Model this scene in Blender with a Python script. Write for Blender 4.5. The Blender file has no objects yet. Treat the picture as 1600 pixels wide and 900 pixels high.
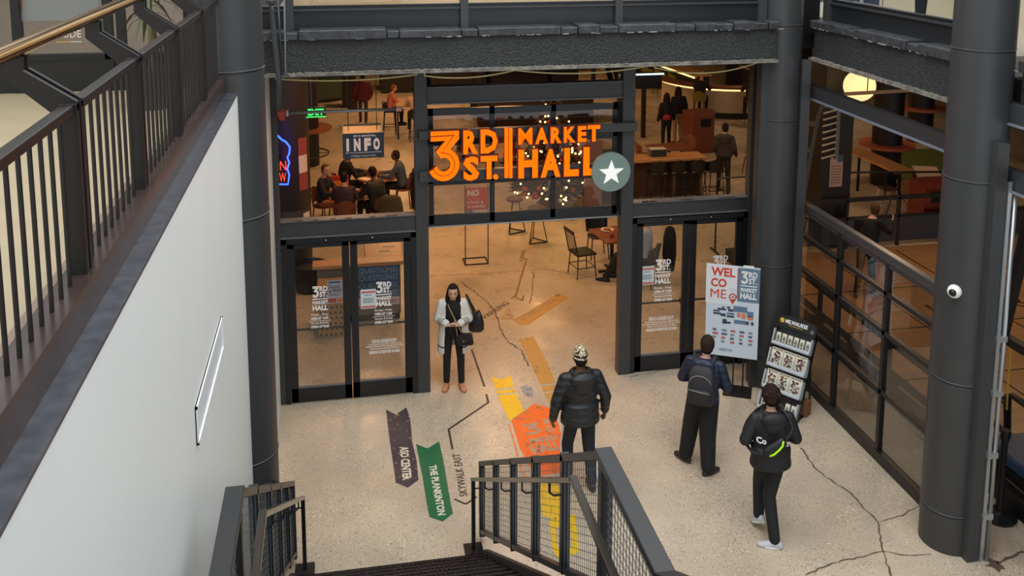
import bpy, bmesh, math, random
from mathutils import Vector as V, Matrix, Euler
R = math.radians
S = bpy.context.scene
COL = S.collection
random.seed(7)
# ---------------------------------------------------------------- camera
CH = 6.9
F, PX, PY = 1471.43, 798.68, 74.76
PIT, YAW, ROL, DIST = 0.1428, -0.1831, 0.0011, 12.885
FW = V((-math.sin(YAW)*math.cos(PIT), math.cos(YAW)*math.cos(PIT), -math.sin(PIT)))
RT = V((math.cos(YAW), math.sin(YAW), 0)); UP = RT.cross(FW)
RT, UP = RT*math.cos(ROL)+UP*math.sin(ROL), UP*math.cos(ROL)-RT*math.sin(ROL)
CP = V((0, -DIST, CH))
cd = bpy.data.cameras.new('camera'); cam = bpy.data.objects.new('camera', cd); COL.objects.link(cam)
m = Matrix((RT, UP, -FW)).transposed().to_4x4(); m.translation = CP; cam.matrix_world = m
cd.sensor_width = 36; cd.lens = 36*F/1600
cd.shift_x = -(PX-800)/1600; cd.shift_y = (PY-450)/1600
cd.clip_end = 200
S.camera = cam
# ---------------------------------------------------------------- light
W = bpy.data.worlds.new('world'); S.world = W; W.use_nodes = True
bg = W.node_tree.nodes['Background']; bg.inputs[0].default_value = (.90, .96, 1.0, 1); bg.inputs[1].default_value = .80
S.view_settings.view_transform = 'Standard'; S.view_settings.look = 'None'
S.view_settings.gamma = 1; S.view_settings.exposure = 0.42; S.view_settings.use_curve_mapping = False
def area(name, loc, size, power, color, rot=(0, 0, 0), sy=None, spread=None):
    l = bpy.data.lights.new(name, 'AREA'); l.energy = power; l.color = color; l.size = size
    if sy: l.shape = 'RECTANGLE'; l.size_y = sy
    if spread: l.spread = R(spread)
    o = bpy.data.objects.new(name, l); o.location = loc; o.rotation_euler = rot; COL.objects.link(o); return o
area('skylight', (2.6, -6.5, 12.5), 9, 760, (1, .985, .96), sy=12)
WARM = (1, .52, .22)
for i, (x, y, e) in enumerate([(0, 3.2, 110), (2.6, 2.6, 120), (5, 3.2, 90), (.5, 8, 170), (3.5, 7, 190), (1.5, 13, 240), (5.5, 12, 190), (2, 20, 330), (7, 20, 250), (5, 29, 300), (10, 28, 250)]):
    area('ceiling_lamp', (x, y, 4.55), .7, e*.33, WARM)
for i, (x, y, e) in enumerate([(9.5, 1.5, 130), (9, 7, 110), (14, 9, 110), (13, 2, 90), (15, 16, 170)]):
    area('ceiling_lamp', (x, y, 4.55), .8, e*.29, (1, .68, .40))
area('upstairs_lamp', (-3.6, -8.5, 8.3), 2.2, 34, (1, .93, .82), sy=5)
area('upstairs_lamp', (2.5, 3, 8.3), 3, 60, (1, .86, .68), sy=3)
area('upstairs_lamp', (9, -1.5, 8.3), 2.5, 60, (1, .93, .85), sy=3)
# ---------------------------------------------------------------- photo ray helpers: a pixel met with a real plane
def ray(x, y): return FW + RT*((x-PX)/F) - UP*((y-PY)/F)
def _hit(ax, v, x, y):
    d = ray(x, y); t = (v-CP[ax])/d[ax]; return CP + d*t
def fl(x, y, z=0.): return _hit(2, z, x, y)
def fa(x, y, Y=0.): return _hit(1, Y, x, y)
def fx(x, y, X=0.): return _hit(0, X, x, y)
# ---------------------------------------------------------------- materials
MATS = {}
def lin(c): return c/12.92 if c <= .04045 else ((c+.055)/1.055)**2.4
def col(r, g, b): return (lin(r/255), lin(g/255), lin(b/255), 1)
def mat(name, rgb, rough=.5, metal=0., var=0., vs=8., bump=0., bs=40., emit=0., spec=None, coat=0.):
    if name in MATS: return MATS[name]
    m = bpy.data.materials.new(name); m.use_nodes = True; nt = m.node_tree; b = nt.nodes['Principled BSDF']
    c = col(*rgb); b.inputs['Base Color'].default_value = c
    b.inputs['Roughness'].default_value = rough; b.inputs['Metallic'].default_value = metal
    if spec is not None: b.inputs['Specular IOR Level'].default_value = spec
    if coat: b.inputs['Coat Weight'].default_value = coat
    if emit:
        b.inputs['Emission Color'].default_value = c; b.inputs['Emission Strength'].default_value = emit
    if var or bump:
        tc = nt.nodes.new('ShaderNodeTexCoord')
    if var:
        n = nt.nodes.new('ShaderNodeTexNoise'); n.inputs['Scale'].default_value = vs; n.inputs['Detail'].default_value = 5
        nt.links.new(tc.outputs['Object'], n.inputs['Vector'])
        r = nt.nodes.new('ShaderNodeValToRGB'); e = r.color_ramp.elements
        e[0].position = .3; e[1].position = .7
        e[0].color = tuple(v*(1-var) for v in c[:3])+(1,); e[1].color = tuple(min(1, v*(1+var)) for v in c[:3])+(1,)
        nt.links.new(n.outputs['Fac'], r.inputs[0]); nt.links.new(r.outputs[0], b.inputs['Base Color'])
    if bump:
        n2 = nt.nodes.new('ShaderNodeTexNoise'); n2.inputs['Scale'].default_value = bs; n2.inputs['Detail'].default_value = 3
        nt.links.new(tc.outputs['Object'], n2.inputs['Vector'])
        bp = nt.nodes.new('ShaderNodeBump'); bp.inputs['Strength'].default_value = bump; bp.inputs['Distance'].default_value = .02
        nt.links.new(n2.outputs['Fac'], bp.inputs['Height']); nt.links.new(bp.outputs[0], b.inputs['Normal'])
    MATS[name] = m; return m
def glass(name, tint=(.93, .95, .95), refl=1.0, rough=0.0):
    if name in MATS: return MATS[name]
    m = bpy.data.materials.new(name); m.use_nodes = True; nt = m.node_tree; nt.nodes.remove(nt.nodes['Principled BSDF'])
    out = nt.nodes['Material Output']
    t = nt.nodes.new('ShaderNodeBsdfTransparent'); t.inputs[0].default_value = tint+(1,)
    g = nt.nodes.new('ShaderNodeBsdfGlossy'); g.inputs[1].default_value = rough
    f = nt.nodes.new('ShaderNodeFresnel'); f.inputs[0].default_value = 1.5
    mm = nt.nodes.new('ShaderNodeMath'); mm.operation = 'MULTIPLY'; mm.inputs[1].default_value = refl
    x = nt.nodes.new('ShaderNodeMixShader')
    ge = nt.nodes.new('ShaderNodeNewGeometry'); ma = nt.nodes.new('ShaderNodeMath'); ma.operation = 'MULTIPLY_ADD'; ma.inputs[1].default_value = 1/1.5-1.5; ma.inputs[2].default_value = 1.5
    nt.links.new(ge.outputs['Backfacing'], ma.inputs[0]); nt.links.new(ma.outputs[0], f.inputs[0])
    nt.links.new(f.outputs[0], mm.inputs[0]); nt.links.new(mm.outputs[0], x.inputs[0]); nt.links.new(t.outputs[0], x.inputs[1]); nt.links.new(g.outputs[0], x.inputs[2])
    nt.links.new(x.outputs[0], out.inputs[0]); MATS[name] = m; return m
def concrete(name, base, dark, light, scale=50, rough=.3):
    m = bpy.data.materials.new(name); m.use_nodes = True; nt = m.node_tree; b = nt.nodes['Principled BSDF']; L = nt.links.new
    tc = nt.nodes.new('ShaderNodeTexCoord')
    def noise(s, d=4):
        n = nt.nodes.new('ShaderNodeTexNoise'); n.inputs['Scale'].default_value = s; n.inputs['Detail'].default_value = d
        L(tc.outputs['Object'], n.inputs['Vector']); return n.outputs['Fac']
    def ramp(f, a, c, ca=(0, 0, 0, 1), cc=(1, 1, 1, 1)):
        r = nt.nodes.new('ShaderNodeValToRGB'); r.color_ramp.elements[0].position = a; r.color_ramp.elements[1].position = c
        r.color_ramp.elements[0].color = ca; r.color_ramp.elements[1].color = cc; L(f, r.inputs[0]); return r.outputs[0]
    def mix(f, c1, c2):
        x = nt.nodes.new('ShaderNodeMix'); x.data_type = 'RGBA'
        for k, v in ((0, f), (6, c1), (7, c2)):
            if hasattr(v, 'is_output'): L(v, x.inputs[k])
            else: x.inputs[k].default_value = v
        return x.outputs[2]
    c0 = ramp(noise(.7, 6), .35, .68, col(*[v*.90 for v in base]), col(*[min(255, v*1.05) for v in base]))
    vo = nt.nodes.new('ShaderNodeTexVoronoi'); vo.inputs['Scale'].default_value = scale; L(tc.outputs['Object'], vo.inputs['Vector'])
    vr = nt.nodes.new('ShaderNodeSeparateColor'); L(vo.outputs['Color'], vr.inputs[0])
    patch = ramp(noise(1.3, 3), .38, .62)
    isdark = ramp(vr.outputs[0], .72, .8); islight = ramp(vr.outputs[1], .8, .86)
    near = ramp(vo.outputs['Distance'], .30, .42, (1, 1, 1, 1), (0, 0, 0, 1))
    def mul(a, b_):
        x = nt.nodes.new('ShaderNodeMath'); x.operation = 'MULTIPLY'; L(a, x.inputs[0])
        if hasattr(b_, 'is_output'): L(b_, x.inputs[1])
        else: x.inputs[1].default_value = b_
        return x.outputs[0]
    pt = nt.nodes.new('ShaderNodeMath'); pt.operation = 'MULTIPLY_ADD'; L(patch, pt.inputs[0]); pt.inputs[1].default_value = .55; pt.inputs[2].default_value = .45
    c1 = mix(mul(mul(isdark, near), pt.outputs[0]), c0, col(*dark)); c2 = mix(mul(mul(islight, near), pt.outputs[0]), c1, col(*light))
    fine = ramp(noise(60, 3), .4, .65, (.86, .86, .86, 1), (1.06, 1.06, 1.06, 1))
    mu = nt.nodes.new('ShaderNodeMix'); mu.data_type = 'RGBA'; mu.blend_type = 'MULTIPLY'; mu.inputs[0].default_value = 1; L(c2, mu.inputs[6]); L(fine, mu.inputs[7])
    L(mu.outputs[2], b.inputs['Base Color'])
    rr = ramp(noise(2.5, 5), .3, .7, (rough*.75,)*3+(1,), (rough*1.4,)*3+(1,)); L(rr, b.inputs['Roughness'])
    b.inputs['Specular IOR Level'].default_value = .35
    MATS[name] = m; return m
def wood(name, a, b_, scale=3., rough=.4, axis=0):
    if name in MATS: return MATS[name]
    m = bpy.data.materials.new(name); m.use_nodes = True; nt = m.node_tree; b = nt.nodes['Principled BSDF']; L = nt.links.new
    tc = nt.nodes.new('ShaderNodeTexCoord'); mp = nt.nodes.new('ShaderNodeMapping'); s = [scale*6]*3; s[axis] = scale*.5; mp.inputs['Scale'].default_value = s
    n = nt.nodes.new('ShaderNodeTexNoise'); n.inputs['Scale'].default_value = 1; n.inputs['Detail'].default_value = 5
    r = nt.nodes.new('ShaderNodeValToRGB'); r.color_ramp.elements[0].position = .3; r.color_ramp.elements[1].position = .7
    r.color_ramp.elements[0].color = col(*a); r.color_ramp.elements[1].color = col(*b_)
    L(tc.outputs['Object'], mp.inputs[0]); L(mp.outputs[0], n.inputs['Vector']); L(n.outputs['Fac'], r.inputs[0]); L(r.outputs[0], b.inputs['Base Color']); b.inputs['Roughness'].default_value = rough
    MATS[name] = m; return m
# ---------------------------------------------------------------- geometry collector
class G:
    def __init__(s): s.v = []; s.f = []
    def add(s, vs, fs):
        o = len(s.v); s.v += [tuple(v) for v in vs]; s.f += [tuple(i+o for i in f) for f in fs]; return s
    def bx(s, x0, x1, y0, y1, z0, z1):
        return s.add([(x0, y0, z0), (x1, y0, z0), (x1, y1, z0), (x0, y1, z0), (x0, y0, z1), (x1, y0, z1), (x1, y1, z1), (x0, y1, z1)],
                     [(3, 2, 1, 0), (4, 5, 6, 7), (0, 1, 5, 4), (1, 2, 6, 5), (2, 3, 7, 6), (3, 0, 4, 7)])
    def bar(s, p, q, w, h, up=(0, 0, 1)):
        p = V(p); q = V(q); d = (q-p).normalized(); u = V(up)
        if abs(d.dot(u)) > .98: u = V((0, 1, 0))
        a = d.cross(u).normalized(); u = a.cross(d)
        vs = [c+a*(sx*w/2)+u*(sz*h/2) for c in (p, q) for sx, sz in ((-1, -1), (1, -1), (1, 1), (-1, 1))]
        return s.add(vs, [(3, 2, 1, 0), (4, 5, 6, 7), (0, 1, 5, 4), (1, 2, 6, 5), (2, 3, 7, 6), (3, 0, 4, 7)])
    def ring(s, pts):
        o = len(s.v); s.v += [tuple(p) for p in pts]; return list(range(o, o+len(pts)))
    def loft(s, rings, cap=True, closed=False):
        ids = [s.ring(r) for r in rings]; n = len(ids[0]); k = len(ids)
        for i in range(k if closed else k-1):
            a, b = ids[i], ids[(i+1) % k]
            for j in range(n): s.f.append((a[j], a[(j+1) % n], b[(j+1) % n], b[j]))
        if cap and not closed: s.f.append(tuple(reversed(ids[0]))); s.f.append(tuple(ids[-1]))
        return s
    def cyl(s, p, q, r, r2=None, n=14):
        p = V(p); q = V(q); r2 = r if r2 is None else r2; d = (q-p).normalized()
        u = V((0, 0, 1)) if abs(d.z) < .9 else V((1, 0, 0)); a = d.cross(u).normalized(); b = d.cross(a)
        return s.loft([[c+(a*math.cos(t)+b*math.sin(t))*rr for t in [2*math.pi*k/n for k in range(n)]] for c, rr in ((p, r), (q, r2))])
    def tube(s, pts, r, n=8, closed=False):
        pts = [V(p) for p in pts]; rings = []; a = None
        for i, p in enumerate(pts):
            if closed: d = (pts[(i+1) % len(pts)]-pts[i-1]).normalized()
            else: d = (pts[min(i+1, len(pts)-1)]-pts[max(i-1, 0)]).normalized()
            if a is None:
                u = V((0, 0, 1)) if abs(d.z) < .9 else V((1, 0, 0)); a = d.cross(u).normalized()
            else: a = (a-d*a.dot(d)).normalized()
            b = d.cross(a); rr = r[i] if isinstance(r, (list, tuple)) else r
            rings.append([p+(a*math.cos(t)+b*math.sin(t))*rr for t in [2*math.pi*k/n for k in range(n)]])
        return s.loft(rings, closed=closed)
    def lathe(s, c, prof, n=24):
        return s.loft([[(c[0]+r*math.cos(t), c[1]+r*math.sin(t), c[2]+z) for t in [2*math.pi*k/n for k in range(n)]] for r, z in prof])
    def prism(s, poly, T, t0, t1):
        """poly: 2-D points, T(a, b, c): maps to 3-D, thickness from t0 to t1."""
        n = len(poly); ar = sum(poly[i][0]*poly[(i+1) % n][1]-poly[(i+1) % n][0]*poly[i][1] for i in range(n))
        if ar < 0: poly = poly[::-1]
        vs = [T(a, b, t0) for a, b in poly]+[T(a, b, t1) for a, b in poly]
        return s.add(vs, [tuple(range(n-1, -1, -1)), tuple(range(n, 2*n))]+[(i, (i+1) % n, (i+1) % n+n, i+n) for i in range(n)])
    def ell(s, c, rx, ry, rz, n=14, k=9, M=None):
        c = V(c); rings = []
        for i in range(k):
            a = math.pi*(i+.0)/(k-1); a = min(max(a, .06), math.pi-.06)
            rings.append([V((rx*math.sin(a)*math.cos(t), ry*math.sin(a)*math.sin(t), -rz*math.cos(a))) for t in [2*math.pi*j/n for j in range(n)]])
        if M is not None: rings = [[M @ p for p in r] for r in rings]
        return s.loft([[c+p for p in r] for r in rings])
    def cap(s, p, q, r1, r2, n=12):
        p = V(p); q = V(q); d = (q-p).normalized(); pts = []; rs = []
        for t in (-.98, -.75, -.4): pts.append(p+d*(t*r1)); rs.append(r1*math.sqrt(1-t*t))
        pts.append(p); rs.append(r1); pts.append(q); rs.append(r2)
        for t in (.4, .75, .98): pts.append(q+d*(t*r2)); rs.append(r2*math.sqrt(1-t*t))
        return s.tube(pts, rs, n)
    def xf(s, M):
        s.v = [tuple(M @ V(p)) for p in s.v]; return s
    def join(s, o, M=None):
        return s.add([M @ V(p) for p in o.v] if M is not None else o.v, o.f)
    def build(s, name, m, parent=None, smooth=False, bevel=0., world=True, voxel=0., sm=3, auto=None):
        me = bpy.data.meshes.new(name)
        vs = s.v
        if parent is not None and world:
            inv = WM(parent).inverted(); vs = [tuple(inv @ V(p)) for p in vs]
        me.from_pydata(vs, [], s.f); me.update()
        o = bpy.data.objects.new(name, me); COL.objects.link(o)
        if parent is not None: o.parent = parent
        if m is not None: me.materials.append(m)
        bm = bmesh.new(); bm.from_mesh(me); bmesh.ops.recalc_face_normals(bm, faces=bm.faces)
        if bevel: bmesh.ops.bevel(bm, geom=[e for e in bm.edges if e.calc_face_angle(0) > .5], offset=bevel, segments=1, affect='EDGES', clamp_overlap=True)
        bm.to_mesh(me); bm.free()
        if voxel:
            md = o.modifiers.new('r', 'REMESH'); md.mode = 'VOXEL'; md.voxel_size = voxel
            if sm: ms = o.modifiers.new('s', 'SMOOTH'); ms.factor = .5; ms.iterations = sm
            dg = bpy.context.evaluated_depsgraph_get(); n = bpy.data.meshes.new_from_object(o.evaluated_get(dg)); o.modifiers.clear(); o.data = n; n.name = name
            me = n
            if m is not None and not me.materials: me.materials.append(m)
        if smooth or voxel:
            for p in me.polygons: p.use_smooth = True
            if auto:
                me.set_sharp_from_angle(angle=R(auto))
        return o
def WM(o):
    M = o.matrix_basis.copy()
    return WM(o.parent) @ M if o.parent is not None else M
def tag(o, label, cat, group=None):
    o['label'] = label; o['category'] = cat
    if group: o['group'] = group
    return o
def thing(name, label, cat, loc=(0, 0, 0), rz=0., group=None):
    o = bpy.data.objects.new(name, None); o.empty_display_size = .2; COL.objects.link(o)
    o.location = loc; o.rotation_euler = (0, 0, rz); tag(o, label, cat, group); return o
def struct(o): o['kind'] = 'structure'; return o
def smooth_path(P, n=5):
    P = [V(p) for p in P]; out = []
    for i in range(len(P)-1):
        a, b, c, d = P[max(i-1, 0)], P[i], P[i+1], P[min(i+2, len(P)-1)]
        for k in range(n):
            t = k/n; out.append(.5*((2*b)+(c-a)*t+(2*a-5*b+4*c-d)*t*t+(3*b-a-3*c+d)*t**3))
    return out+[P[-1]]
def dup(root, loc, rz=0., label=None, scale=None):
    r = root.copy(); COL.objects.link(r); r.location = loc; r.rotation_euler = (0, 0, rz)
    if label: r['label'] = label
    if scale: r.scale = scale
    for ch in list(root.children):
        c = ch.copy(); COL.objects.link(c); c.parent = r
        for g in list(ch.children):
            d = g.copy(); COL.objects.link(d); d.parent = c
    return r
_TX = {}
def text_g(body, w, h, depth=.004, bold=0., T=None, spacing=1.):
    """lettering fitted into a w x h box (origin lower left), mapped by T(a, b, c)."""
    key = (body, bold, spacing)
    if key not in _TX:
        cu = bpy.data.curves.new('t', 'FONT'); cu.body = body; cu.size = 1; cu.offset = bold; cu.extrude = .5; cu.resolution_u = 2; cu.space_character = spacing
        cu.align_x = 'CENTER'
        o = bpy.data.objects.new('t', cu); COL.objects.link(o)
        dg = bpy.context.evaluated_depsgraph_get(); me = bpy.data.meshes.new_from_object(o.evaluated_get(dg))
        _TX[key] = ([tuple(v.co) for v in me.vertices], [tuple(p.vertices) for p in me.polygons])
        bpy.data.objects.remove(o); bpy.data.curves.remove(cu); bpy.data.meshes.remove(me)
    vs, fs = _TX[key]
    x0 = min(v[0] for v in vs); x1 = max(v[0] for v in vs); y0 = min(v[1] for v in vs); y1 = max(v[1] for v in vs)
    if T is None: T = lambda a, b, c: (a, b, c)
    g = G(); g.add([T((v[0]-x0)/(x1-x0)*w, (v[1]-y0)/(y1-y0)*h, (v[2]+.5)*depth) for v in vs], fs); return g
def plane_T(o, ex, ey, en):
    o, ex, ey, en = V(o), V(ex), V(ey), V(en)
    return lambda a, b, c: o+ex*a+ey*b+en*c
def sub_T(T, da, db, s=1.): return lambda a, b, c: T(da+a*s, db+b*s, c)
def arc(cx, cy, r, a0, a1, n=14): return [(cx+r*math.cos(R(a0+(a1-a0)*k/n)), cy+r*math.sin(R(a0+(a1-a0)*k/n))) for k in range(n+1)]
def three_g(w, h, T, d):
    """the two-line numeral 3 in a w x h box."""
    U = lambda pts: [((x-210)/365*w, (748-y)/563*h) for x, y in pts]
    cx, cy = 385, 562
    def ar(r, a0, a1): return [(cx+r*math.cos(R(a)), cy-r*math.sin(R(a))) for a in [a0+(a1-a0)*k/16 for k in range(17)]]
    outer = [(235, 185), (568, 185), (568, 280), (466, 387)]+ar(187, 62, -156)
    mo = ar(136, -158, 82)+[(368, 422), (522, 229), (235, 234)]
    mi = [(235, 248), (496, 243), (350, 434)]+ar(126, 82, -160)
    inner = ar(80, -172, 95)+[(350, 492), (295, 412), (412, 292), (235, 295)]
    g = G(); g.prism(U(outer+mo), T, 0, d); g.prism(U(mi+inner), T, 0, d); return g
# ================================================================= materials
STEEL = mat('dark_grey_painted_steel', (58, 59, 61), .42, var=.06, vs=3)
STEEL2 = mat('grey_steel_lip', (96, 99, 104), .45, var=.08, vs=6)
BLACK = mat('black_frame', (24, 26, 30), .38, spec=.4)
BLACKM = mat('matt_black_metal', (20, 20, 22), .5)
RAILB = mat('dark_brown_black_rail', (30, 25, 24), .42, var=.08)
BRASS = mat('brass', (196, 150, 86), .16, metal=1)
FPROOF = mat('sprayed_black_coating', (50, 52, 53), .55, var=.35, vs=28, bump=1.0, bs=34)
DUST = mat('dusty_flange', (128, 124, 114), .8, var=.5, vs=12)
WALLW = mat('pale_grey_wall_paint', (232, 236, 234), .45, var=.015, vs=1.5)
WHITE = mat('white_print', (240, 240, 240), .5)
GLASS = glass('clear_glass'); GLASS2 = glass('storefront_glass', (.80, .80, .80), 1.3)
LOBBY = concrete('polished_concrete', (200, 184, 162), (104, 82, 62), (236, 226, 210))
CREAM = mat('walkway_stone', (164, 150, 122), .5, var=.05, vs=4)
# ================================================================= floor and big shell
g = G(); g.bx(-9, 24, -16, 46, -.2, 0); struct(g.build('floor', LOBBY))
g = G(); g.bx(-9, 6.9, -.35, 46, 4.95, 5.2); g.bx(6.9, 24, -16, 46, 4.95, 5.2); struct(g.build('ceiling', mat('dark_ceiling', (30, 28, 27), .8)))
g = G(); g.bx(-9, 24, 45.8, 46, 0, 9); struct(g.build('wall_back', mat('dark_back_wall', (70, 50, 38), .7, var=.2, vs=.6)))
g = G(); g.bx(23.8, 24, -16, 46, 0, 9); struct(g.build('wall_right', mat('far_side_wall', (74, 62, 54), .7, var=.15)))
g = G(); g.bx(-9, -8.8, -1, 46, 0, 9); struct(g.build('wall_hall', mat('hall_side_wall', (84, 60, 46), .7, var=.15)))
# left wall under the walkway
g = G(); g.bx(-.92, -.83, -14, -4.93, 0, 5.42); struct(g.build('wall_left', WALLW))
g = G(); g.bx(-.925, -.824, -14, -4.95, 5.418, 5.432); o = struct(g.build('trim_1', mat('dark_slate_ledge', (66, 68, 76), .32, var=.35, vs=14)))
g = G(); g.bx(-1.028, -.913, -14, -4.9, 5.2, 5.569); struct(g.build('trim_2', mat('dark_brown_curb', (58, 46, 43), .25, var=.25, vs=4)))
g = G(); g.bx(-9, -1.028, -16, -4.2, 5.1, 5.35); struct(g.build('floor_walkway', CREAM))
g = G(); g.bx(-1.07, -1.028, -14, -4.95, 5.35, 5.555); struct(g.build('baseboard_walkway', mat('brown_base_strip', (128, 108, 94), .4, var=.1)))
g = G(); g.bx(-1.12, -.925, -4.45, -.06, 0, 5.2); struct(g.build('wall_return', WALLW))
# notice panel stuck on the grey wall
def wallX(x, y): return fx(x, y, -.828)
P = [wallX(345, 492), wallX(343, 553), wallX(308, 703), wallX(310, 622)]
y0 = P[2].y; y1 = P[0].y
g = G(); T = plane_T((-.83, 0, 0), (0, 1, 0), (0, 0, 1), (1, 0, 0))
zs = [p.z for p in P]; zt = (P[0].z+P[3].z)/2; zb = (P[1].z+P[2].z)/2
t = thing('wall_notice', 'white blank notice panel with raised border fixed on the pale grey wall', 'notice', (-.83, (y0+y1)/2, zb))
g.prism([(y0, zb), (y1, zb), (y1, zt), (y0, zt)], T, 0, .006); g.build('sheet', mat('notice_sheet', (226, 236, 242), .3), t)
g = G()
for a, b, c, d in ((y0, y0+.013, zb, zt), (y1-.013, y1, zb, zt), (y0, y1, zb, zb+.013), (y0, y1, zt-.013, zt)): g.prism([(a, c), (b, c), (b, d), (a, d)], T, 0, .014)
g.build('border', WHITE, t)
# columns
def column(x, y, r, z0, z1, joints, nm='column'):
    prof = [(r, z0)]
    for j in joints: prof += [(r, j-.012), (r-.008, j-.008), (r-.008, j+.004), (r+.006, j+.006), (r+.006, j+.012), (r, j+.016)]
    prof.append((r, z1)); g = G(); g.lathe((x, y, 0), prof, 48); o = struct(g.build(nm, STEEL, smooth=True, auto=35))
    for j in joints: g = G(); g.lathe((x, y, 0), [(r-.004, j+.004), (r+.005, j+.006), (r+.005, j+.013), (r-.004, j+.015)], 48); g.build('joint_line', mat('weld_line_highlight', (120, 121, 122), .5), o, smooth=True)  # weld joint ring; its highlight is put in as a paler grey
    return o
column(-.933, -4.69, .304, 0, 10, [.44, 2.097, 4.319, 5.589])
column(6.15, -.6, .3, 0, 10, [1.86, 4.0, 5.35])
column(6.538, -4.32, .304, 0, 10, [.44, 1.95, 4.158, 5.518])
g = G(); g.bar((5.86, -.74, 0), (5.86, -.74, 4.87), .1, .06, (0, 1, 0)); g.bar((6.42, -.86, 0), (6.42, -.86, 4.87), .13, .05, (0, 1, 0)); struct(g.build('trim_3', STEEL))
g = G(); a = fl(1515, 879); b = fl(1503, 868); c = fl(1529, 878)
g.bar((a.x+.03, a.y+.08, 0), (a.x+.03, a.y+.08, 4.6), .13, .16, (0, 1, 0)); struct(g.build('trim_4', STEEL))
# ================================================================= I-beams
def ibeam(nm, o, ex, ey, L, wid=.34):
    """o: start at the underside front edge, ex along, ey inward."""
    T = plane_T(o, ex, ey, (0, 0, 1)); 
    def B(g, a0, a1, b0, b1, c0, c1): g.prism([(a0, b0), (a1, b0), (a1, b1), (a0, b1)], T, c0, c1); return g
    bo = struct(B(G(), 0, L, wid*.22, wid*.9, .02, .44).build(nm, FPROOF))
    g = B(G(), 0, L, 0, wid, -.012, .022)
    random.seed(len(nm)+int(L*10))
    n = int(L/.025)
    for k in range(n):
        if random.random() < .8: B(g, k*.025, k*.025+.03, -.003, .06+.04*random.random(), .015, .024+.01*random.random())
    g.build('flange', DUST, bo)
    g = G(); a = 0
    while a < L:
        w = min(L-a, random.choice([.5, .8, 1.1, .3])); dz = random.uniform(-.012, .012); dy = random.uniform(-.012, .012)
        B(g, a+.006, a+w-.006, -.0+dy, wid, .445, .555+dz)
        a += w
        if a < L-.2:
            w2 = random.uniform(.12, .3); B(g, a, min(L, a+w2), .022, wid, .445, .535); a += w2
    g.build('flaking_ledge', mat('black_painted_brick', (58, 60, 64), .5, var=.45, vs=9, bump=.5, bs=18), bo, bevel=.01)
    g = G()
    for k in range(int(L*5)):
        a = random.uniform(0, L); B(g, a, a+random.uniform(.02, .12), -.010, -.004, .448, .452+.012*random.random())
    g.build('chipped_edge', mat('chipped_paint', (150, 150, 148), .8), bo)
    return bo
ibeam('beam_front', (-1.15, -.96, 4.87), (1, 0, 0), (0, 1, 0), 7.1)
ibeam('beam_side', (6.48, -4.1, 4.87), (0, 1, 0), (1, 0, 0), 3.3)
ibeam('beam_near', (6.72, -10, 4.87), (0, 1, 0), (1, 0, 0), 5.4)
g = G(); g.bx(6.3, 6.72, -.62, -.54, 5.2, 9.5); struct(g.build('wall_upper_corner', BLACK))
# storey above: sill panels, posts and windows
PANEL = mat('black_sill_panel', (34, 35, 38), .35, var=.1, vs=2)
def sill_wall(nm, T, L, posts, pm):
    def B(g, a0, a1, b0, b1, c0, c1): g.prism([(a0, b0), (a1, b0), (a1, b1), (a0, b1)], T, c0, c1); return g
    wo = struct(B(G(), 0, L, .06, .14, 5.40, 5.66).build(nm, PANEL))
    g = B(G(), 0, L, .02, .16, 5.655, 5.68); B(g, 0, L, .03, .14, 7.75, 7.9); B(g, 0, L, .05, .14, 8.6, 9.2); g.build('sill', STEEL, wo)
    g = B(G(), 0, L, .05, .13, 5.68, 5.72); g.build('window_frame', BLACK, wo)
    g = G()
    for a, w in posts: B(g, a-w/2, a+w/2, -.02, .12, 5.40, 9)
    g.build('mullion', STEEL, wo)
    g = B(G(), 0, L, .085, .092, 5.72, 7.75); g.build('glass', GLASS, wo)
    return wo
sill_wall('wall_upper_front', plane_T((-.95, -.72, 0), (1, 0, 0), (0, 1, 0), (0, 0, 1)), 6.85, [(.35, .1), (2.58, .1), (4.68, .1), (6.75, .12)], STEEL)
sill_wall('wall_upper_near', plane_T((6.86, -10, 0), (0, 1, 0), (1, 0, 0), (0, 0, 1)), 5.4, [(3.2, .1)], STEEL)
sill_wall('wall_upper_side', plane_T((6.66, -4.1, 0), (0, 1, 0), (1, 0, 0), (0, 0, 1)), 3.3, [(3.2, .1)], STEEL)
g = G(); g.bx(-.9, 6.5, -.55, 7, 5.2, 5.42); struct(g.build('floor_upper', mat('upper_floor', (150, 122, 84), .55, var=.1, vs=1.5)))
g = G(); g.bx(-.9, 6.5, 6.9, 7, 5.42, 8.5); struct(g.build('wall_upper_back', mat('upper_back_wall', (206, 186, 150), .6)))
g = G(); g.bx(6.8, 12, -4.3, 1.6, 5.2, 5.42); struct(g.build('floor_office', mat('office_floor', (170, 160, 146), .7)))
g = G(); OB = fx(1376, 15, 8.58).y; g.bx(8.6, 8.7, -4.3, OB, 5.42, 8.5); g.bx(8.6, 12, OB-.02, OB+.08, 5.42, 8.5); struct(g.build('wall_office', mat('office_cream_wall', (214, 204, 178), .6)))
g = G(); g.bx(8.6, 8.66, OB+.08, 1.6, 5.42, 8.5); g.bx(8.0, 8.06, -12, -4.3, 5.2, 9.5); struct(g.build('wall_office_blue_sky_block', mat('office_blue_wall', (40, 52, 84), .5)))  # second box is an added dark panel blocking the sky behind the near windows
g = G(); g.bx(8.55, 8.6, OB+.55, OB+.58, 5.42, 8.5); struct(g.build('trim_office', mat('office_trim', (190, 196, 206), .5)))
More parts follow.
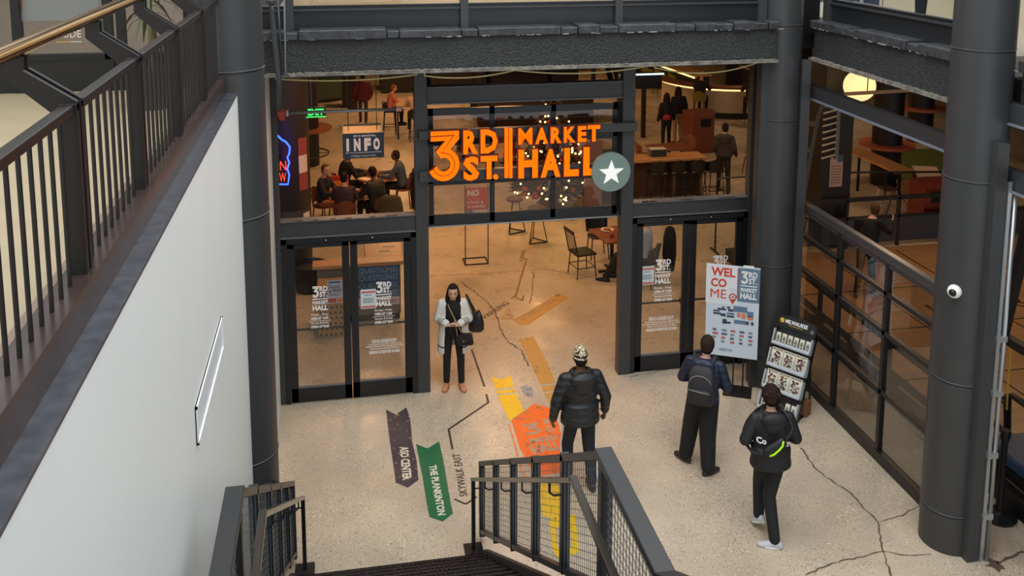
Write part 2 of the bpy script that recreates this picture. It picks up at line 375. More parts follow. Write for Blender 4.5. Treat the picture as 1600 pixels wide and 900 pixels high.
# ================================================================= ground floor facade frame
g = G()
g.bx(1.01, 1.19, -.06, .12, 0, 4.87); struct(g.build('trim_5', STEEL, bevel=.006))
g = G(); g.bx(4.02, 4.205, -.06, .12, 0, 4.87); struct(g.build('trim_6', STEEL, bevel=.006))
g = G(); g.bx(-.95, -.85, -.04, .1, 0, 4.87); struct(g.build('trim_7', STEEL, bevel=.005))
g = G(); g.bx(6.02, 6.17, -.04, .1, 0, 4.87); struct(g.build('trim_8', STEEL, bevel=.005))
def box_lintel(nm, x0, x1, z0, z1, y0=-.05, y1=.12):
    g = G(); g.bx(x0, x1, y0+.025, y1, z0+.02, z1-.012); o = struct(g.build(nm, STEEL))
    g = G(); g.bx(x0, x1, y0, y1, z1-.014, z1); g.bx(x0, x1, y0, y1, z0, z0+.022); g.build('lip', STEEL2, o)  # paler top lip: light on the ledge put into its grey
    g = G(); random.seed(int(x0*9)+3)
    for k in range(6):
        a = random.uniform(x0+.1, x1-.3); g.bx(a, a+random.uniform(.05, .2), y0-.002, y0+.05, z1, z1+.002)
    g.build('scuff', mat('scuffed_paint', (36, 37, 40), .6), o); return o
box_lintel('lintel_entry', -.85, 1.01, 2.43, 2.68)
box_lintel('lintel_exit', 4.205, 6.02, 2.44, 2.67)
box_lintel('lintel_centre', 1.19, 4.02, 4.25, 4.5)
g = G(); g.bx(-.85, 6.02, .02, .1, 4.68, 4.74); g.bx(-.85, 6.02, -.1, 0, 4.79, 4.83); struct(g.build('trim_9', STEEL2))
def cable(nm, pts, r, m, label, cat):
    g = G(); g.tube(pts, r, 6); o = g.build(nm, m, smooth=True); return tag(o, label, cat)
def sag(a, b, s, n=10): return [V(a).lerp(V(b), k/n)-V((0, 0, s*4*(k/n)*(1-k/n))) for k in range(n+1)]
YC = mat('pale_yellow_cable', (214, 206, 150), .5)
cable('cable', [(4.25, -.72, 4.87)]+sag((4.25, -.72, 4.8), (5.75, -.72, 4.82), .11)+[(5.75, -.72, 4.87)], .011, YC, 'pale yellow cable sagging under the beam right of the centre opening', 'cable')
cable('cable', [(1.1, -.72, 4.87)]+sag((1.1, -.72, 4.78), (2.3, -.72, 4.82), .06)+sag((2.3, -.72, 4.82), (4.15, -.72, 4.82), .07)[1:]+[(4.15, -.72, 4.87)], .011, YC, 'pale yellow cable hanging in loops above the orange lettered sign', 'cable')
cable('cable', [(-.8, -.72, 4.87)]+sag((-.8, -.72, 4.8), (1.0, -.72, 4.8), .05)+[(1.0, -.72, 4.87)], .010, YC, 'pale yellow cable under the beam above the green exit sign', 'cable')
# vertical pipe and conduits at the left end of the beam
STP = mat('painted_pipe', (56, 58, 62), .4)
o = tag(G().tube([fa(424, 0, -1.06), fa(425, 20, -1.06), fa(436, 125, -1.06), fa(437, 172, -1.06)], .035, 10).build('riser_pipe', STP, smooth=True), 'dark vertical riser pipe down the left end of the beam', 'pipe')
G().cyl(fa(424, 0, -1.06), fa(424, 5, -1.06), .06).build('collar', STP, o)
tag(G().tube([fa(434, 0, -1.02), fa(441, 118, -1.02)], .014, 6).build('conduit', STP, smooth=True), 'thin dark conduit beside the riser pipe, closer to it', 'conduit')
tag(G().tube([fa(444, 0, -1.0), fa(446, 112, -1.0), fa(452, 120, -1.0), fa(470, 121, -.8)], .012, 6).build('conduit', STEEL2, smooth=True), 'thin grey conduit bending under the left end of the beam', 'conduit')
# sprinkler pipe crossing the left opening
t = thing('sprinkler_pipe', 'grey sprinkler pipe with red end fitting across the opening above the entry doors', 'pipe', tuple(fa(440, 177, -.14)))
p0 = fa(440, 177, -.14); p1 = fa(628, 173, -.14); p1.z = p0.z
G().cyl(p0, p1, .022, n=12).build('pipe', mat('galvanised_pipe', (136, 138, 142), .35, metal=.6), t, smooth=True)
RED = mat('red_fitting', (168, 60, 46), .45)
g = G(); g.cyl(p0-V((.05, 0, 0)), p0+V((.05, 0, 0)), .06); g.cyl(p0-V((0, 0, .09)), p0+V((0, 0, .07)), .045); g.cyl(p0, p0+V((0, .11, 0)), .03); g.build('fitting', RED, t, smooth=True, auto=40)
g = G(); g.cyl(p0+V((.06, 0, 0)), p0+V((.09, 0, 0)), .045); g.build('coupling', mat('pale_coupling', (190, 170, 165), .5), t)
g = G(); g.cyl(p1-V((.08, 0, 0)), p1, .035); g.build('end_cap', mat('pink_cap', (190, 140, 130), .5), t)
# ================================================================= walkway railing with brass handrail
t = thing('walkway_railing', 'dark metal walkway railing with polished brass handrail above the pale grey wall', 'railing', (-.97, -9, 5.57))
RX = -.969; ZB = 5.569; ZT = 6.2015; BX = -1.14; BZ = 6.412
PY_ = [-12.53, -11.445, -10.358, -9.27, -8.163, -7.063, -5.976]
g = G(); g.cyl((BX, -13.3, BZ), (BX, -4.95, BZ), .03, n=20); g.build('handrail', BRASS, t, smooth=True, auto=40)
ends = PY_+[-4.93]
for i, y in enumerate(PY_):
    for s in (-.03, .03):
        g = G(); g.bx(RX-.033, RX+.033, y+s-.0145, y+s+.0145, ZB-.013, ZT+.013); pb = g.build('post', RAILB, t, bevel=.003)
        g = G(); T = plane_T((0, y+s, 0), (1, 0, 0), (0, 0, 1), (0, 1, 0))
        g.prism([(RX+.033, ZT-.013), (RX+.033, ZT+.02), (BX+.03, ZT+.138), (BX+.03, BZ-.026), (BX-.03, BZ-.026), (BX-.03, ZT+.112), (RX-.033, ZT-.04)], T, -.012, .012); g.build('bracket', RAILB, pb)
    g = G(); g.bx(BX-.01, BX+.01, y-.02, y+.02, BZ-.046, BZ-.02); g.build('saddle', mat('bright_saddle', (170, 170, 165), .3, metal=.8), t)
    a, b = y+.046, ends[i+1]-.046
    g = G(); g.bx(RX-.023, RX+.023, a, b, ZT-.03, ZT+.01); g.build('top_rail', RAILB, t, bevel=.004)
    n = max(3, int(round((b-a)/.1085)))
    for k in range(1, n):
        yy = a+(b-a)*k/n; g = G(); g.cyl((RX, yy, ZB-.006), (RX, yy, ZT-.02), .0083, n=8); g.build('baluster', RAILB, t, smooth=True, auto=40)
g = G(); g.bx(RX-.026, RX+.026, -4.99, -4.95, ZB-.013, ZT+.013); g.build('post', RAILB, t)
# storefront on the walkway: black panels, glazing, gold lettering
SY = -4.25; WF = 5.35
g = G(); g.bx(-8.9, -1.2, SY, SY+.06, WF, WF+.30); wo = struct(g.build('wall_walkway_front', mat('black_kick_panel', (20, 20, 21), .4)))
g = G()
xs = [fa(x, 100, SY).x for x in (30, 172, 192)]
for x in [-8.9, -5.0, -1.3]+xs: g.bx(x-.035, x+.035, SY-.02, SY+.07, WF, WF+2.6)
g.bx(-8.9, -1.2, SY-.02, SY+.07, WF+.28, WF+.33); g.bx(-8.9, -1.2, SY-.02, SY+.07, WF+2.4, WF+2.5); g.build('mullion', BLACK, wo)
g = G(); g.bx(-8.9, -1.2, SY+.02, SY+.028, WF+.33, WF+2.4); g.build('glass', glass('office_glass', (.8, .8, .8), 1.0), wo)
g = G(); g.bx(-8.9, -1.2, SY+2.2, SY+2.3, WF, WF+2.8); struct(g.build('wall_walkway_room', mat('taupe_room_wall', (168, 154, 138), .7, var=.05)))
g = G(); g.bx(-9, -1.2, -4.19, -1.9, 5.1, WF); struct(g.build('floor_walkway_room', mat('room_floor', (160, 146, 128), .6)))
a = fa(86, 60, SY-.01); b = fa(125, 45, SY-.01)
t = thing('window_lettering', 'small white and gold window lettering on the glass behind the brass handrail', 'lettering', tuple(a))
T = plane_T((a.x, SY+.018, a.z), (1, 0, 0), (0, 0, 1), (0, -1, 0)); w = b.x-a.x; h = b.z-a.z
text_g('UDE', w*.72, h*.8, .003, .01, sub_T(T, w*.28, 0)).build('letters', mat('pale_lettering', (206, 196, 180), .5), t)
g = G(); g.prism([(0, -.04), (w*.55, -.04), (w*.55, -.03), (0, -.03)], T, 0, .003); g.build('underline', mat('gold_line', (190, 150, 70), .4), t)
g = G(); g.prism([(w*.56, -.04), (w, -.04), (w, -.033), (w*.56, -.033)], T, 0, .003); g.build('underline', mat('pale_lettering', (206, 196, 180), .5), t)
a = fa(24, 33, SY+.04); b = fa(156, -40, SY+.04)
t = thing('window_poster', 'large pale grey poster showing an arm in the window behind the brass handrail', 'poster', (a.x, SY+.05, a.z))
g = G(); g.bx(a.x, b.x, SY+.035, SY+.042, a.z, b.z); g.build('sheet', mat('grey_poster', (196, 202, 202), .5), t)
T = plane_T((a.x, SY+.035, a.z), (1, 0, 0), (0, 0, 1), (0, -1, 0))
g = G(); g.prism([(.0, .03), (.03, .02), (.06, .08), (.075, .2), (.07, .35), (-.01, .35), (-.005, .17)], T, 0, .003); g.build('arm_print', mat('skin_print', (176, 130, 96), .6), t)
# potted plant by the glass
px = fa(262, 40, -4.95).x-.12; py = -5.1
t = thing('potted_plant', 'tall potted plant with long arching leaves on the walkway beside the column', 'plant', (px, py, WF))
g = G(); g.lathe((px, py, WF), [(.02, 0), (.12, 0), (.15, .32), (.13, .32), (.12, .27), (.02, .27)], 20); g.build('pot', mat('dark_planter', (50, 48, 48), .5), t, smooth=True, auto=40)
random.seed(4)
LEAF = mat('plant_leaf', (70, 84, 50), .5, var=.3, vs=6)
g = G(); g.tube([(px, py, WF+.28), (px+.02, py, WF+.7), (px-.02, py, WF+1.1), (px, py, WF+1.4)], [.022, .018, .015, .01], 7); g.build('stem', mat('plant_stem', (104, 92, 66), .7), t)
for k in range(40):
    a = random.uniform(0, 6.28); z = WF+random.uniform(.62, 1.4); L = random.uniform(.22, .40)
    g = G(); d = V((math.cos(a), math.sin(a)*.6, 0)); s = V((-math.sin(a), math.cos(a), 0)); up = random.uniform(.06, .22)
    rows = [(0, .008), (.3, .018), (.6, .016), (.85, .009), (1, .002)]
    vs = []
    for u, w in rows:
        c = V((px, py, z))+d*(L*u*.8)+V((0, 0, up*u*1.2-u*u*(up+.22))); vs += [c-s*w, c+V((0, 0, -.004)), c+s*w]
    fs = []
    for q in range(len(rows)-1):
        for r in (0, 1): fs.append((q*3+r, q*3+r+1, q*3+r+4, q*3+r+3))
    g.add(vs, fs); g.build('leaf', LEAF, t, smooth=True)
# ================================================================= stair
RISE, RUN, ST0 = .1735, .2745, -3.86
LAND = 17*RISE; LY0 = ST0-16*RUN; LY1 = LY0-1.05
t = thing('stair', 'black steel stair with mesh guards rising from the lobby floor', 'stair', (.42, ST0, 0)); STAIR = t
TR = mat('black_tread_plate', (38, 30, 28), .35, var=.3, vs=60, bump=1.0, bs=90)
for k in range(16):
    y = ST0-RUN*k; z = RISE*(k+1); g = G(); g.bx(-.56, 1.38, y-RUN-.01, y, z-.035, z); g.bx(-.56, 1.38, y-.012, y, z-.09, z)
    for j in range(44):   # raised tread pattern
        if k > 5: break
        x = -.53+j*.0435
        for r in range(5): g.bx(x+(r % 2)*.02, x+.014+(r % 2)*.02, y-.03-r*.05, y-.012-r*.05, z, z+.004)
    g.build('tread', TR, t)
g = G(); g.bx(-.62, 1.44, LY1, LY0, LAND-.05, LAND); g.build('landing', TR, t)
for k in range(13):
    y = LY1-RUN*k; z = LAND+RISE*(k+1); g = G(); g.bx(-.56, 1.38, y-RUN, y, z-.035, z); g.build('tread', TR, t)
for x in (-.6, 1.42):
    g = G(); T = plane_T((x, 0, 0), (0, 1, 0), (0, 0, 1), (1, 0, 0))
    s = RISE/RUN
    g.prism([(ST0+.1, 0), (ST0+.1, .14), (LY0, LAND+.1), (LY1, LAND+.1), (LY1-13*RUN, LAND+.1+13*RISE), (LY1-13*RUN, LAND-.25+13*RISE), (LY1, LAND-.25), (LY0, LAND-.25), (ST0-.3, 0)], T, -.025, .025)
    g.build('stringer', BLACKM, t)
# guards
GUARD = mat('guard_steel', (38, 39, 42), .36, var=.08)
WIRE = mat('wire_mesh', (104, 106, 108), .4, metal=.3)
def guard(x, side, label):
    sl = RISE/RUN
    def rail(y): return .91+(-3.40-y)*sl
    gd = None
    ys = [-3.42-.94*k for k in range(6)]; yc = -8.10; zc = rail(yc)-.03; yd = -9.16
    g = G(); g.bar((x, -3.38, rail(-3.38)), (x, yc, zc), .06, .05); t = g.build('guard_rail', GUARD, STAIR, bevel=.004); t['label'] = label
    g = G(); g.bar((x+side*.0, yc+.04, zc), (x, yd, zc), .1, .05); g.build('landing_rail', GUARD, t, bevel=.004)
    g = G(); g.bar((x, yd+.05, zc), (x, yd-3.2, zc+3.2*.6), .1, .05); g.build('upper_rail', GUARD, t, bevel=.004)
    for k, y in enumerate(ys[:5]):
        z0 = max(.02, rail(y)-.93+.12); dy = -.28*(rail(y)-z0) if 0 else 0
        lean = .10
        g = G(); g.bx(x-.03, x+.03, y-.035, y+.035, z0-.05, rail(y)); g.build('post', GUARD, t, bevel=.003)
        g = G()
        for q in (-.012, .012): g.bx(x+q-.004, x+q+.004, y-.041, y-.034, z0, rail(y)-.03)
        g.build('channel_lip', mat('bluish_steel', (112, 124, 140), .3, metal=.6), t)
    for y in (yc-.02, yd):
        g = G(); g.bx(x-.035, x+.035, y-.04, y+.04, LAND-.1, zc); g.build('post', GUARD, t, bevel=.003)
    for y in (yd-.9, yd-1.8): g = G(); g.bx(x-.03, x+.03, y-.035, y+.035, LAND, zc+(yd-y)*.6); g.build('post', GUARD, t)
    # wire mesh infill: verticals and courses, one panel between each pair of posts
    for k in range(5):
        ya, yb = ys[k]-.04, (ys[k+1]+.04 if k < 4 else yc+.03)
        g = G(); n = 18
        for j in range(1, n):
            y = ya+(yb-ya)*j/n; g.bar((x, y, rail(y)-.83), (x, y, rail(y)-.05), .003, .003)
        for j in range(0, 15):
            h = -.83+j*.055; g.bar((x, ya, rail(ya)+h), (x, yb, rail(yb)+h), .003, .003)
        g.build('wire_panel', WIRE, t)
    g = G()
    for j in range(1, 20): y = yc+(yd-yc)*j/20; g.bar((x, y, LAND+.1), (x, y, zc-.04), .004, .004)
    for j in range(14): h = LAND+.1+j*.055; g.bar((x, yc, h), (x, yd, h), .004, .004)
    g.build('wire_panel', WIRE, t)
    g = G(); g.bar((x, -3.4, .1), (x, yc, zc-.83), .05, .04); g.build('bottom_rail', GUARD, t)
    # handrail
    hx = x-side*.115
    hz = lambda y: .80+(-3.5-y)*sl
    hy = -7.85
    g = G(); g.bar((hx, -3.5, hz(-3.5)), (hx, hy, hz(hy)), .045, .035); g.bar((hx, hy+.03, hz(hy)), (hx, -9.0, hz(hy)), .045, .035); g.bar((hx, -9.0, hz(hy)), (hx, -11.6, hz(hy)+2.6*.61), .045, .035); t2 = g.build('handrail', mat('handrail_steel', (86, 80, 74), .22, metal=.7), STAIR, bevel=.004)
    g = G(); g.bar((hx, -3.56, .0), (hx, -3.56, hz(-3.53)), .04, .04); g.build('post', BLACKM, t2)
    g = G(); g.bx(hx-.1, hx+.1, -3.66, -3.47, 0, .025); g.build('foot_plate', BLACKM, t2)
    for y in ys:
        if y < hy: continue
        g = G(); yy = y-.03; z = hz(yy); g.tube([(hx, yy, z-.02), (hx, yy, z-.09), (hx+side*.03, yy, z-.115), (x, yy, z-.115)], .008, 6); g.build('bracket', BLACKM, t2)
    g = G(); z = hz(hy); g.tube([(hx, -8.6, z-.02), (hx, -8.6, z-.09), (x, -8.6, z-.1)], .008, 6); g.build('bracket', BLACKM, t2)
guard(1.43, 1, 'mesh guard nearer the orange floor marker')
guard(-.60, -1, 'mesh guard along the grey wall')
# ================================================================= entry doors
DOORM = mat('black_door_frame', (27, 29, 34), .36)
def pbox(x0, yt, x1, yb, Y):
    """a photo box met with the plane y = Y: (x_left, z_bottom, width, height)."""
    xm, ym = (x0+x1)/2, (yt+yb)/2
    a, b, c, d = fa(x0, ym, Y).x, fa(x1, ym, Y).x, fa(xm, yb, Y).z, fa(xm, yt, Y).z
    return a, c, b-a, d-c
def ptext(body, x0, yt, x1, yb, Y, bold=.0, depth=.002, skew=0.):
    a, c, w, h = pbox(x0, yt, x1, yb, Y); return text_g(body, w, h, depth, bold, plane_T((a, Y, c), (1, 0, 0), (0, 0, 1), (0, -1, 0)))
def logo_block(x0, yt, x1, yb, Y):
    """3 RD/ST over a bar over MARKET HALL, in a photo box."""
    a, c, w, h = pbox(x0, yt, x1, yb, Y); T = plane_T((a, Y, c), (1, 0, 0), (0, 0, 1), (0, -1, 0))
    return logo_T(T, w, h)
def logo_T(T, w, h, d=.002):
    g = three_g(w*.44, h*.46, sub_T(T, 0, h*.54), d)
    g.join(text_g('RD', w*.52, h*.21, d, .03, sub_T(T, w*.48, h*.78))); g.join(text_g('ST.', w*.50, h*.21, d, .03, sub_T(T, w*.48, h*.545)))
    g.prism([(0, h*.455), (w, h*.455), (w, h*.49), (0, h*.49)], T, 0, d)
    g.join(text_g('MARKET', w, h*.145, d, .03, sub_T(T, 0, h*.255))); g.join(text_g('HALL', w, h*.215, d, .04, sub_T(T, 0, 0))); return g
def bar_photo(g, x0, yt, x1, yb, Y):
    a, c, w, h = pbox(x0, yt, x1, yb, Y); g.bx(a, a+w, Y-.002, Y, c, c+h); return g
HOURS = mat('white_lettering', (244, 244, 244), .5)
def door(nm, x0, x1, z1, leaves):
    do = bpy.data.objects.new(nm, None); COL.objects.link(do); do.location = ((x0+x1)/2, 0, 0); struct(do)
    g = G(); g.bx(x0, x0+.07, -.045, .09, 0, z1); g.bx(x1-.07, x1, -.045, .09, 0, z1); g.bx(x0, x1, -.045, .09, z1-.07, z1); g.build('door_frame', DOORM, do)
    xm = (x0+x1)/2
    for (a, b, s), gl in zip(((x0+.075, xm-.006, 1), (xm+.006, x1-.075, -1)), leaves):
        g = G(); st = .1; zb, zt = gl
        g.bx(a, a+st, -.03, .02, .01, z1-.075); g.bx(b-st, b, -.03, .02, .01, z1-.075); g.bx(a, b, -.03, .02, .01, zb); g.bx(a, b, -.03, .02, zt, z1-.075)
        lf = g.build('door_leaf', DOORM, do, bevel=.004)
        g = G(); g.bx(a+st, b-st, -.008, -.002, zb, zt); g.build('glass', GLASS, lf)
        g = G(); g.bx(a+st, b-st, -.032, .0, zb-.004, zb+.016); g.build('bottom_bead', STEEL2, lf)
        g = G(); g.cyl((a+st, .05, 1.06), (b-st, .05, 1.06), .016, n=8); g.bx(a+.02, a+st, .02, .07, 1.02, 1.1); g.bx(b-st, b-.02, .02, .07, 1.02, 1.1); g.build('push_bar', BLACKM, lf)
        ex = b-.05 if s > 0 else a+.05
        g = G()
        for z in (1.0, .35, 1.75): g.cyl((ex, -.031, z), (ex, -.036, z), .018, n=10)
        g.build('lock', BLACKM, lf)
        g = G(); g.ell((xm-s*.32, -.034, z1-.035), .026, .012, .026); g.build('stud', mat('white_stud', (226, 226, 222), .4), lf)
        yield do, lf
zg = lambda x, y: fa(x, y, -.01).z
DL = list(door('door_1', -.85, 1.01, 2.42, [(zg(500, 603), zg(497, 386)), (zg(600, 592), zg(597, 379))]))
DR = list(door('door_2', 4.205, 6.02, 2.42, [(zg(1030, 553), zg(1030, 352)), (zg(1120, 545), zg(1120, 348))]))
DY = -.011
def lettering(lf, dx, dy, extra, side=''):
    g = logo_block(488+dx, 447+dy, 512+dx, 485+dy, DY); g.build('logo_lettering', HOURS, lf)
    g = ptext('Monday - Friday', 486+dx, 489.5+dy, 513+dx, 494+dy, DY, .004)
    g.join(ptext('OPEN AT 11AM', 486+dx, 495+dy, 513+dx, 499.5+dy, DY, .03)); bar_photo(g, 482+dx, 501+dy, 517+dx, 501.5+dy, DY)
    g.join(ptext('Saturday & Sunday', 486+dx, 502.5+dy, 514+dx, 507+dy, DY, .004)); g.join(ptext('OPEN AT 9AM', 486+dx, 508+dy, 514+dx, 512.5+dy, DY, .03)); g.build('hours_lettering', HOURS, lf)
    if extra:
        ex, ey = extra
        g = ptext('3SMH IS A CASHLESS FACILITY', 581+ex, 529.5+ey, 620+ex, 535+ey, DY, .02)
        g.join(ptext('This Stand Does Not Accept Cash as a Payment Method', 575+ex, 535.5+ey, 627+ex, 539.5+ey, DY, .0)); bar_photo(g, 571+ex, 540.2+ey, 631+ex, 540.8+ey, DY)
        g.join(ptext('Thank You For Choosing This Place', 578+ex, 542+ey, 623+ex, 546.5+ey, DY, .0)); g.join(ptext('PLEASE NO OUTSIDE FOOD OR DRINK', 577+ex, 547+ey, 625+ex, 551.5+ey, DY, .03)); g.build('notice_lettering', HOURS, lf)
lettering(DL[0][1], 0, 0, None); lettering(DL[1][1], 99.5, -7, (0, 0))
lettering(DR[0][1], 536, -42, (433, -35)); lettering(DR[1][1], 625, -48, None)
def wall_sheet(nm, label, x0, yt, x1, yb, Y, m, group=None):
    a, c, w, h = pbox(x0, yt, x1, yb, Y); t = thing(nm, label, 'poster', (a+w/2, Y, c), 0, group)
    g = G(); g.bx(a, a+w, Y-.004, Y, c, c+h); g.build('sheet', m, t); return t, plane_T((a, Y-.0045, c), (1, 0, 0), (0, 0, 1), (0, -1, 0)), w, h
PAPER = mat('pale_blue_paper', (206, 216, 222), .6)
def lines(g, T, x0, x1, z0, z1, n, d=.001, seed=1, ch=False):
    """rows of tiny illegible print: separate word marks."""
    random.seed(seed)
    for k in range(n):
        z = z1-(z1-z0)*(k+.7)/n; x = x0; hh = (z1-z0)/n*.45
        while x < x1-.002:
            w = min(random.uniform(.06, .22)*(x1-x0), x1-x); g.prism([(x, z), (x+w*.85, z), (x+w*.85, z+hh), (x, z+hh)], T, 0, d); x += w
    return g
REDP = mat('red_print', (200, 70, 58), .55); INK = mat('dark_ink', (40, 44, 56), .6)
def toy_map(T, w, h, par):
    g = G(); random.seed(5)
    for zz in (.03, .80):
        for k in range(13): x = w*(.06+.07*k); g.prism([(x, h*zz), (x+w*.06, h*(zz+.02)), (x+w*.05, h*(zz+.11+.04*random.random())), (x+.0, h*(zz+.10))], T, 0, .001)
    g.build('red_border', REDP, par); lines(G(), T, w*.25, w*.75, h*.66, h*.74, 1, seed=2).join(lines(G(), T, w*.15, w*.85, h*.28, h*.56, 3, seed=3)).build('small_lettering', mat('green_ink', (70, 110, 110), .6), par)
t, T, w, h = wall_sheet('poster', 'small white notice with red wreath borders inside the entry door glass', 563.5, 452, 587.5, 482, -.012, PAPER); toy_map(T, w, h, t)
t, T, w, h = wall_sheet('poster', 'small white notice with red wreath borders on the exit door nearer the welcome sign', 1000, 416, 1021.5, 445, -.012, PAPER); toy_map(T, w, h, t)
# ================================================================= sectional overhead door
t = bpy.data.objects.new('door_3', None); COL.objects.link(t); t.location = (2.62, .12, 2.43); struct(t)
SEC = mat('black_door_section', (30, 33, 40), .34)
X0, X1 = 1.2, 4.01; rows = [(2.44, 2.60, 3.04), (3.04, 3.14, 3.62), (3.62, 3.72, 4.06)]; cols = [X0+.05, 2.13, 3.03, X1-.05]
for i, (zb, zp, zt) in enumerate(rows):
    yo = .1; g = G(); top = rows[i+1][0] if i < 2 else 4.16
    g.bx(X0, X1, yo, yo+.05, zb+.003, zp); g.bx(X0, X1, yo, yo+.05, zt-.0, top-.003) if top-zt > .02 else None
    for c in cols: g.bx(c-.035, c+.035, yo, yo+.05, zb+.003, top-.003)
    g.bx(X0, X1, yo-.005, yo+.05, zb+.006, zb+.035)
    s = g.build('door_section', SEC, t)
    for k in range(3):
        g = G(); g.bx(cols[k]+.03, cols[k+1]-.03, yo+.02, yo+.026, zp, zt); g.build('pane', GLASS2, s)
g = G(); g.bx(X0, X1, .095, .16, 2.425, 2.445); g.build('lit_bottom_edge', mat('lit_edge_grey', (150, 152, 152), .5), t)  # pale strip: light caught along the door's bottom edge, painted in
for x in (X0-.01, X1+.01):
    g = G(); g.tube([(x, .16, 2.5), (x, .16, 4.1), (x, .22, 4.4), (x, .4, 4.6), (x, .7, 4.7), (x, 3.0, 4.72)], .025, 6); g.build('track', mat('steel_track', (86, 88, 92), .4, metal=.5), t)
# curved-over section behind the lintel
g = G(); g.bar((X0, .2, 4.34), (X1, .2, 4.34), .05, .06, (0, 1, 0)); g.bar((X0, .62, 4.64), (X1, .62, 4.64), .07, .04, (0, 0, 1))
for c in cols: g.bar((c, .2, 4.3), (c, .62, 4.64), .07, .04, (0, 0, 1))
g.build('door_section', SEC, t)
# ================================================================= hall sign
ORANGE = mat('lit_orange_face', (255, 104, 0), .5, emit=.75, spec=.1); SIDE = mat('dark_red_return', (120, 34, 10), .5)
SGY = -.24
t = thing('hall_sign', 'big orange lettered sign on grey rails over the middle opening', 'sign', (2.6, -.15, 3.5))
for (y0, y1) in (((195+203)/2+1, 214), (264, 280)):
    zt = fa(658, y0+4, -.12).z; zb = fa(658, y1+4, -.12).z; xr = 4.2 if y0 < 230 else 3.66
    g = G(); g.bx(1.06, xr, -.17, -.075, zb, zt); g.build('mounting_rail', STEEL, t, bevel=.006)
def sgn(x0, yt, x1, yb): return pbox(x0, yt, x1, yb, SGY)
def sign_part(nm, fn):
    f = fn(SGY, .02); f.build(nm, ORANGE, t)
def letters(nm, body, boxes):
    for ch, bx_ in zip(body, boxes):
        a, c, w, h = sgn(*bx_)
        T = plane_T((a, SGY+.05, c), (1, 0, 0), (0, 0, 1), (0, -1, 0))
        bo = .016 if ch == 'M' else .045
        o = text_g(ch, w, h, .008, bo, lambda p, q, r: T(p, q, r+.052)).build(nm, ORANGE, t)
        text_g(ch, w+.03, h+.03, .05, bo+.01, sub_T(T, -.015, -.015)).build('letter_return', SIDE, o)
# photo boxes of the characters (left, top, right, bottom)
a, c, w, h = sgn(670, 205, 718, 282.5)
T = plane_T((a, SGY+.05, c), (1, 0, 0), (0, 0, 1), (0, -1, 0))
o = three_g(w, h, lambda p, q, r: T(p, q, r+.052), .008).build('numeral', ORANGE, t)
def cap3(W_, H_): 
    U = lambda pts: [((x-205)/375*W_, (753-y)/573*H_) for x, y in pts]
    def ar(r, a0, a1): return [(385+r*math.cos(R(q)), 562-r*math.sin(R(q))) for q in [a0+(a1-a0)*k/16 for k in range(17)]]
    return U([(229, 180), (573, 180), (573, 282), (472, 387)]+ar(192, 62, -156)+[(288, 568)]+ar(76, -172, 95)+[(344, 494), (289, 412), (400, 297), (229, 300)])
g = G(); g.prism(cap3(w+.02, h+.02), sub_T(T, -.01, -.01), 0, .05); g.build('numeral_return', SIDE, o)
letters('letter', 'RD', [(724, 203.5, 746.5, 240.5), (751, 202, 777.5, 239)])
letters('letter', 'ST', [(724, 244.5, 748.5, 282), (751, 243.5, 777, 279.5)])
a, c, w, h = sgn(771, 273.5, 778.5, 280); g = G(); g.cyl((a+w/2, SGY+.04, c+h/2), (a+w/2, SGY-.01, c+h/2), w*.5, n=16); g.build('full_stop', ORANGE, t)
for x0, x1 in ((789, 794), (796, 800.5)):
    a, c, w, h = sgn(x0, 201, x1, 278); g = G(); g.bx(a, a+w, SGY-.01, SGY+.05, c, c+h); g.build('divider', ORANGE, t)
letters('letter', 'MARKET', [(810, 200, 831.5, 225.5), (836.5, 199.5, 856, 224.5), (860.5, 198.5, 877, 223.5), (881, 198, 899, 222.5), (903, 197, 916, 221.5), (918, 195.5, 937.5, 221)])
letters('letter', 'HALL', [(810, 233.5, 840, 278), (845, 233, 875.5, 276.5), (881.5, 231, 904, 275), (911.5, 229.5, 936, 273.5)])
# star roundel
c = fa(954.5, 268.5, SGY-.03); r = .285
t2 = thing('star_roundel', 'round grey green disc with a white star at the end of the orange lettered sign', 'sign', (c.x, c.y, c.z-r))
g = G(); g.cyl((c.x, c.y-.02, c.z), (c.x, c.y+.045, c.z), r, n=48); g.build('disc', mat('sage_disc', (124, 146, 140), .45), t2, smooth=True, auto=40)
g = G(); pts = [(math.sin(math.pi*k/5)*(.19 if k % 2 == 0 else .078), math.cos(math.pi*k/5)*(.19 if k % 2 == 0 else .078)) for k in range(10)]
g.prism(pts, plane_T((c.x, c.y-.02, c.z-.01), (1, 0, 0), (0, 0, 1), (0, -1, 0)), 0, .012); g.build('star', mat('white_star', (248, 248, 246), .4, emit=.25), t2)
g = G(); g.bx(c.x-.2, c.x+.2, c.y+.045, -.075, c.z-.02, c.z+.06); g.build('bracket', STEEL, t2)
# ================================================================= exit sign
a, c_, w, h = pbox(478, 167, 509, 183, .45)
t = thing('exit_sign', 'green lit exit sign hanging behind the sprinkler pipe', 'sign', (a+w/2, .45, c_))
g = G(); g.bx(a, a+w, .44, .47, c_, c_+h); g.build('housing', mat('dark_green_panel', (12, 60, 30), .4), t)
GR = mat('lit_green', (60, 240, 100), .4, emit=1.4)
text_g('EXIT', w*.8, h*.62, .004, .03, plane_T((a+w*.1, .437, c_+h*.2), (1, 0, 0), (0, 0, 1), (0, -1, 0))).build('letters', GR, t)
g = G(); g.bx(a, a+w, .436, .444, c_, c_+h*.08); g.build('light_strip', GR, t)
g = G(); g.cyl((a+w*.3, .455, c_+h), (a+w*.25, .455, 4.95), .008, n=6); g.build('hanger_rod', STEEL2, t)
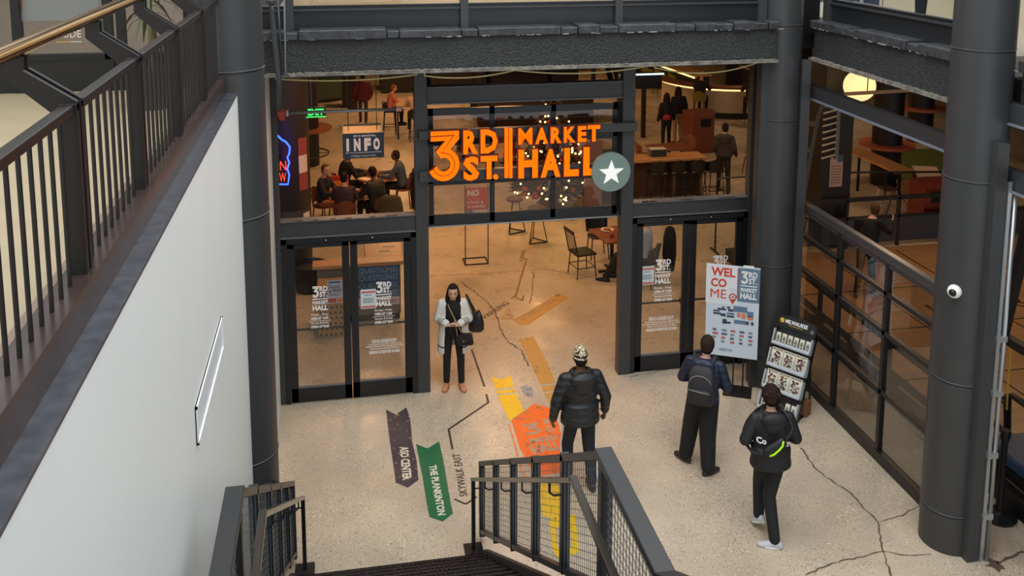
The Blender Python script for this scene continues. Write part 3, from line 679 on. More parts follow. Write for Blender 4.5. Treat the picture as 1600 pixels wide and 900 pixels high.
# ================================================================= painted floor markers
random.seed(11)
def decal(nm, label, pts, m, z=.003):
    P = [fl(x, y) for x, y in pts]; c = sum(P, V())/len(P)
    t = thing(nm, label, 'floor marker', (c.x, c.y, 0)); g = G(); g.prism([(p.x, p.y) for p in P], lambda a, b, c: V((a, b, c)), .0, z); g.build('paint', m, t); return t
def worn(name, rgb, wear=.12, scale=9.):
    m = mat(name, rgb, .4); nt = m.node_tree; b = nt.nodes['Principled BSDF']; L = nt.links.new; tc = nt.nodes.new('ShaderNodeTexCoord')
    n = nt.nodes.new('ShaderNodeTexNoise'); n.inputs['Scale'].default_value = scale; n.inputs['Detail'].default_value = 8; n.inputs['Roughness'].default_value = .7
    r = nt.nodes.new('ShaderNodeValToRGB'); p = .5-wear; r.color_ramp.elements[0].position = .36+wear*.5; r.color_ramp.elements[1].position = .38+wear*.5
    r.color_ramp.elements[0].color = (0, 0, 0, 1); r.color_ramp.elements[1].color = (1, 1, 1, 1)
    L(tc.outputs['Object'], n.inputs['Vector']); L(n.outputs['Fac'], r.inputs[0]); L(r.outputs[0], b.inputs['Alpha']); return m
def floor_text(t, body, p0, p1, up0, m, bold=.02, flip=False, z=.0045):
    """lettering on the floor whose baseline runs from photo point p0 to p1 and whose height reaches photo point up0."""
    a, b, c = fl(*p0), fl(*p1), fl(*up0); ex = (b-a); L = ex.length; ex.normalize(); ey = V((-ex.y, ex.x, 0)); h = (c-a).dot(ey)
    if h < 0: ey = -ey; h = -h
    return text_g(body, L, h, .0015, bold, plane_T(V((a.x, a.y, z-.0015)), ex, ey, (0, 0, 1)))
NAVY = worn('navy_floor_paint', (48, 48, 66), .10, 11); GREEN = worn('green_floor_paint', (10, 100, 66), .0, 9); YEL = worn('yellow_floor_paint', (246, 200, 10), .04, 12); ORG = worn('orange_floor_paint', (246, 106, 30), .1, 8); OCH = worn('ochre_floor_paint', (196, 148, 76), .06, 6)
PALE = worn('pale_floor_letters', (224, 216, 196), .06, 16)
t = decal('floor_arrow', 'dark navy painted floor arrow with pale lettering nearest the entry doors', [(603, 640), (618, 648), (635, 637), (641, 655), (644, 690), (651, 720), (654, 750), (637, 762), (618, 754), (616, 735), (609, 690)], NAVY)
floor_text(t, 'ASO CENTER', (624, 699), (629, 751), (638, 699), PALE, .03).build('lettering', PALE, t)
t = decal('floor_arrow', 'green painted floor arrow with long pale lettering beside the stair', [(650, 694), (668, 701), (686, 690), (692, 715), (698, 750), (705, 790), (708, 802), (692, 815), (671, 808), (667, 788), (661, 750)], GREEN)
floor_text(t, 'THE PLANKINTON', (670, 728), (684, 806), (682, 728), PALE, .03).build('lettering', PALE, t)
def line_decal(t, nm, pts, w, m, closed=False):
    g = G(); P = [fl(x, y) for x, y in pts]
    for a, b in zip(P[:-1], P[1:]): g.bar(a+V((0, 0, .001)), b+V((0, 0, .001)), w, .004)
    g.build(nm, m, t)
t = thing('floor_line', 'thin dark floor line with a bend and skywalk lettering ending in a chevron', 'floor marker', tuple(fl(705, 670)))
DK = mat('dark_line_paint', (52, 46, 44), .5)
line_decal(t, 'paint_line', [(737, 546), (757, 604)], .03, DK); line_decal(t, 'paint_line', [(760, 616), (763, 629), (701, 671), (707, 702)], .03, DK); line_decal(t, 'paint_line', [(710, 780), (728, 788), (745, 776)], .025, DK)
floor_text(t, 'SKYWALK EAST', (731, 775), (719, 709), (718, 776), DK, .0).build('lettering', DK, t)
t = decal('floor_arrow', 'yellow painted floor arrow with a notched tail and two bars', [(767, 589), (786, 593), (797, 586), (803, 604), (775, 608)], YEL)
for q in ([(776, 611), (804, 608), (805, 612), (777, 616)], [(778, 619), (806, 615), (818, 642), (796, 658)]):
    g = G(); P = [fl(x, y) for x, y in q]; g.prism([(p.x, p.y) for p in P], lambda a, b, c: V((a, b, c)), 0, .003); g.build('bar', YEL, t)
t = decal('floor_marker', 'large worn orange floor marker with a pale numeral, partly behind the stair guard', [(799, 657), (835, 631), (866, 640), (880, 690), (889, 736), (836, 745), (824, 722), (812, 700)], ORG)
CONC = worn('bare_concrete_letters', (170, 150, 130), .1, 9)
a, b, c = fl(823, 681), fl(852, 676), fl(818, 659); ex = (b-a).normalized(); ey = V((-ex.y, ex.x, 0))
three_g((b-a).length*.9, .27, plane_T(V((a.x, a.y, .003)), ex, ey, (0, 0, 1)), .0015).build('numeral', CONC, t)
for body, p0, p1, u in (('RD', (852, 664), (868, 662), (850, 655)), ('ST.', (856, 676), (872, 674), (853, 667)), ('MARKET', (830, 694), (876, 687), (828, 685)), ('HALL', (834, 710), (880, 702), (831, 696))):
    floor_text(t, body, p0, p1, u, CONC, .05).build('lettering', CONC, t)
line_decal(t, 'dashed_edge', [(795, 663), (803, 690), (812, 725), (820, 745)], .02, worn('orange_edge_paint', (246, 120, 50), .14, 20))
t = decal('floor_marker', 'long ochre floor stripe leading to the orange marker', [(811, 530), (834, 526), (852, 560), (868, 598), (845, 601), (830, 570)], OCH)
for q in ([(846, 604), (869, 601), (871, 609), (849, 612)], [(850, 615), (872, 612), (880, 640), (866, 640), (860, 632)]):
    g = G(); P = [fl(x, y) for x, y in q]; g.prism([(p.x, p.y) for p in P], lambda a, b, c: V((a, b, c)), 0, .003); g.build('bar', OCH, t)
t = decal('floor_marker', 'faint ochre floor patch with worn lettering in the middle of the opening', [(802, 500), (872, 459), (889, 464), (880, 470), (826, 507), (812, 508)], OCH)
floor_text(t, 'FOOD HALL', (820, 500), (872, 468), (815, 494), CONC, .02).build('lettering', CONC, t)
t = decal('floor_marker', 'yellow floor marker seen through the mesh of the stair guard', [(838, 748), (870, 752), (884, 800), (868, 812), (848, 806)], YEL)
g = G()
for q in ([(858, 812), (898, 804), (905, 862), (876, 876), (864, 862)],):
    P = [fl(x, y) for x, y in q]; n = len(P); c = sum(P, V())/n
    for i in range(n):
        a, b = P[i], P[(i+1) % n]; g.prism([(p.x, p.y) for p in (a, b, b.lerp(c, .45), a.lerp(c, .45))], lambda a, b, c: V((a, b, c)), 0, .003)
g.build('ring', YEL, t)
# worn grey lettering strips further in
t = thing('floor_line', 'old worn line of dark floor lettering running into the hall from the pale triangle', 'floor marker', tuple(fl(800, 470)))
OLD = worn('old_dark_paint', (96, 76, 60), .1, 14); OLDP = worn('old_pale_paint', (186, 160, 128), .1, 10)
P = [fl(x, y) for x, y in ((800, 468), (824, 385), (830, 362), (836, 362), (831, 385), (808, 468))]
g = G(); g.prism([(p.x, p.y) for p in P], lambda a, b, c: V((a, b, c)), 0, .0025); g.build('paint', OLDP, t)
P = [fl(x, y) for x, y in ((782, 499), (795, 477), (804, 499))]; g = G(); g.prism([(p.x, p.y) for p in P], lambda a, b, c: V((a, b, c)), 0, .0025); g.build('paint', OLDP, t)
floor_text(t, 'LEVEL', (817, 408), (822, 390), (811, 407), OLD, .02).build('lettering', OLD, t)
floor_text(t, 'PARKING', (760, 498), (797, 474), (755, 493), OLD, .01).build('lettering', OLD, t)
line_decal(t, 'paint_line', [(799, 466), (806, 462), (823, 404)], .03, OLD); line_decal(t, 'paint_line', [(806, 465), (816, 470), (818, 462)], .03, OLD)
t = decal('floor_marker', 'small faint blue floor smear between the yellow arrow and the ochre stripe', [(813, 605), (822, 601), (832, 606), (834, 622), (820, 618)], worn('faint_blue_paint', (150, 160, 172), .16, 12))
# floor cracks
CR = mat('floor_crack', (96, 82, 68), .8)
def crack(pts, w=.012, seed=0):
    random.seed(seed); g = G(); P = [fl(x, y) for x, y in pts]; Q = []
    for a, b in zip(P[:-1], P[1:]):
        n = max(2, int((b-a).length/.06))
        for k in range(n): Q.append(a.lerp(b, k/n)+V((random.uniform(-.012, .012), random.uniform(-.012, .012), 0)))
    Q.append(P[-1])
    vs = []; 
    for i, q in enumerate(Q):
        d = (Q[min(i+1, len(Q)-1)]-Q[max(0, i-1)]).normalized(); s = V((-d.y, d.x, 0))*w*random.uniform(.3, .8); vs += [q+s+V((0, 0, .0015)), q-s+V((0, 0, .0015))]
    g.add(vs, [(2*i, 2*i+1, 2*i+3, 2*i+2) for i in range(len(Q)-1)]); g.build('crack', CR, bpy.data.objects['floor'])
crack([(1252, 700), (1272, 730), (1290, 745), (1330, 770), (1345, 790), (1372, 816), (1378, 855), (1392, 900)], .018, 1)
crack([(1372, 816), (1410, 805), (1436, 790)], .014, 2); crack([(1260, 898), (1300, 880), (1380, 862), (1420, 868), (1455, 866)], .014, 3)
crack([(985, 588), (1010, 584), (1045, 577), (1085, 574)], .012, 4); crack([(1160, 618), (1190, 640)], .012, 5); crack([(440, 634), (560, 622), (655, 614)], .008, 6)
crack([(720, 440), (760, 470), (775, 490), (782, 515), (795, 535), (815, 548), (826, 572)], .02, 7); crack([(834, 425), (832, 455), (828, 475)], .016, 8); crack([(672, 431), (760, 427), (850, 420), (960, 440)], .014, 9); crack([(1558, 880), (1580, 870), (1600, 862)], .03, 10)
g = G(); P = fl(1553, 882)
pts = []
random.seed(3)
for k in range(14): a = 6.283*k/14; r = random.uniform(.04, .13); pts.append((P.x+r*math.cos(a), P.y+r*math.sin(a)))
g.prism(pts, lambda a, b, c: V((a, b, c)), 0, .0015); g.build('stain', mat('dark_stain', (90, 72, 58), .7), bpy.data.objects['floor'])
# ================================================================= storefront on the right
SX = 6.63
FR = mat('storefront_black', (30, 28, 29), .38)
wo = bpy.data.objects.new('window_1', None); COL.objects.link(wo); wo.location = (SX, -2.2, 0); struct(wo)
Y0, Y1 = -4.1, -.25
g = G(); g.bx(SX-.05, SX+.05, Y0, Y1, 2.62, 2.74); g.bx(SX-.03, SX+.03, Y0, Y1, 2.56, 2.62); g.build('top_rail', mat('storefront_top_rail', (66, 64, 66), .35), wo, bevel=.01)
g = G(); g.bx(SX-.045, SX+.045, Y0, Y1, 0, .14); g.build('bottom_rail', FR, wo)
zs = [fx(1345, 455, SX).z, fx(1345, 533, SX).z, fx(1345, 640, SX).z]
zs = sorted([fx(x, y, SX).z for x, y in ((1306, 402), (1306, 460), (1306, 548))])
for z in zs: g = G(); g.bx(SX-.035, SX+.035, Y0, Y1, z-.028, z+.028); g.build('transom_bar', FR, wo)
ys = [fx(1308, 500, SX).y, fx(1381, 560, SX).y]
for y in ys+[Y1+.03]: g = G(); g.bx(SX-.035, SX+.035, y-.03, y+.03, .1, 2.64); g.build('mullion', FR, wo)
lev = [.14]+zs+[2.6]; yy = [Y0]+sorted(ys)+[Y1]
for i in range(len(lev)-1):
    for j in range(len(yy)-1):
        g = G(); g.bx(SX-.004, SX+.004, yy[j]+.02, yy[j+1]-.02, lev[i]+.02, lev[i+1]-.02); g.build('pane', GLASS2, wo)
g = G(); g.bx(SX-.06, SX+.06, -.9, -.76, 0, 4.9); 
# box beam across the opening above the storefront
za = fx(1246, 130, SX).z; zb = fx(1246, 143, SX).z
pa, pb = fx(1246, 128, SX), fx(1480, 205, SX); qa, qb = fx(1246, 146, SX), fx(1476, 232, SX)
zt = (pa.z+pb.z)/2; zb = (qa.z+qb.z)/2
g = G(); g.bx(SX-.06, SX+.06, -4.3, -.3, zb+.02, zt); o = struct(g.build('lintel_side', mat('dark_box_beam', (54, 54, 57), .4)))
g = G(); g.bx(SX-.09, SX+.06, -4.3, -.3, zb, zb+.022); g.build('lip', mat('painted_lit_lip', (120, 126, 138), .4), o)  # lower flange lip: the light on it is painted as pale blue grey
# frame continuing towards the stair side, right of the big column
g = G()
pc = fl(1545, 872)
for x0, y0, x1, y1, X in ((1560, 155, 1640, 180, 6.75), (1555, 255, 1640, 290, 6.75)):
    a, b = fx(x0, y0, X), fx(x1, y1, X); zt = a.z
    g = G(); g.bx(X-.06, X+.08, -9, a.y, zt-.19, zt); o = struct(g.build('lintel_near', STEEL)); g = G(); g.bx(X-.09, X+.08, -9, a.y, zt-.21, zt-.19); g.build('lip', mat('painted_lit_lip', (120, 126, 138), .4), o)  # lip reuses the colour with the light painted in
g = G(); a = fx(1560, 300, 6.75); g.bx(6.68, 6.84, -4.78, -4.62, 0, 4.9); 
# strut rails and conduit beside the big column
GAL = mat('galvanised_steel', (176, 180, 184), .3, metal=.7)
for xt, xb, w, nm, lab in ((1560, 1531, .03, 'strut_channel', 'pale galvanised strut channel standing against the big column'), (1579, 1541, .024, 'conduit', 'bright galvanised conduit standing just right of the strut channel by the big column')):
    b = fl(xb, 876); top = V((b.x, b.y, 4.2))
    g = G()
    if nm == 'conduit': g.cyl(b, top, w, n=10)
    else: g.bar(b, top, .04, .04, (0, 1, 0)); g.bar(b+V((.03, .02, 0)), top+V((.03, .02, 0)), .012, .03, (0, 1, 0))
    o = g.build(nm, GAL, smooth=(nm == 'conduit')); tag(o, lab, 'conduit')
    if nm == 'conduit':
        for z in (.5, 1.2, 1.9, 2.5): gg = G(); gg.bx(b.x-.1, b.x+.02, b.y-.03, b.y+.03, z, z+.06); gg.build('clamp', GAL, o)
# dome camera on the big column
p = fx(1466, 443, 6.24); p = V((6.26, -4.52, fx(1466, 443, 6.24).z))
t = thing('dome_camera', 'white dome security camera fixed on the big dark column', 'security camera', tuple(p))
d = V((-.83, -.55, 0)).normalized(); q = V((6.538, -4.32, p.z))+d*.30
M = V((0, 0, 1)).rotation_difference(d).to_matrix()
g = G(); g.loft([[q+M @ V((r*math.cos(a), r*math.sin(a), z)) for a in [6.283*k/24 for k in range(24)]] for r, z in ((.07, -.01), (.072, .02), (.066, .045), (.045, .065), (.02, .07))]); g.build('housing', WHITE, t, smooth=True)
g = G(); g.ell(q+d*.055, .042, .042, .042, 16, 9); g.build('dome', mat('black_dome', (14, 15, 18), .08), t, smooth=True)
# ================================================================= welcome sign on its stand
b = fl(1152, 612); ex = V((.651, -.33, 0)).normalized(); en = V((ex.y, -ex.x, 0))
base = V((b.x, b.y, 0))
# sign plane passes just in front of the poles
o3 = base+en*.03
def onsign(x, y):
    d = ray(x, y); k = (o3-CP).dot(en)/d.dot(en); P = CP+d*k; return (P-o3).dot(ex), P.z
u0, z1 = onsign(1105.5, 411); u1, _ = onsign(1188.5, 420); _, z0 = onsign(1187, 565); _, z00 = onsign(1107, 551); _, z11 = onsign(1189, 420)
z1 = (z1+z11)/2; z0 = (z0+z00)/2
t = thing('welcome_sign', 'tall white and blue welcome directory sign on a black stand by the exit doors', 'sign', tuple(base), math.atan2(ex.y, ex.x))
T = plane_T(o3+V((0, 0, 0)), ex, (0, 0, 1), en)
Wd, Hd = u1-u0, z1-z0
TS = sub_T(T, u0, z0)
SB = mat('sign_pale_blue', (206, 220, 234), .45); SBL = mat('sign_slate_blue', (98, 128, 152), .45); SRED = mat('sign_red', (206, 66, 46), .45)
def rect(g, T, a, b, c, d, z0=0, z1=.002): g.prism([(a, b), (c, b), (c, d), (a, d)], T, z0, z1); return g
rect(G(), TS, 0, 0, Wd, Hd, -.012, 0).build('board', SB, t)
w, h = Wd, Hd
rect(G(), TS, -.012, h*.57, w*.6, h*1.0, 0, .002).build('upper_sheet', mat('sign_white', (222, 228, 236), .45), t)
rect(G(), TS, w*.585, h*.62, w, h*.985, 0, .003).build('blue_field', SBL, t)
for body, y in (('WEL', .875), ('CO', .755), ('ME', .635)):
    ww = .46 if body == 'WEL' else .30
    text_g(body, w*ww, h*.095, .002, .0 if 'M' in body else .03, sub_T(lambda a, b, c: TS(a, b, c+.003), w*.075, h*y)).build('lettering', SRED, t)
text_g('TO', w*.11, h*.05, .001, .0, sub_T(lambda a, b, c: TS(a, b, c+.003), w*.44, h*.70)).build('lettering', mat('faint_letters', (186, 196, 214), .5), t)
g = G(); T3 = lambda a, b, c: TS(a, b, c+.003)
cx, cz = w*.50, h*.66
g.prism(arc(cx, cz, w*.075, 0, 360, 20)[:-1]+[], T3, 0, .002); g.prism([(cx-w*.06, cz-w*.04), (cx, cz-w*.15), (cx+w*.06, cz-w*.04)], T3, 0, .002)
g.prism([(cx+w*.06, cz-.01), (cx+w*.09, cz), (cx+w*.09, h*.97), (cx+w*.075, h*.97), (cx+w*.075, cz+.02)], T3, 0, .002); g.build('pin_mark', SRED, t)
g = G(); T4 = lambda a, b, c: TS(a, b, c+.005); g.prism(arc(cx, cz, w*.05, 0, 360, 16)[:-1], T4, 0, .001); g.build('pin_eye', SB, t)
g = G(); g.prism([(cx+math.sin(math.pi*k/5)*w*(.035 if k % 2 == 0 else .015), cz+math.cos(math.pi*k/5)*w*(.035 if k % 2 == 0 else .015)) for k in range(10)], lambda a, b, c: TS(a, b, c+.006), 0, .001); g.build('pin_star', SRED, t)
logo_T(lambda a, b, c: sub_T(TS, w*.64, h*.655)(a, b, c+.004), w*.31, h*.30).build('logo_lettering', WHITE, t)
# floor-plan blocks
MB1 = mat('plan_navy', (60, 66, 88), .5); MB2 = mat('plan_blue', (96, 122, 156), .5); MB3 = mat('plan_salmon', (214, 132, 104), .5); 
def blocks(m, L, nm):
    g = G()
    for a, b, c, d in L: rect(g, T3, w*a, h*b, w*c, h*d)
    g.build(nm, m, t)
blocks(MB1, [(.14, .485, .26, .50), (.22, .505, .38, .525), (.30, .53, .35, .545), (.40, .53, .46, .55), (.42, .50, .52, .525), (.14, .455, .28, .475), (.28, .44, .38, .47), (.40, .435, .54, .455), (.32, .36, .40, .41), (.36, .365, .48, .385), (.76, .375, .82, .41), (.86, .375, .91, .41)], 'plan_blocks')
blocks(MB2, [(.52, .505, .78, .565), (.40, .465, .54, .485), (.54, .375, .76, .415), (.78, .46, .90, .52)], 'plan_blocks'); blocks(MB3, [(.59, .45, .66, .495), (.68, .435, .76, .495), (.79, .43, .90, .47)], 'plan_blocks')
random.seed(8)
for m_, nm in ((mat('tenant_dark', (88, 96, 120), .5), 0), (mat('tenant_red', (190, 100, 100), .5), 1), (mat('tenant_green', (120, 140, 140), .5), 2)):
    g = G()
    for i in range(5):
        for j in range(4):
            if (i*2+j) % 3 == nm and not (i == 0 and j == 3):
                a, b = .14+i*.17, .275-j*.042; rect(g, T3, w*a, h*b, w*(a+random.uniform(.06, .11)), h*(b+.022))
    g.build('tenant_marks', m_, t)
g = G(); lines(g, T3, w*.28, w*.44, h*.055, h*.085, 2, seed=9); g.prism([(w*.46, h*.055), (w*.49, h*.07), (w*.46, h*.085)], T3, 0, .001); g.prism([(w*.50, h*.055), (w*.53, h*.07), (w*.50, h*.085)], T3, 0, .001); g.build('footer_print', MB2, t)
rect(G(), TS, w*.68, h*.99, w*.88, h*1.012, -.02, .006).build('clip', WHITE, t)
g = G()
for a in (-.07, .07): p = base+ex*a-en*.0; g.cyl(p, p+V((0, 0, z0+.5)), .012, n=8)
g.build('pole', BLACKM, t)
g = G(); c = base; T5 = plane_T(c, ex, V((-ex.y, ex.x, 0)), (0, 0, 1)); rect(g, T5, -.2, -.17, .2, .17, 0, .012); g.build('base_plate', BLACKM, t)
g = G(); p = base+V((0, 0, z0+.02)); g.bar(p-ex*.34-en*.002, p+ex*.34-en*.002, .03, .05); g.build('frame_bar', BLACKM, t)
# ================================================================= brochure rack
br = fl(1243, 664); bl = fl(1184, 640)
ex = (br-bl); ex.z = 0; wr = .60; ex.normalize()
ex = V((br.x-bl.x, br.y-bl.y, 0)).normalized(); en = V((ex.y, -ex.x, 0))
def solve_rack():
    # lean and slope length so that the top right tray corner meets its photo point
    best = None
    for H10 in range(90, 190):
        for L10 in range(0, 90, 1):
            P = br-en*(L10/100)+V((0, 0, H10/100)); d = P-CP; z = d.dot(FW); x = PX+F*d.dot(RT)/z; y = PY-F*d.dot(UP)/z
            e = (x-1274)**2+(y-525)**2
            if best is None or e < best[0]: best = (e, H10/100, L10/100)
    return best
e_, RH, RL = solve_rack()
ev = (V((0, 0, RH))-en*RL); SL = ev.length; ev.normalize(); ef = ex.cross(ev).normalized()
if ef.dot(en) < 0: ef = -ef
wr = .573
T = plane_T(br-ex*wr, ex, ev, ef)
t = thing('brochure_rack', 'black leaning brochure rack filled with visitor guides beside the storefront', 'brochure rack', tuple(br-ex*wr/2), math.atan2(ex.y, ex.x))
RB = mat('rack_black', (26, 27, 30), .4); RW = mat('rack_silver_edge', (196, 204, 212), .35)
g = G(); rect(g, T, 0, 0, wr, SL, -.06, -.03)
for a in (0, wr-.015): rect(g, T, a, 0, a+.015, SL, -.09, .02)
g.build('back_panel', RB, t)
g = G(); g.prism([(0, SL-.02), (wr, SL-.02), (wr, SL+.1)]+[(wr*.5+wr*.5*math.cos(R(k)), SL+.10+.06*math.sin(R(k))) for k in range(0, 181, 15)][1:-1]+[(0, SL+.1)], T, -.02, 0); g.build('header', RB, t)
TH = lambda a, b, c: T(a, b, c+.0)
text_g('MILWAUKEE', wr*.58, .055, .002, .03, sub_T(TH, wr*.19, SL+.045)).build('header_lettering', WHITE, t)
lines(G(), TH, wr*.3, wr*.66, SL+.015, SL+.035, 1, seed=4).build('header_small_print', mat('gold_print', (196, 160, 60), .5), t)
g = G(); g.prism(arc(wr*.10, SL+.07, .032, 0, 360, 18)[:-1], TH, 0, .002); g.build('yellow_badge', mat('yellow_badge', (240, 200, 30), .5), t)
text_g('i', .012, .04, .001, .03, lambda a, b, c: TH(a+wr*.10-.006, b+SL+.05, c+.002)).build('badge_letter', INK, t)
g = G(); g.prism(arc(wr*.9, SL+.03, .028, 0, 360, 12)[:-1], TH, 0, .002); g.build('grey_badge', mat('grey_badge', (110, 110, 108), .5), t)
tiers = [(SL*.77, .27, 'ticket'), (SL*.52, .31, 'guide'), (SL*.27, .31, 'guide'), (SL*.03, .29, 'ticket')]
rack_t = []
for zb, hh, kind in tiers:
    g = G(); rect(g, T, .0, zb, wr, zb+.015, -.03, .07); rect(g, T, 0, zb, .012, zb+hh*.8, -.03, .07); rect(g, T, wr-.012, zb, wr, zb+hh*.8, -.03, .07); rect(g, T, 0, zb, wr, zb+.05, .06, .07); g.build('tray', RW, t)
    g = G(); rect(g, T, .012, zb+.05, wr-.012, zb+hh*.55, .062, .065); g.build('front_lip', glass('clear_acrylic', (.95, .97, .98), 1.2), t)
GUIDE = mat('guide_cream', (226, 220, 200), .5); GRED = mat('guide_maroon_print', (110, 44, 48), .5); GD = mat('guide_dark_print', (60, 52, 56), .5)
SEP = ['topmost shelf of the leaning rack', 'second shelf of the leaning rack', 'third shelf of the leaning rack', 'lowest shelf of the leaning rack']
ORD = ['first', 'second', 'third', 'fourth', 'fifth', 'sixth']
for q, (zb, hh, kind) in enumerate(tiers):
    n = 3 if kind == 'guide' else 6
    for k in range(n):
        cw = (wr-.04)/n; a = .02+k*cw
        p = T(a+cw/2, zb+.015, .0)
        if kind == 'guide':
            o = thing('visitor_guide', f'{ORD[k]} cream visitor guide from the column side on the {SEP[q]}', 'brochure', tuple(p), 0, 'visitor guides on the rack')
            rect(G(), T, a+.004, zb+.018, a+cw-.004, zb+hh*.86, 0, .03).build('cover', GUIDE, o)
            TT = lambda u, v, c: T(u+a, v+zb, c+.03)
            text_g('MILWAUKEE', cw*.8, .022, .001, .03, sub_T(TT, cw*.1, hh*.76)).build('title', GD, o)
            random.seed(40+q*7+k); g = G()
            for z in range(24): x, y = random.uniform(cw*.12, cw*.72), random.uniform(hh*.14, hh*.66); rect(g, TT, x, y, x+random.uniform(.012, .035), y+random.uniform(.01, .03), 0, .001)
            g.build('cover_print', GRED, o); g = G()
            for z in range(9): x, y = random.uniform(cw*.12, cw*.75), random.uniform(hh*.14, hh*.66); rect(g, TT, x, y, x+random.uniform(.01, .03), y+random.uniform(.01, .025), .001, .002)
            g.build('cover_print', GD, o)
        else:
            if q == 3 and k in (2, 3): continue
            o = thing('leaflet', f'{ORD[k]} small cream leaflet from the column side on the {SEP[q]}', 'brochure', tuple(p), 0, 'leaflets on the rack')
            rect(G(), T, a+.012, zb+.018, a+cw-.012, zb+hh*.66, 0, .025).build('cover', GUIDE, o)
            TT = lambda u, v, c: T(u+a, v+zb, c+.025); g = G()
            g.prism([(cw*.25, hh*.30), (cw*.75, hh*.30), (cw*.62, hh*.5), (cw*.38, hh*.5)], TT, 0, .001); rect(g, TT, cw*.3, hh*.18, cw*.7, hh*.25, 0, .001); g.build('cover_print', mat('leaflet_olive_print', (120, 116, 90), .6), o)
g = G()
p0 = T(0, 0, -.05); p1 = T(wr, 0, -.05)
for a in (.03, wr-.03):
    q0 = T(a, SL*.75, -.06); f0 = T(a, 0, -.05); f1 = V((q0.x, q0.y, 0))-en*.05+V((0, 0, .01)); g.bar(q0, f1, .02, .02); g.bar(V((f0.x, f0.y, .012)), f1, .03, .02)
g.build('rear_leg', BLACKM, t)
g = G(); c = T(wr*.72, .0, -.36); g.bar(V((c.x, c.y, .11)), V((c.x, c.y, .11))+ex*.18, .14, .2); tag(g.build('carton', mat('brown_cardboard', (128, 88, 60), .8)), 'small brown carton behind the foot of the brochure rack', 'box')
# ================================================================= people
SKIN = mat('skin', (206, 160, 134), .5); SKIND = mat('brown_skin', (112, 76, 58), .5); HAIRB = mat('dark_hair', (34, 26, 24), .7, var=.4, vs=60, spec=.2); HAIRN = mat('brown_hair', (82, 60, 46), .75, var=.4, vs=60, spec=.2)
def puffer(name, rgb):
    if name in MATS: return MATS[name]
    m = mat(name, rgb, .5); nt = m.node_tree; b = nt.nodes['Principled BSDF']; L = nt.links.new; tc = nt.nodes.new('ShaderNodeTexCoord')
    w = nt.nodes.new('ShaderNodeTexWave'); w.bands_direction = 'Z'; w.wave_profile = 'SIN'; w.inputs['Scale'].default_value = 3.6; w.inputs['Distortion'].default_value = .8; w.inputs['Detail'].default_value = 2
    bp = nt.nodes.new('ShaderNodeBump'); bp.inputs['Strength'].default_value = .32; bp.inputs['Distance'].default_value = .03
    L(tc.outputs['Object'], w.inputs['Vector']); L(w.outputs['Fac'], bp.inputs['Height']); L(bp.outputs[0], b.inputs['Normal']); return m
def camo(name):
    m = mat(name, (200, 190, 150), .7); nt = m.node_tree; b = nt.nodes['Principled BSDF']; L = nt.links.new; tc = nt.nodes.new('ShaderNodeTexCoord')
    n = nt.nodes.new('ShaderNodeTexNoise'); n.inputs['Scale'].default_value = 34; n.inputs['Detail'].default_value = 2; r = nt.nodes.new('ShaderNodeValToRGB'); r.color_ramp.interpolation = 'CONSTANT'
    e = r.color_ramp.elements; e[0].position = 0; e[0].color = col(58, 50, 36); e[1].position = .43; e[1].color = col(150, 132, 84)
    x = e.new(.5); x.color = col(226, 216, 186); x = e.new(.6); x.color = col(92, 84, 56)
    L(tc.outputs['Object'], n.inputs['Vector']); L(n.outputs['Fac'], r.inputs[0]); L(r.outputs[0], b.inputs['Base Color']); return m
def striped_knit(name):
    m = mat(name, (226, 224, 216), .85); nt = m.node_tree; b = nt.nodes['Principled BSDF']; L = nt.links.new; tc = nt.nodes.new('ShaderNodeTexCoord'); sp = nt.nodes.new('ShaderNodeSeparateXYZ')
    L(tc.outputs['Object'], sp.inputs[0]); r = nt.nodes.new('ShaderNodeValToRGB'); r.color_ramp.interpolation = 'CONSTANT'; L(sp.outputs[2], r.inputs[0])
    e = r.color_ramp.elements; W_, D_ = col(222, 220, 212), col(70, 66, 64); e[0].position = 0; e[0].color = W_; e[1].position = .555; e[1].color = D_
    for p, c in ((.575, W_), (.665, D_), (.69, W_)): x = e.new(p); x.color = c
    L(r.outputs[0], b.inputs['Base Color']); n = nt.nodes.new('ShaderNodeTexNoise'); n.inputs['Scale'].default_value = 90; bp = nt.nodes.new('ShaderNodeBump'); bp.inputs['Strength'].default_value = .5; L(n.outputs['Fac'], bp.inputs['Height']); L(bp.outputs[0], b.inputs['Normal']); return m
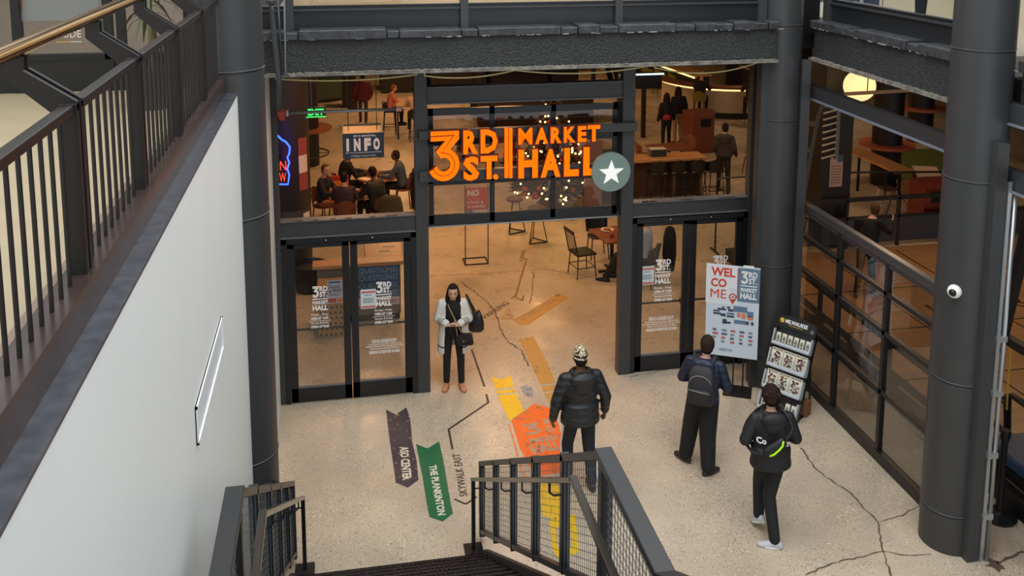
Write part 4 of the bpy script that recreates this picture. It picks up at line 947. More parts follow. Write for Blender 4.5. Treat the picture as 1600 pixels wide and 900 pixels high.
def hand(g, w, d, nrm, side, curl=.5, s=1.):
    """palm and five fingers; side is the direction of the thumb across the palm."""
    w = V(w); d = V(d).normalized(); nrm = V(nrm); nrm = (nrm-d*nrm.dot(d)).normalized(); sd = d.cross(nrm).normalized()
    if sd.dot(V(side)) < 0: sd = -sd
    rings = []
    for u, hw, ht in ((-.01, .026, .02), (.02, .034, .018), (.06, .041, .016), (.088, .04, .013)):
        c = w+d*(u*s); rings.append([c+sd*(hw*s*math.cos(a))+nrm*(ht*s*math.sin(a)) for a in [6.283*k/10 for k in range(10)]])
    g.loft(rings)
    def chain(p, dr, lens, r, bend, ax):
        pts = [p]; 
        for L_ in lens: pts.append(pts[-1]+dr*(L_*s)); dr = Matrix.Rotation(bend, 3, ax) @ dr
        g.tube(pts, [r*s, r*s, r*.92*s, r*.6*s][:len(pts)], 7)
    ax = sd
    if (Matrix.Rotation(.3, 3, ax) @ d).dot(nrm) < d.dot(nrm): pass
    b = curl if (Matrix.Rotation(.2, 3, ax) @ d).dot(nrm) > 0 else -curl
    for k, (o, L_) in enumerate(((.031, .072), (.0105, .08), (-.0105, .075), (-.031, .058))):
        dr = (d+sd*(o*1.6)).normalized(); dr = Matrix.Rotation(b*.6, 3, ax) @ dr
        chain(w+d*(.08*s)+sd*(o*s), dr, [L_*.45, L_*.32, L_*.25], .0088, b, ax)
    dr = (d*.75+sd*.75+nrm*.35).normalized(); chain(w+d*(.022*s)+sd*(.032*s), dr, [.042, .03, .02], .0105, b*.5, ax)
def person(label, loc, rz, J={}, h=1.75, skin=SKIN, top=None, bottom=None, shoes=None, hair=None, voxel=.013, bulk=1., hem=0., wide=1., hood=False, hairlong=False, face=False, hat=None, curl=.5, facepitch=0., group=None, sleeve=1.0, lookyaw=0., palm=None, arm=1., hairk=1.):
    s = h/1.75
    P = dict(pelvis=(0, 0, .95), neck=(0, 0, 1.46), head=(0, .03, 1.63), shL=(-.185, 0, 1.41), shR=(.185, 0, 1.41), elL=(-.25, -.03, 1.13), elR=(.25, -.03, 1.13), wrL=(-.27, .05, .89), wrR=(.27, .05, .89),
             knL=(-.1, .03, .51), knR=(.1, .03, .51), anL=(-.1, 0, .09), anR=(.1, 0, .09), footL=0., footR=0., pitchL=0., pitchR=0.)
    P.update(J)
    t = thing('person', label, 'person', loc, rz, group)
    q = {k: (V(v)*s if isinstance(v, (tuple, list)) else v) for k, v in P.items()}
    pel, nk, hd = q['pelvis'], q['neck'], q['head']; sx = (q['shR']-q['shL']).normalized(); hx = V((1, 0, 0))
    up = (nk-pel).normalized()
    def torso(g, off, k, z0=-.1, z1=1.0, topclose=True):
        rings = []
        for u, rx, ry in ((-.16, .155, .105), (-.06, .168, .118), (.1, .162, .112), (.3, .145, .1), (.55, .158, .112), (.78, .178, .108), (.9, .165, .088), (.98, .1, .07), (1.03, .062, .058)):
            if u < z0 or u > z1: continue
            c = pel.lerp(nk, u); ax = hx.lerp(sx, max(0, min(1, u))).normalized(); ay = up.cross(ax).normalized()
            rings.append([c+ax*((rx*k+off)*s*math.cos(a))+ay*((ry*k+off)*s*math.sin(a)) for a in [6.283*j/20 for j in range(20)]])
        g.loft(rings)
    hips = [(pel+V((-.088, 0, -.03))*s), (pel+V((.088, 0, -.03))*s)]
    # --- body
    g = G(); torso(g, -.004, 1.0, -.2, 1.05)
    for sd, hp in (('L', hips[0]), ('R', hips[1])):
        g.cap(hp, q['kn'+sd], .078*s, .052*s); g.cap(q['kn'+sd], q['an'+sd], .052*s, .036*s)
        g.cap(q['sh'+sd], q['el'+sd], .046*s, .038*s); g.cap(q['el'+sd], q['wr'+sd], .037*s, .026*s)
        d = (q['wr'+sd]-q['el'+sd]).normalized(); inward = V((1 if sd == 'L' else -1, 0, 0))
        if palm: hand(g, q['wr'+sd]+d*.01*s, (d+V(palm.get('d'+sd, (0, 0, 0)))).normalized(), palm['n'], palm['t'+sd], curl, s)
        else: hand(g, q['wr'+sd]+d*.01*s, d, inward, (0, 1, 0), curl, s)
        fy = Matrix.Rotation(q['foot'+sd], 3, 'Z') @ V((0, 1, 0)); fp = q['an'+sd]
        if not q['pitch'+sd]: g.cap(fp-V((0, 0, .035))*s, fp+fy*.1*s-V((0, 0, .055))*s, .035*s, .028*s)
    g.cap(nk-up*.03*s, hd-V((0, .015, .06))*s, .054*s, .05*s)
    HM = Matrix.Rotation(lookyaw, 3, 'Z') @ Matrix.Rotation(-facepitch, 3, 'X')
    H = lambda x, y, z: hd+HM @ V((x*s, y*s, z*s))
    g.ell(hd, .079*s, .098*s, .114*s, 16, 11, HM); g.ell(H(0, .03, -.055), .052*s, .058*s, .062*s, 12, 8, HM)
    g.ell(H(0, .093, -.022), .013*s, .02*s, .022*s, 8, 6, HM); g.ell(H(0, .082, -.065), .024*s, .014*s, .012*s, 8, 6, HM)
    for x in (-1, 1): g.ell(H(x*.077, -.005, -.01), .012*s, .022*s, .033*s, 8, 6, HM)
    for x in (-1, 1): g.ell(H(x*.03, .083, .018), .016*s, .012*s, .011*s, 8, 6, HM)
    g.build('body', skin, t, voxel=max(.0068, voxel*.62), world=False, sm=2)
    if face:
        for x in (-1, 1):
            g = G(); g.ell(H(x*.031, .0925, .016), .0105*s, .005*s, .0055*s, 8, 6, HM); g.build('eye', mat('dark_eye', (30, 24, 22), .2), t, world=False, smooth=True)
            g = G(); g.ell(H(x*.032, .093, .040), .019*s, .006*s, .0045*s, 8, 6, HM); g.build('eyebrow', HAIRB, t, world=False, smooth=True)
        g = G(); g.ell(H(0, .0955, -.066), .021*s, .006*s, .0075*s, 8, 6, HM); g.build('lips', mat('lips', (160, 88, 80), .4), t, world=False, smooth=True)
    # --- trousers
    if bottom:
        g = G(); torso(g, .008, 1.0, -.2, .2)
        for sd, hp in (('L', hips[0]), ('R', hips[1])):
            k = q['kn'+sd]; a = q['an'+sd]; a2 = a.lerp(k, .03)
            g.cap(hp, k, .093*s*(1+(wide-1)*.4), .068*s*wide); g.cap(k, a2, .067*s*wide, .056*s*wide)
        g.build('trousers', bottom, t, voxel=voxel, world=False, sm=4)
    if top:
        g = G(); torso(g, .018, bulk, -.1, .99)
        if hem:
            rings = []
            for u in (.25, .0, -.5, -1.): 
                c = pel+V((0, 0, u*hem)) if u < 0 else pel.lerp(nk, u); kk = bulk*(1.05 if u < 0 else 1)
                rings.append([c+V(((.168*kk+.02)*s*math.cos(a), (.122*kk+.02)*s*math.sin(a), 0)) for a in [6.283*j/20 for j in range(20)]])
            g.loft(rings)
        b2 = .5+.5*bulk; b3 = b2; b2 = b2*arm
        for sd in 'LR':
            w = q['el'+sd].lerp(q['wr'+sd], .97*sleeve); g.cap(q['sh'+sd]-up*.012*s, q['el'+sd], .066*s*b2, .062*s*b2); g.cap(q['el'+sd], w, .061*s*b2, .047*s*b2)
            g.ell(q['sh'+sd]*.85+(pel.lerp(nk, .86))*.15, .062*s*b2, .062*s*b2, .06*s*b2, 12, 8)
        b2 = b3
        if hood:
            bk = -up.cross(sx).normalized()*-1
            bk = (sx.cross(up)).normalized()
            if bk.y > 0: bk = -bk
            c = nk+bk*(.098*bulk+.012)*s-up*.05*s; g.ell(c, .145*s*b2, .062*s*b2, .085*s, 16, 10); g.ell(c-up*.085*s+bk*.012*s, .105*s*b2, .045*s, .10*s, 14, 8)
            g.tube([nk+up*.0*s+sx*(.098*s*b2*math.cos(a))+bk*(.085*s*math.sin(a)+.02*s) for a in [6.283*k/16 for k in range(16)]], .035*s, 8, closed=True)
        else:
            g.tube([nk-up*.015*s+V((.07*s*math.cos(a), .062*s*math.sin(a), 0)) for a in [6.283*k/16 for k in range(16)]], .02*s, 8, closed=True)
        g.build('jacket', top, t, voxel=voxel, world=False, sm=4)
    if shoes:
        for sd in 'LR':
            a = q['an'+sd]; RM = Matrix.Rotation(q['foot'+sd], 3, 'Z') @ Matrix.Rotation(q['pitch'+sd], 3, 'X')
            F_ = lambda x, y, z: a+RM @ V((x*s, y*s, (z-.09)*s))
            g = G(); rings = []
            for y, hw, zt in ((-.085, .018, .06), (-.07, .034, .085), (-.03, .04, .1), (.02, .041, .098), (.07, .045, .075), (.12, .047, .058), (.165, .04, .048), (.19, .02, .036)):
                rings.append([F_(hw*math.cos(b), y, .016+(zt-.016)*max(0, math.sin(b)) if math.sin(b) >= 0 else .016+.002*math.sin(b)) for b in [6.283*k/14 for k in range(14)]])
            g.loft(rings); so = g.build('shoe', shoes[0], t, world=False, smooth=True)
            g = G(); g.loft([[F_(w_*math.cos(b), .052+l_*math.sin(b), z) for b in [6.283*k/18 for k in range(18)]] for w_, l_, z in ((.044, .138, .0), (.049, .145, .006), (.049, .145, .024), (.044, .138, .026))]); g.build('sole', shoes[1], so, world=False, smooth=True)
    if hair:
        g = G(); g.ell(H(0, -.014, .02), .087*s*hairk, .102*s*hairk, .110*s*(.5+.5*hairk), 16, 11, HM); g.ell(H(0, -.045, -.02), .079*s*hairk, .068*s*hairk, .088*s, 14, 9, HM)
        if hairk > 1.05:
            random.seed(31)
            for k in range(46):
                a = random.uniform(0, 6.283); z = random.uniform(-.04, .11); r = math.sqrt(max(.05, 1-(z/.125)**2)); c_ = H(.085*hairk*r*math.cos(a), -.02+.1*hairk*r*math.sin(a), z)
                if math.sin(a) < .5: g.ell(c_, .022*s, .022*s, .018*s, 7, 5)
        if hairlong:
            for x in (-1, 1):
                g.cap(H(x*.05, .0, .05), H(x*.085, .0, -.1), .04*s, .035*s); g.cap(H(x*.085, .0, -.1), H(x*.09, .015, -.25), .036*s, .02*s)
            g.cap(H(0, -.05, .0), H(0, -.075, -.22), .085*s, .07*s)
        o = g.build('hair', hair, t, voxel=.010, world=False, sm=3)
        # clear the face: cut everything in front of the hairline
        bm = bmesh.new(); bm.from_mesh(o.data); inv = HM.inverted()
        kill = []
        for v in bm.verts:
            l = inv @ (v.co-hd)/s
            if l.y > .035 and l.z < .078 and abs(l.x) < .068: kill.append(v)
        bmesh.ops.delete(bm, geom=kill, context='VERTS'); bm.to_mesh(o.data); bm.free()
    if hat:
        g = G(); rings = []
        for z, r in ((.005, 1.0), (.03, 1.03), (.07, .98), (.105, .82), (.135, .55), (.15, .2)): rings.append([H(.083*r*math.cos(b), -.008+.102*r*math.sin(b), z) for b in [6.283*k/20 for k in range(20)]])
        g.loft(rings); ho = g.build('beanie', hat, t, world=False, smooth=True)
        g = G(); g.tube([H(.085*math.cos(b), -.008+.104*math.sin(b), .012) for b in [6.283*k/20 for k in range(20)]], .013*s, 7, closed=True); g.build('beanie_cuff', hat, ho, world=False, smooth=True)
    t['_q'] = 0
    return t, q, H
def loc_pt(t, p): return WM(t).inverted() @ V(p)
def wpt(t, p): return WM(t) @ V(p)
BLK = mat('black_cloth', (22, 22, 25), .8); NVY = mat('navy_cloth', (24, 27, 40), .8); DKS = (mat('dark_shoe', (28, 28, 30), .5), mat('dark_sole', (40, 38, 36), .6))
# --- woman with the phone
f0 = fl(709, 604); hS = 1.66
t, q, H = person('person in an open pale striped cardigan looking down at a phone by the entry doors', (f0.x, f0.y, 0), math.pi-.12,
    dict(neck=(0, .045, 1.45), head=(0, .12, 1.59), shL=(-.17, .03, 1.39), shR=(.17, .03, 1.39), elL=(-.235, .02, 1.12), elR=(.235, .02, 1.12), wrL=(-.085, .24, 1.13), wrR=(.085, .24, 1.13), anL=(-.12, .02, .09), anR=(.11, .0, .09), footL=.25, footR=-.2, knL=(-.11, .03, .5), knR=(.1, .03, .5)),
    h=hS, top=BLK, bottom=BLK, shoes=(mat('tan_flat_shoe', (196, 136, 98), .5), mat('tan_sole', (150, 104, 76), .6)), hair=HAIRB, hairlong=True, face=True, voxel=.011, facepitch=.22, curl=.75, wide=.92, bulk=.88, arm=.72, palm=dict(n=(0, .3, 1), tL=(0, .6, .4), tR=(0, .6, .4), dL=(.35, .1, .1), dR=(-.35, .1, .1)))
s = hS/1.75
g = G()      # cardigan: an open shell round back and sides plus sleeves
def shell(g, rings, a0, a1, th, n=18):
    o = []
    for c, rx, ry in rings:
        an = [a0+(a1-a0)*k/n for k in range(n+1)]
        out = [V(c)+V((rx*math.cos(R(a)), ry*math.sin(R(a)), 0)) for a in an]; inn = [V(c)+V(((rx-th)*math.cos(R(a)), (ry-th)*math.sin(R(a)), 0)) for a in reversed(an)]
        o.append(out+inn)
    g.loft(o)
shell(g, [((0, .01, z*s), rx*s, ry*s) for z, rx, ry in ((.60, .25, .2), (.8, .24, .19), (1.0, .22, .17), (1.2, .21, .165), (1.35, .205, .15), (1.42, .16, .13), (1.455, .11, .11))], -232, 52, .03)
for sd in 'LR':
    g.cap(q['sh'+sd]-V((0, 0, .012)), q['el'+sd], .070*s, .07*s); g.ell(q['sh'+sd]*.8+q['neck']*.2-V((0, 0, .012)), .07*s, .075*s, .055*s, 12, 8); g.cap(q['el'+sd], q['el'+sd].lerp(q['wr'+sd], .86), .066*s, .056*s)
g.build('cardigan', striped_knit('cream_striped_knit'), t, world=False, voxel=.012, sm=3)
ST = mat('cardigan_stripe', (70, 66, 64), .85)
for sd in 'LR':
    for u, n in ((.35, 0), (.5, 0), (.66, 0)):
        c = q['el'+sd].lerp(q['wr'+sd], u); d = (q['wr'+sd]-q['el'+sd]).normalized(); r = (.066-.0105*u/.86+.003)*s
        g = G(); g.cyl(c-d*.006, c+d*.006, r, n=18); g.build('sleeve_stripe', ST, t, world=False)
woman = t
ph = V((0, .335, 1.16))*s
t = thing('phone', 'phone held in both hands by the person in the pale cardigan', 'phone', tuple(wpt(woman, ph)), math.pi-.12)
g = G(); M = Matrix.Translation(ph) @ Matrix.Rotation(R(38), 4, 'X'); b = G(); b.bx(-.036, .036, -.075, .075, -.005, .005); g.join(b, M); g.xf(WM(woman)); g.build('case', mat('pale_phone_case', (210, 206, 204), .4), t, bevel=.003)
g = G(); b = G(); b.bx(-.033, .033, -.07, .07, .005, .0062); g.join(b, M); g.xf(WM(woman)); g.build('screen', mat('phone_screen', (70, 80, 96), .15), t)
BAGM = mat('black_bag_leather', (20, 20, 24), .45)
t = thing('shoulder_bag', 'black shoulder tote hanging at the far arm of the person in the pale cardigan', 'bag', tuple(wpt(woman, V((-.34, -.05, .95))*s)), math.pi-.12)
g = G(); rings = []
for z, hx_, hy in ((.86, .10, .04), (.9, .15, .055), (1.03, .15, .06), (1.12, .12, .045), (1.17, .10, .015)): rings.append([V((-.355+hx_*.8*math.cos(a), -.08+hy*1.7*math.sin(a)+.02*math.cos(2*a), z+.025*math.cos(3*a)*(z > 1)))*s for a in [6.283*k/18 for k in range(18)]])
g.loft(rings); g.xf(WM(woman)); g.build('pouch', BAGM, t, smooth=True)
g = G(); g.tube(smooth_path([V(p)*s for p in ((-.33, .0, 1.12), (-.29, .075, 1.28), (-.235, .08, 1.43), (-.2, .0, 1.49), (-.22, -.1, 1.42), (-.28, -.14, 1.28), (-.36, -.14, 1.12))]), .014, 8); g.xf(WM(woman)); g.build('strap', BAGM, t, smooth=True)
t = thing('crossbody_bag', 'small quilted black crossbody bag at the hip of the person in the pale cardigan', 'bag', tuple(wpt(woman, V((-.15, .25, .8))*s)), math.pi-.12)
g = G(); M = Matrix.Translation(V((-.17, .235, .88))*s) @ Matrix.Rotation(R(-20), 4, 'Z') @ Matrix.Rotation(R(10), 4, 'Y'); b = G(); b.bx(-.125, .125, -.035, .035, -.09, .09); g.join(b, M); g.xf(WM(woman)); g.build('pouch', BAGM, t, bevel=.02)
g = G(); b = G(); b.bx(-.115, .115, .036, .043, -.02, .08); g.join(b, M); g.xf(WM(woman)); g.build('flap', mat('black_flap', (28, 28, 32), .35), t, bevel=.004)
g = G(); b = G(); b.cyl((0, .042, -.01), (0, .05, -.01), .014, n=12); g.join(b, M); g.xf(WM(woman)); g.build('clasp', mat('gold_clasp', (200, 160, 80), .3, metal=1), t)
g = G(); g.tube([V(p)*s for p in ((-.27, .22, .95), (-.12, .235, 1.0), (-.02, .20, 1.2), (.06, .15, 1.35), (.1, .06, 1.46))], .008, 6); g.tube([V(p)*s for p in ((-.06, .24, .95), (-.05, .225, 1.02), (-.02, .20, 1.2))], .008, 6); g.xf(WM(woman)); g.build('chain_strap', mat('tan_chain', (168, 140, 100), .4), t, smooth=True)
# --- man in the camo beanie
f1 = fl(905, 757); 
t, q, H = person('person in a black hooded puffer jacket and camouflage beanie walking into the hall', (f1.x, f1.y, 0), .06,
    dict(elL=(-.31, -.03, 1.12), elR=(.31, -.03, 1.12), wrL=(-.32, .06, .87), wrR=(.33, .05, .9), shL=(-.20, 0, 1.40), shR=(.20, 0, 1.40), anL=(-.11, .12, .09), anR=(.12, -.12, .1), knL=(-.12, .12, .5), knR=(.12, .02, .5), footR=-.1, neck=(0, .01, 1.46)),
    h=1.76, skin=SKIND, top=puffer('black_puffer', (30, 31, 36)), bottom=NVY, shoes=DKS, hair=HAIRB, hat=camo('camouflage_knit'), bulk=1.26, hem=.12, hood=True, voxel=.012, wide=1.15, curl=.6)
g = G(); s = 1.76/1.75
for sd, k in (('L', -1), ('R', 1)):
    a = V((k*.195, -.0, .9)); b = q['kn'+sd]+V((k*.083, -.0, 0)); c = q['an'+sd]+V((k*.066, 0, .02)); g = G(); g.bar(a, b, .012, .03, (0, 1, 0)); g.bar(b, c, .012, .03, (0, 1, 0)); g.build('side_stripe', WHITE, t, world=False)
# --- man with the backpack
fa_, fb_ = fl(1071, 720), fl(1106, 741); c = (fa_+fb_)/2; RZ2 = -.58
I = Matrix.Rotation(-RZ2, 3, 'Z'); la, lb = I @ (fa_-c), I @ (fb_-c); h2 = 1.74; s = h2/1.75
t, q, H = person('person in a navy puffer jacket and wide black trousers standing before the welcome sign', (c.x, c.y, 0), RZ2,
    dict(pelvis=(.05, .02, .95), neck=(.06, .06, 1.45), head=(.07, .11, 1.61), shL=(-.13, .05, 1.4), shR=(.25, .03, 1.4), elL=(-.23, .08, 1.14), elR=(.34, .04, 1.13), wrL=(-.06, .25, 1.07), wrR=(.2, .24, 1.06), anL=(la.x/s, la.y/s-.0, .1), anR=(lb.x/s, lb.y/s, .09), knL=(la.x/s*.65, la.y/s*.6+.04, .52), knR=(lb.x/s*.8, lb.y/s*.6+.03, .5), footL=1.0, footR=-.6),
    h=h2, top=puffer('navy_puffer', (30, 40, 64)), bottom=BLK, shoes=(mat('black_grey_sneaker', (40, 40, 42), .5), mat('sneaker_sole', (70, 66, 60), .6)), hairk=1.04, hair=mat('cropped_hair', (50, 38, 33), .9, spec=.1), hood=True, bulk=1.12, voxel=.012, wide=1.62)
m2 = t; up = (q['neck']-q['pelvis']).normalized()
t = thing('backpack', 'dark grey backpack on the back of the person in the navy puffer', 'backpack', tuple(wpt(m2, q['pelvis'].lerp(q['neck'], .5)+V((0, -.22, 0)))), RZ2)
BP = mat('charcoal_pack', (44, 44, 48), .7, var=.1)
def loc_loft(rs, c0, n=18, e=.55):
    out = []
    for z, hx_, y0, y1 in rs:
        ring = []
        for k in range(n):
            a = 6.283*k/n; ca, sa = math.cos(a), math.sin(a); ring.append(c0+V((hx_*math.copysign(abs(ca)**e, ca), (y0+y1)/2+(y1-y0)/2*math.copysign(abs(sa)**e, sa), z)))
        out.append(ring)
    return out
c0 = q['pelvis'].lerp(q['neck'], .5)+V((0, -.13, 0)); IM = WM(m2)
g = G(); g.loft(loc_loft([(-.26, .11, -.06, .0), (-.24, .15, -.13, .0), (-.05, .16, -.15, .0), (.12, .15, -.12, .01), (.2, .12, -.07, .02), (.23, .07, -.03, .02)], c0)); g.xf(IM); g.build('main_pouch', BP, t, smooth=True)
g = G(); g.loft(loc_loft([(-.21, .12, -.17, -.1), (-.2, .13, -.18, -.1), (-.05, .13, -.185, -.1), (-.03, .12, -.17, -.1)], c0)); g.xf(IM); g.build('front_pocket', mat('charcoal_pocket', (38, 38, 42), .6), t, smooth=True)
g = G(); g.tube([c0+V((x, y, z)) for x, y, z in ((-.135, -.185, -.03), (0, -.2, -.035), (.135, -.18, -.05))], .005, 6); g.tube([c0+V((.13*math.cos(a), -.135-.015*math.sin(a), .04+.11*math.sin(a))) for a in [math.pi*k/12 for k in range(13)]], .005, 6); g.xf(IM); g.build('zip', mat('pale_zip', (140, 132, 118), .5), t, smooth=True)
for x in (-1, 1):
    g = G(); g.tube(smooth_path([c0+V(p) for p in ((x*.1, .03, .2), (x*.125, .10, .29), (x*.135, .2, .25), (x*.14, .265, .1), (x*.15, .22, -.08), (x*.15, .05, -.2))]), .02, 8); g.xf(IM); g.build('shoulder_strap', BP, t, smooth=True)
g = G(); g.tube([c0+V(p) for p in ((-.04, -.0, .21), (-.03, -.02, .26), (.03, -.02, .26), (.04, 0, .21))], .01, 6); g.xf(IM); g.build('grab_handle', BP, t, smooth=True)
# --- person with the sling bag
fa_, fb_ = fl(1183, 822), fl(1210, 856); c = (fa_+fb_)/2; RZ3 = -.12; I = Matrix.Rotation(-RZ3, 3, 'Z'); la, lb = I @ (fa_-c), I @ (fb_-c); h3 = 1.72; s = h3/1.75
t, q, H = person('person in a black lettered hooded jacket with a sling bag walking towards the brochure rack', (c.x, c.y, 0), RZ3,
    dict(pelvis=(.04, .06, .95), neck=(.05, .13, 1.45), head=(.06, .19, 1.61), shL=(-.14, .1, 1.4), shR=(.24, .1, 1.4), elL=(-.26, .06, 1.16), elR=(.34, .1, 1.13), wrL=(-.17, .28, 1.05), wrR=(.25, .33, 1.06), anL=(la.x/s, la.y/s-.03, .17), anR=(lb.x/s, lb.y/s, .09), knL=(la.x/s*.6, la.y/s*.7+.09, .53), knR=(lb.x/s*.7, .02, .5), footL=.25, footR=1.25, pitchL=-.55),
    h=h3, top=mat('black_shell_jacket', (26, 26, 30), .6), bottom=BLK, shoes=(mat('grey_white_trainer', (196, 198, 204), .5), mat('white_sole', (226, 224, 218), .5)), hair=mat('dark_brown_hair', (46, 32, 26), .85, var=.5, vs=60, spec=.1), hood=True, bulk=1.22, hem=.1, voxel=.012, wide=1.12, hairk=1.22)
m3 = t; IM = WM(m3)
up = (q['neck']-q['pelvis']).normalized()
# lettering across the shoulders: wrapped on the back of the jacket
def back_text(body, x0, x1, z0, z1, par, m):
    def T(a, b, c):
        x = x0+a; zz = z0+b; cen = q['pelvis'].lerp(q['neck'], .62); xr = x-cen.x
        ry = .205*s; rx = .27*s; y = cen.y-ry*math.sqrt(max(0.02, 1-(xr/rx)**2))-.006-c; return V((x, y+(zz-cen.z)*.12, zz))
    text_g(body, x1-x0, z1-z0, .003, .03, T).build('jacket_lettering', m, par, world=False)
back_text('Co', -.165, -.07, 1.165, 1.235, m3, WHITE); back_text('ir.', .15, .205, 1.135, 1.195, m3, WHITE)
t = thing('sling_bag', 'black sling bag with a neon green strip across the back of the lettered jacket', 'bag', tuple(wpt(m3, q['pelvis'].lerp(q['neck'], .55)+V((0, -.22, 0)))), RZ3)
c0 = q['pelvis'].lerp(q['neck'], .46)+V((-.035, -.225, 0)); M = Matrix.Translation(c0) @ Matrix.Rotation(R(-35), 4, 'Y')
g = G(); b = G(); b.loft(loc_loft([(-.05, .11, -.02, .02), (-.045, .13, -.04, .03), (.035, .135, -.04, .03), (.05, .11, -.02, .02)], V((0, 0, 0)))); g.join(b, M); g.xf(IM); g.build('pouch', mat('black_nylon', (22, 22, 26), .5), t, smooth=True)
g = G(); b = G(); b.tube([(-.10, -.04, -.03), (-.05, -.05, -.036), (.03, -.05, -.025), (.08, -.046, -.01), (.115, -.03, .02)], .011, 6); g.join(b, M); g.xf(IM); g.build('neon_strip', mat('neon_green', (170, 236, 20), .5, emit=.1), t, smooth=True)
g = G(); b = G(); g.tube(smooth_path([M @ V((.14, 0, 0)), c0+V((.2, .03, .2)), c0+V((.13, .18, .33)), c0+V((.02, .38, .28)), c0+V((-.14, .44, .1)), c0+V((-.24, .34, -.05)), c0+V((-.22, .1, -.1)), M @ V((-.14, 0, 0))]), .016, 7); g.xf(IM); g.build('strap', mat('black_nylon', (22, 22, 26), .5), t, smooth=True)
# ================================================================= hall furniture prototypes
WOODO = wood('orange_oak', (178, 126, 82), (206, 154, 104), 2.5, .35); WOODD = wood('red_brown_wood', (112, 66, 46), (142, 88, 62), 3, .4); WOODF = wood('maple_floor', (164, 126, 90), (186, 146, 106), .9, .3)
BROWN = mat('brown_leather', (104, 60, 46), .5, var=.1); OLIVE = mat('olive_upholstery', (134, 122, 56), .7); BLKCH = mat('black_chair_lacquer', (24, 22, 22), .4)
def loc3(P, z=0.): return (P.x, P.y, z)
def legs4(par, m, w, d, h, r=.014, splay=.04, rung=None):
    for sx in (-1, 1):
        for sy in (-1, 1):
            g = G(); g.cyl((sx*w, sy*d, h), (sx*(w+splay), sy*(d+splay), 0), r, r*.8, n=8); g.build('leg', m, par, world=False, smooth=True)
    if rung:
        g = G(); f = w+splay*(1-rung/h); e = d+splay*(1-rung/h)
        for a, b in (((-f, -e), (f, -e)), ((f, -e), (f, e)), ((f, e), (-f, e)), ((-f, e), (-f, -e))): g.cyl((*a, rung), (*b, rung), r*.7, n=6)
        g.build('stretcher', m, par, world=False)
def cafe_chair(label, loc, rz, seatm, legm, group=None, h=.46):
    t = thing('cafe_chair', label, 'chair', loc, rz, group)
    g = G(); g.loft([[(.22*math.cos(a)*k, .21*math.sin(a)*k, z) for a in [6.283*j/18 for j in range(18)]] for k, z in ((.9, h-.03), (1, h-.015), (1, h), (.9, h+.012))]); g.build('seat', seatm, t, world=False, smooth=True, auto=40)
    g = G(); rings = []
    for a in [R(k) for k in range(-70, 71, 14)]:
        x, y = .225*math.sin(a), -.02-.2*math.cos(a); hh = .40-.10*abs(a)/1.22; n = V((math.sin(a), -math.cos(a), 0))*.012
        rings.append([V((x, y, h+.06))-n, V((x, y, h+.06))+n, V((x*1.05, y-.05, h+hh))+n, V((x*1.05, y-.05, h+hh))-n])
    g.loft(rings); g.build('backrest', seatm, t, world=False, smooth=True, auto=40)
    g = G(); [g.cyl((x, -.16, h-.02), (x*1.05, -.2, h+.2), .012, n=6) for x in (-.15, .15)]; g.build('back_support', legm, t, world=False)
    legs4(t, legm, .15, .14, h-.02); return t
def bar_stool(label, loc, rz, seatm, legm, group=None, h=.74):
    t = thing('bar_stool', label, 'stool', loc, rz, group)
    g = G(); g.bx(-.2, .2, -.19, .19, h-.03, h+.03); g.build('seat', seatm, t, world=False, bevel=.02)
    g = G(); rings = []
    for a in [R(k) for k in range(-75, 76, 15)]:
        x, y = .215*math.sin(a), .02-.21*math.cos(a); hh = .34-.12*abs(a)/1.3; n = V((math.sin(a), -math.cos(a), 0))*.014
        rings.append([V((x, y, h+.02))-n, V((x, y, h+.02))+n, V((x*1.04, y-.04, h+hh))+n, V((x*1.04, y-.04, h+hh))-n])
    g.loft(rings); g.build('backrest', seatm, t, world=False, smooth=True, auto=40)
    legs4(t, legm, .15, .15, h-.03, .014, .05, .26); return t
def tractor_stool(label, loc, rz, seatm, group=None, h=.75):
    t = thing('bar_stool', label, 'stool', loc, rz, group)
    g = G(); g.lathe((0, 0, 0), [(.04, h-.06), (.15, h-.05), (.19, h-.02), (.18, h+.01), (.06, h-.005), (.01, h-.005)], 22); g.build('seat', seatm, t, world=False, smooth=True)
    tri = [V((.23*math.cos(a), .23*math.sin(a), .012)) for a in (R(90), R(210), R(330))]
    for p in tri: g = G(); g.cyl((p.x*.35, p.y*.35, h-.05), p, .010, n=6); g.build('leg', BLACKM, t, world=False)
    g = G(); [g.bar(tri[i], tri[(i+1) % 3], .018, .018) for i in range(3)]; g.build('base_frame', BLACKM, t, world=False); return t
def table(label, loc, rz, w, d, topm, group=None, h=.74, round_=False, base='pedestal', nm='table'):
    t = thing(nm, label, 'table', loc, rz, group)
    g = G()
    if round_: g.lathe((0, 0, 0), [(.01, h-.035), (w/2-.01, h-.035), (w/2, h-.025), (w/2, h-.008), (w/2-.01, h), (.01, h)], 32)
    else: g.bx(-w/2, w/2, -d/2, d/2, h-.04, h)
    g.build('tabletop', topm, t, world=False, smooth=round_, auto=40, bevel=0 if round_ else .006)
    if base == 'pedestal':
        g = G(); g.cyl((0, 0, .02), (0, 0, h-.04), .035, n=12); g.build('column_base', BLACKM, t, world=False)
        g = G(); g.bar((-.28, 0, .015), (.28, 0, .015), .06, .03); g.bar((0, -.28, .015), (0, .28, .015), .06, .03); g.build('foot', BLACKM, t, world=False)
    else:
        for sx in (-1, 1):
            for sy in (-1, 1): g = G(); x, y = sx*(w/2-.06), sy*(d/2-.06); g.bar((x, y, 0), (x, y, h-.04), .05, .05); g.build('leg', BLACKM, t, world=False)
    return t
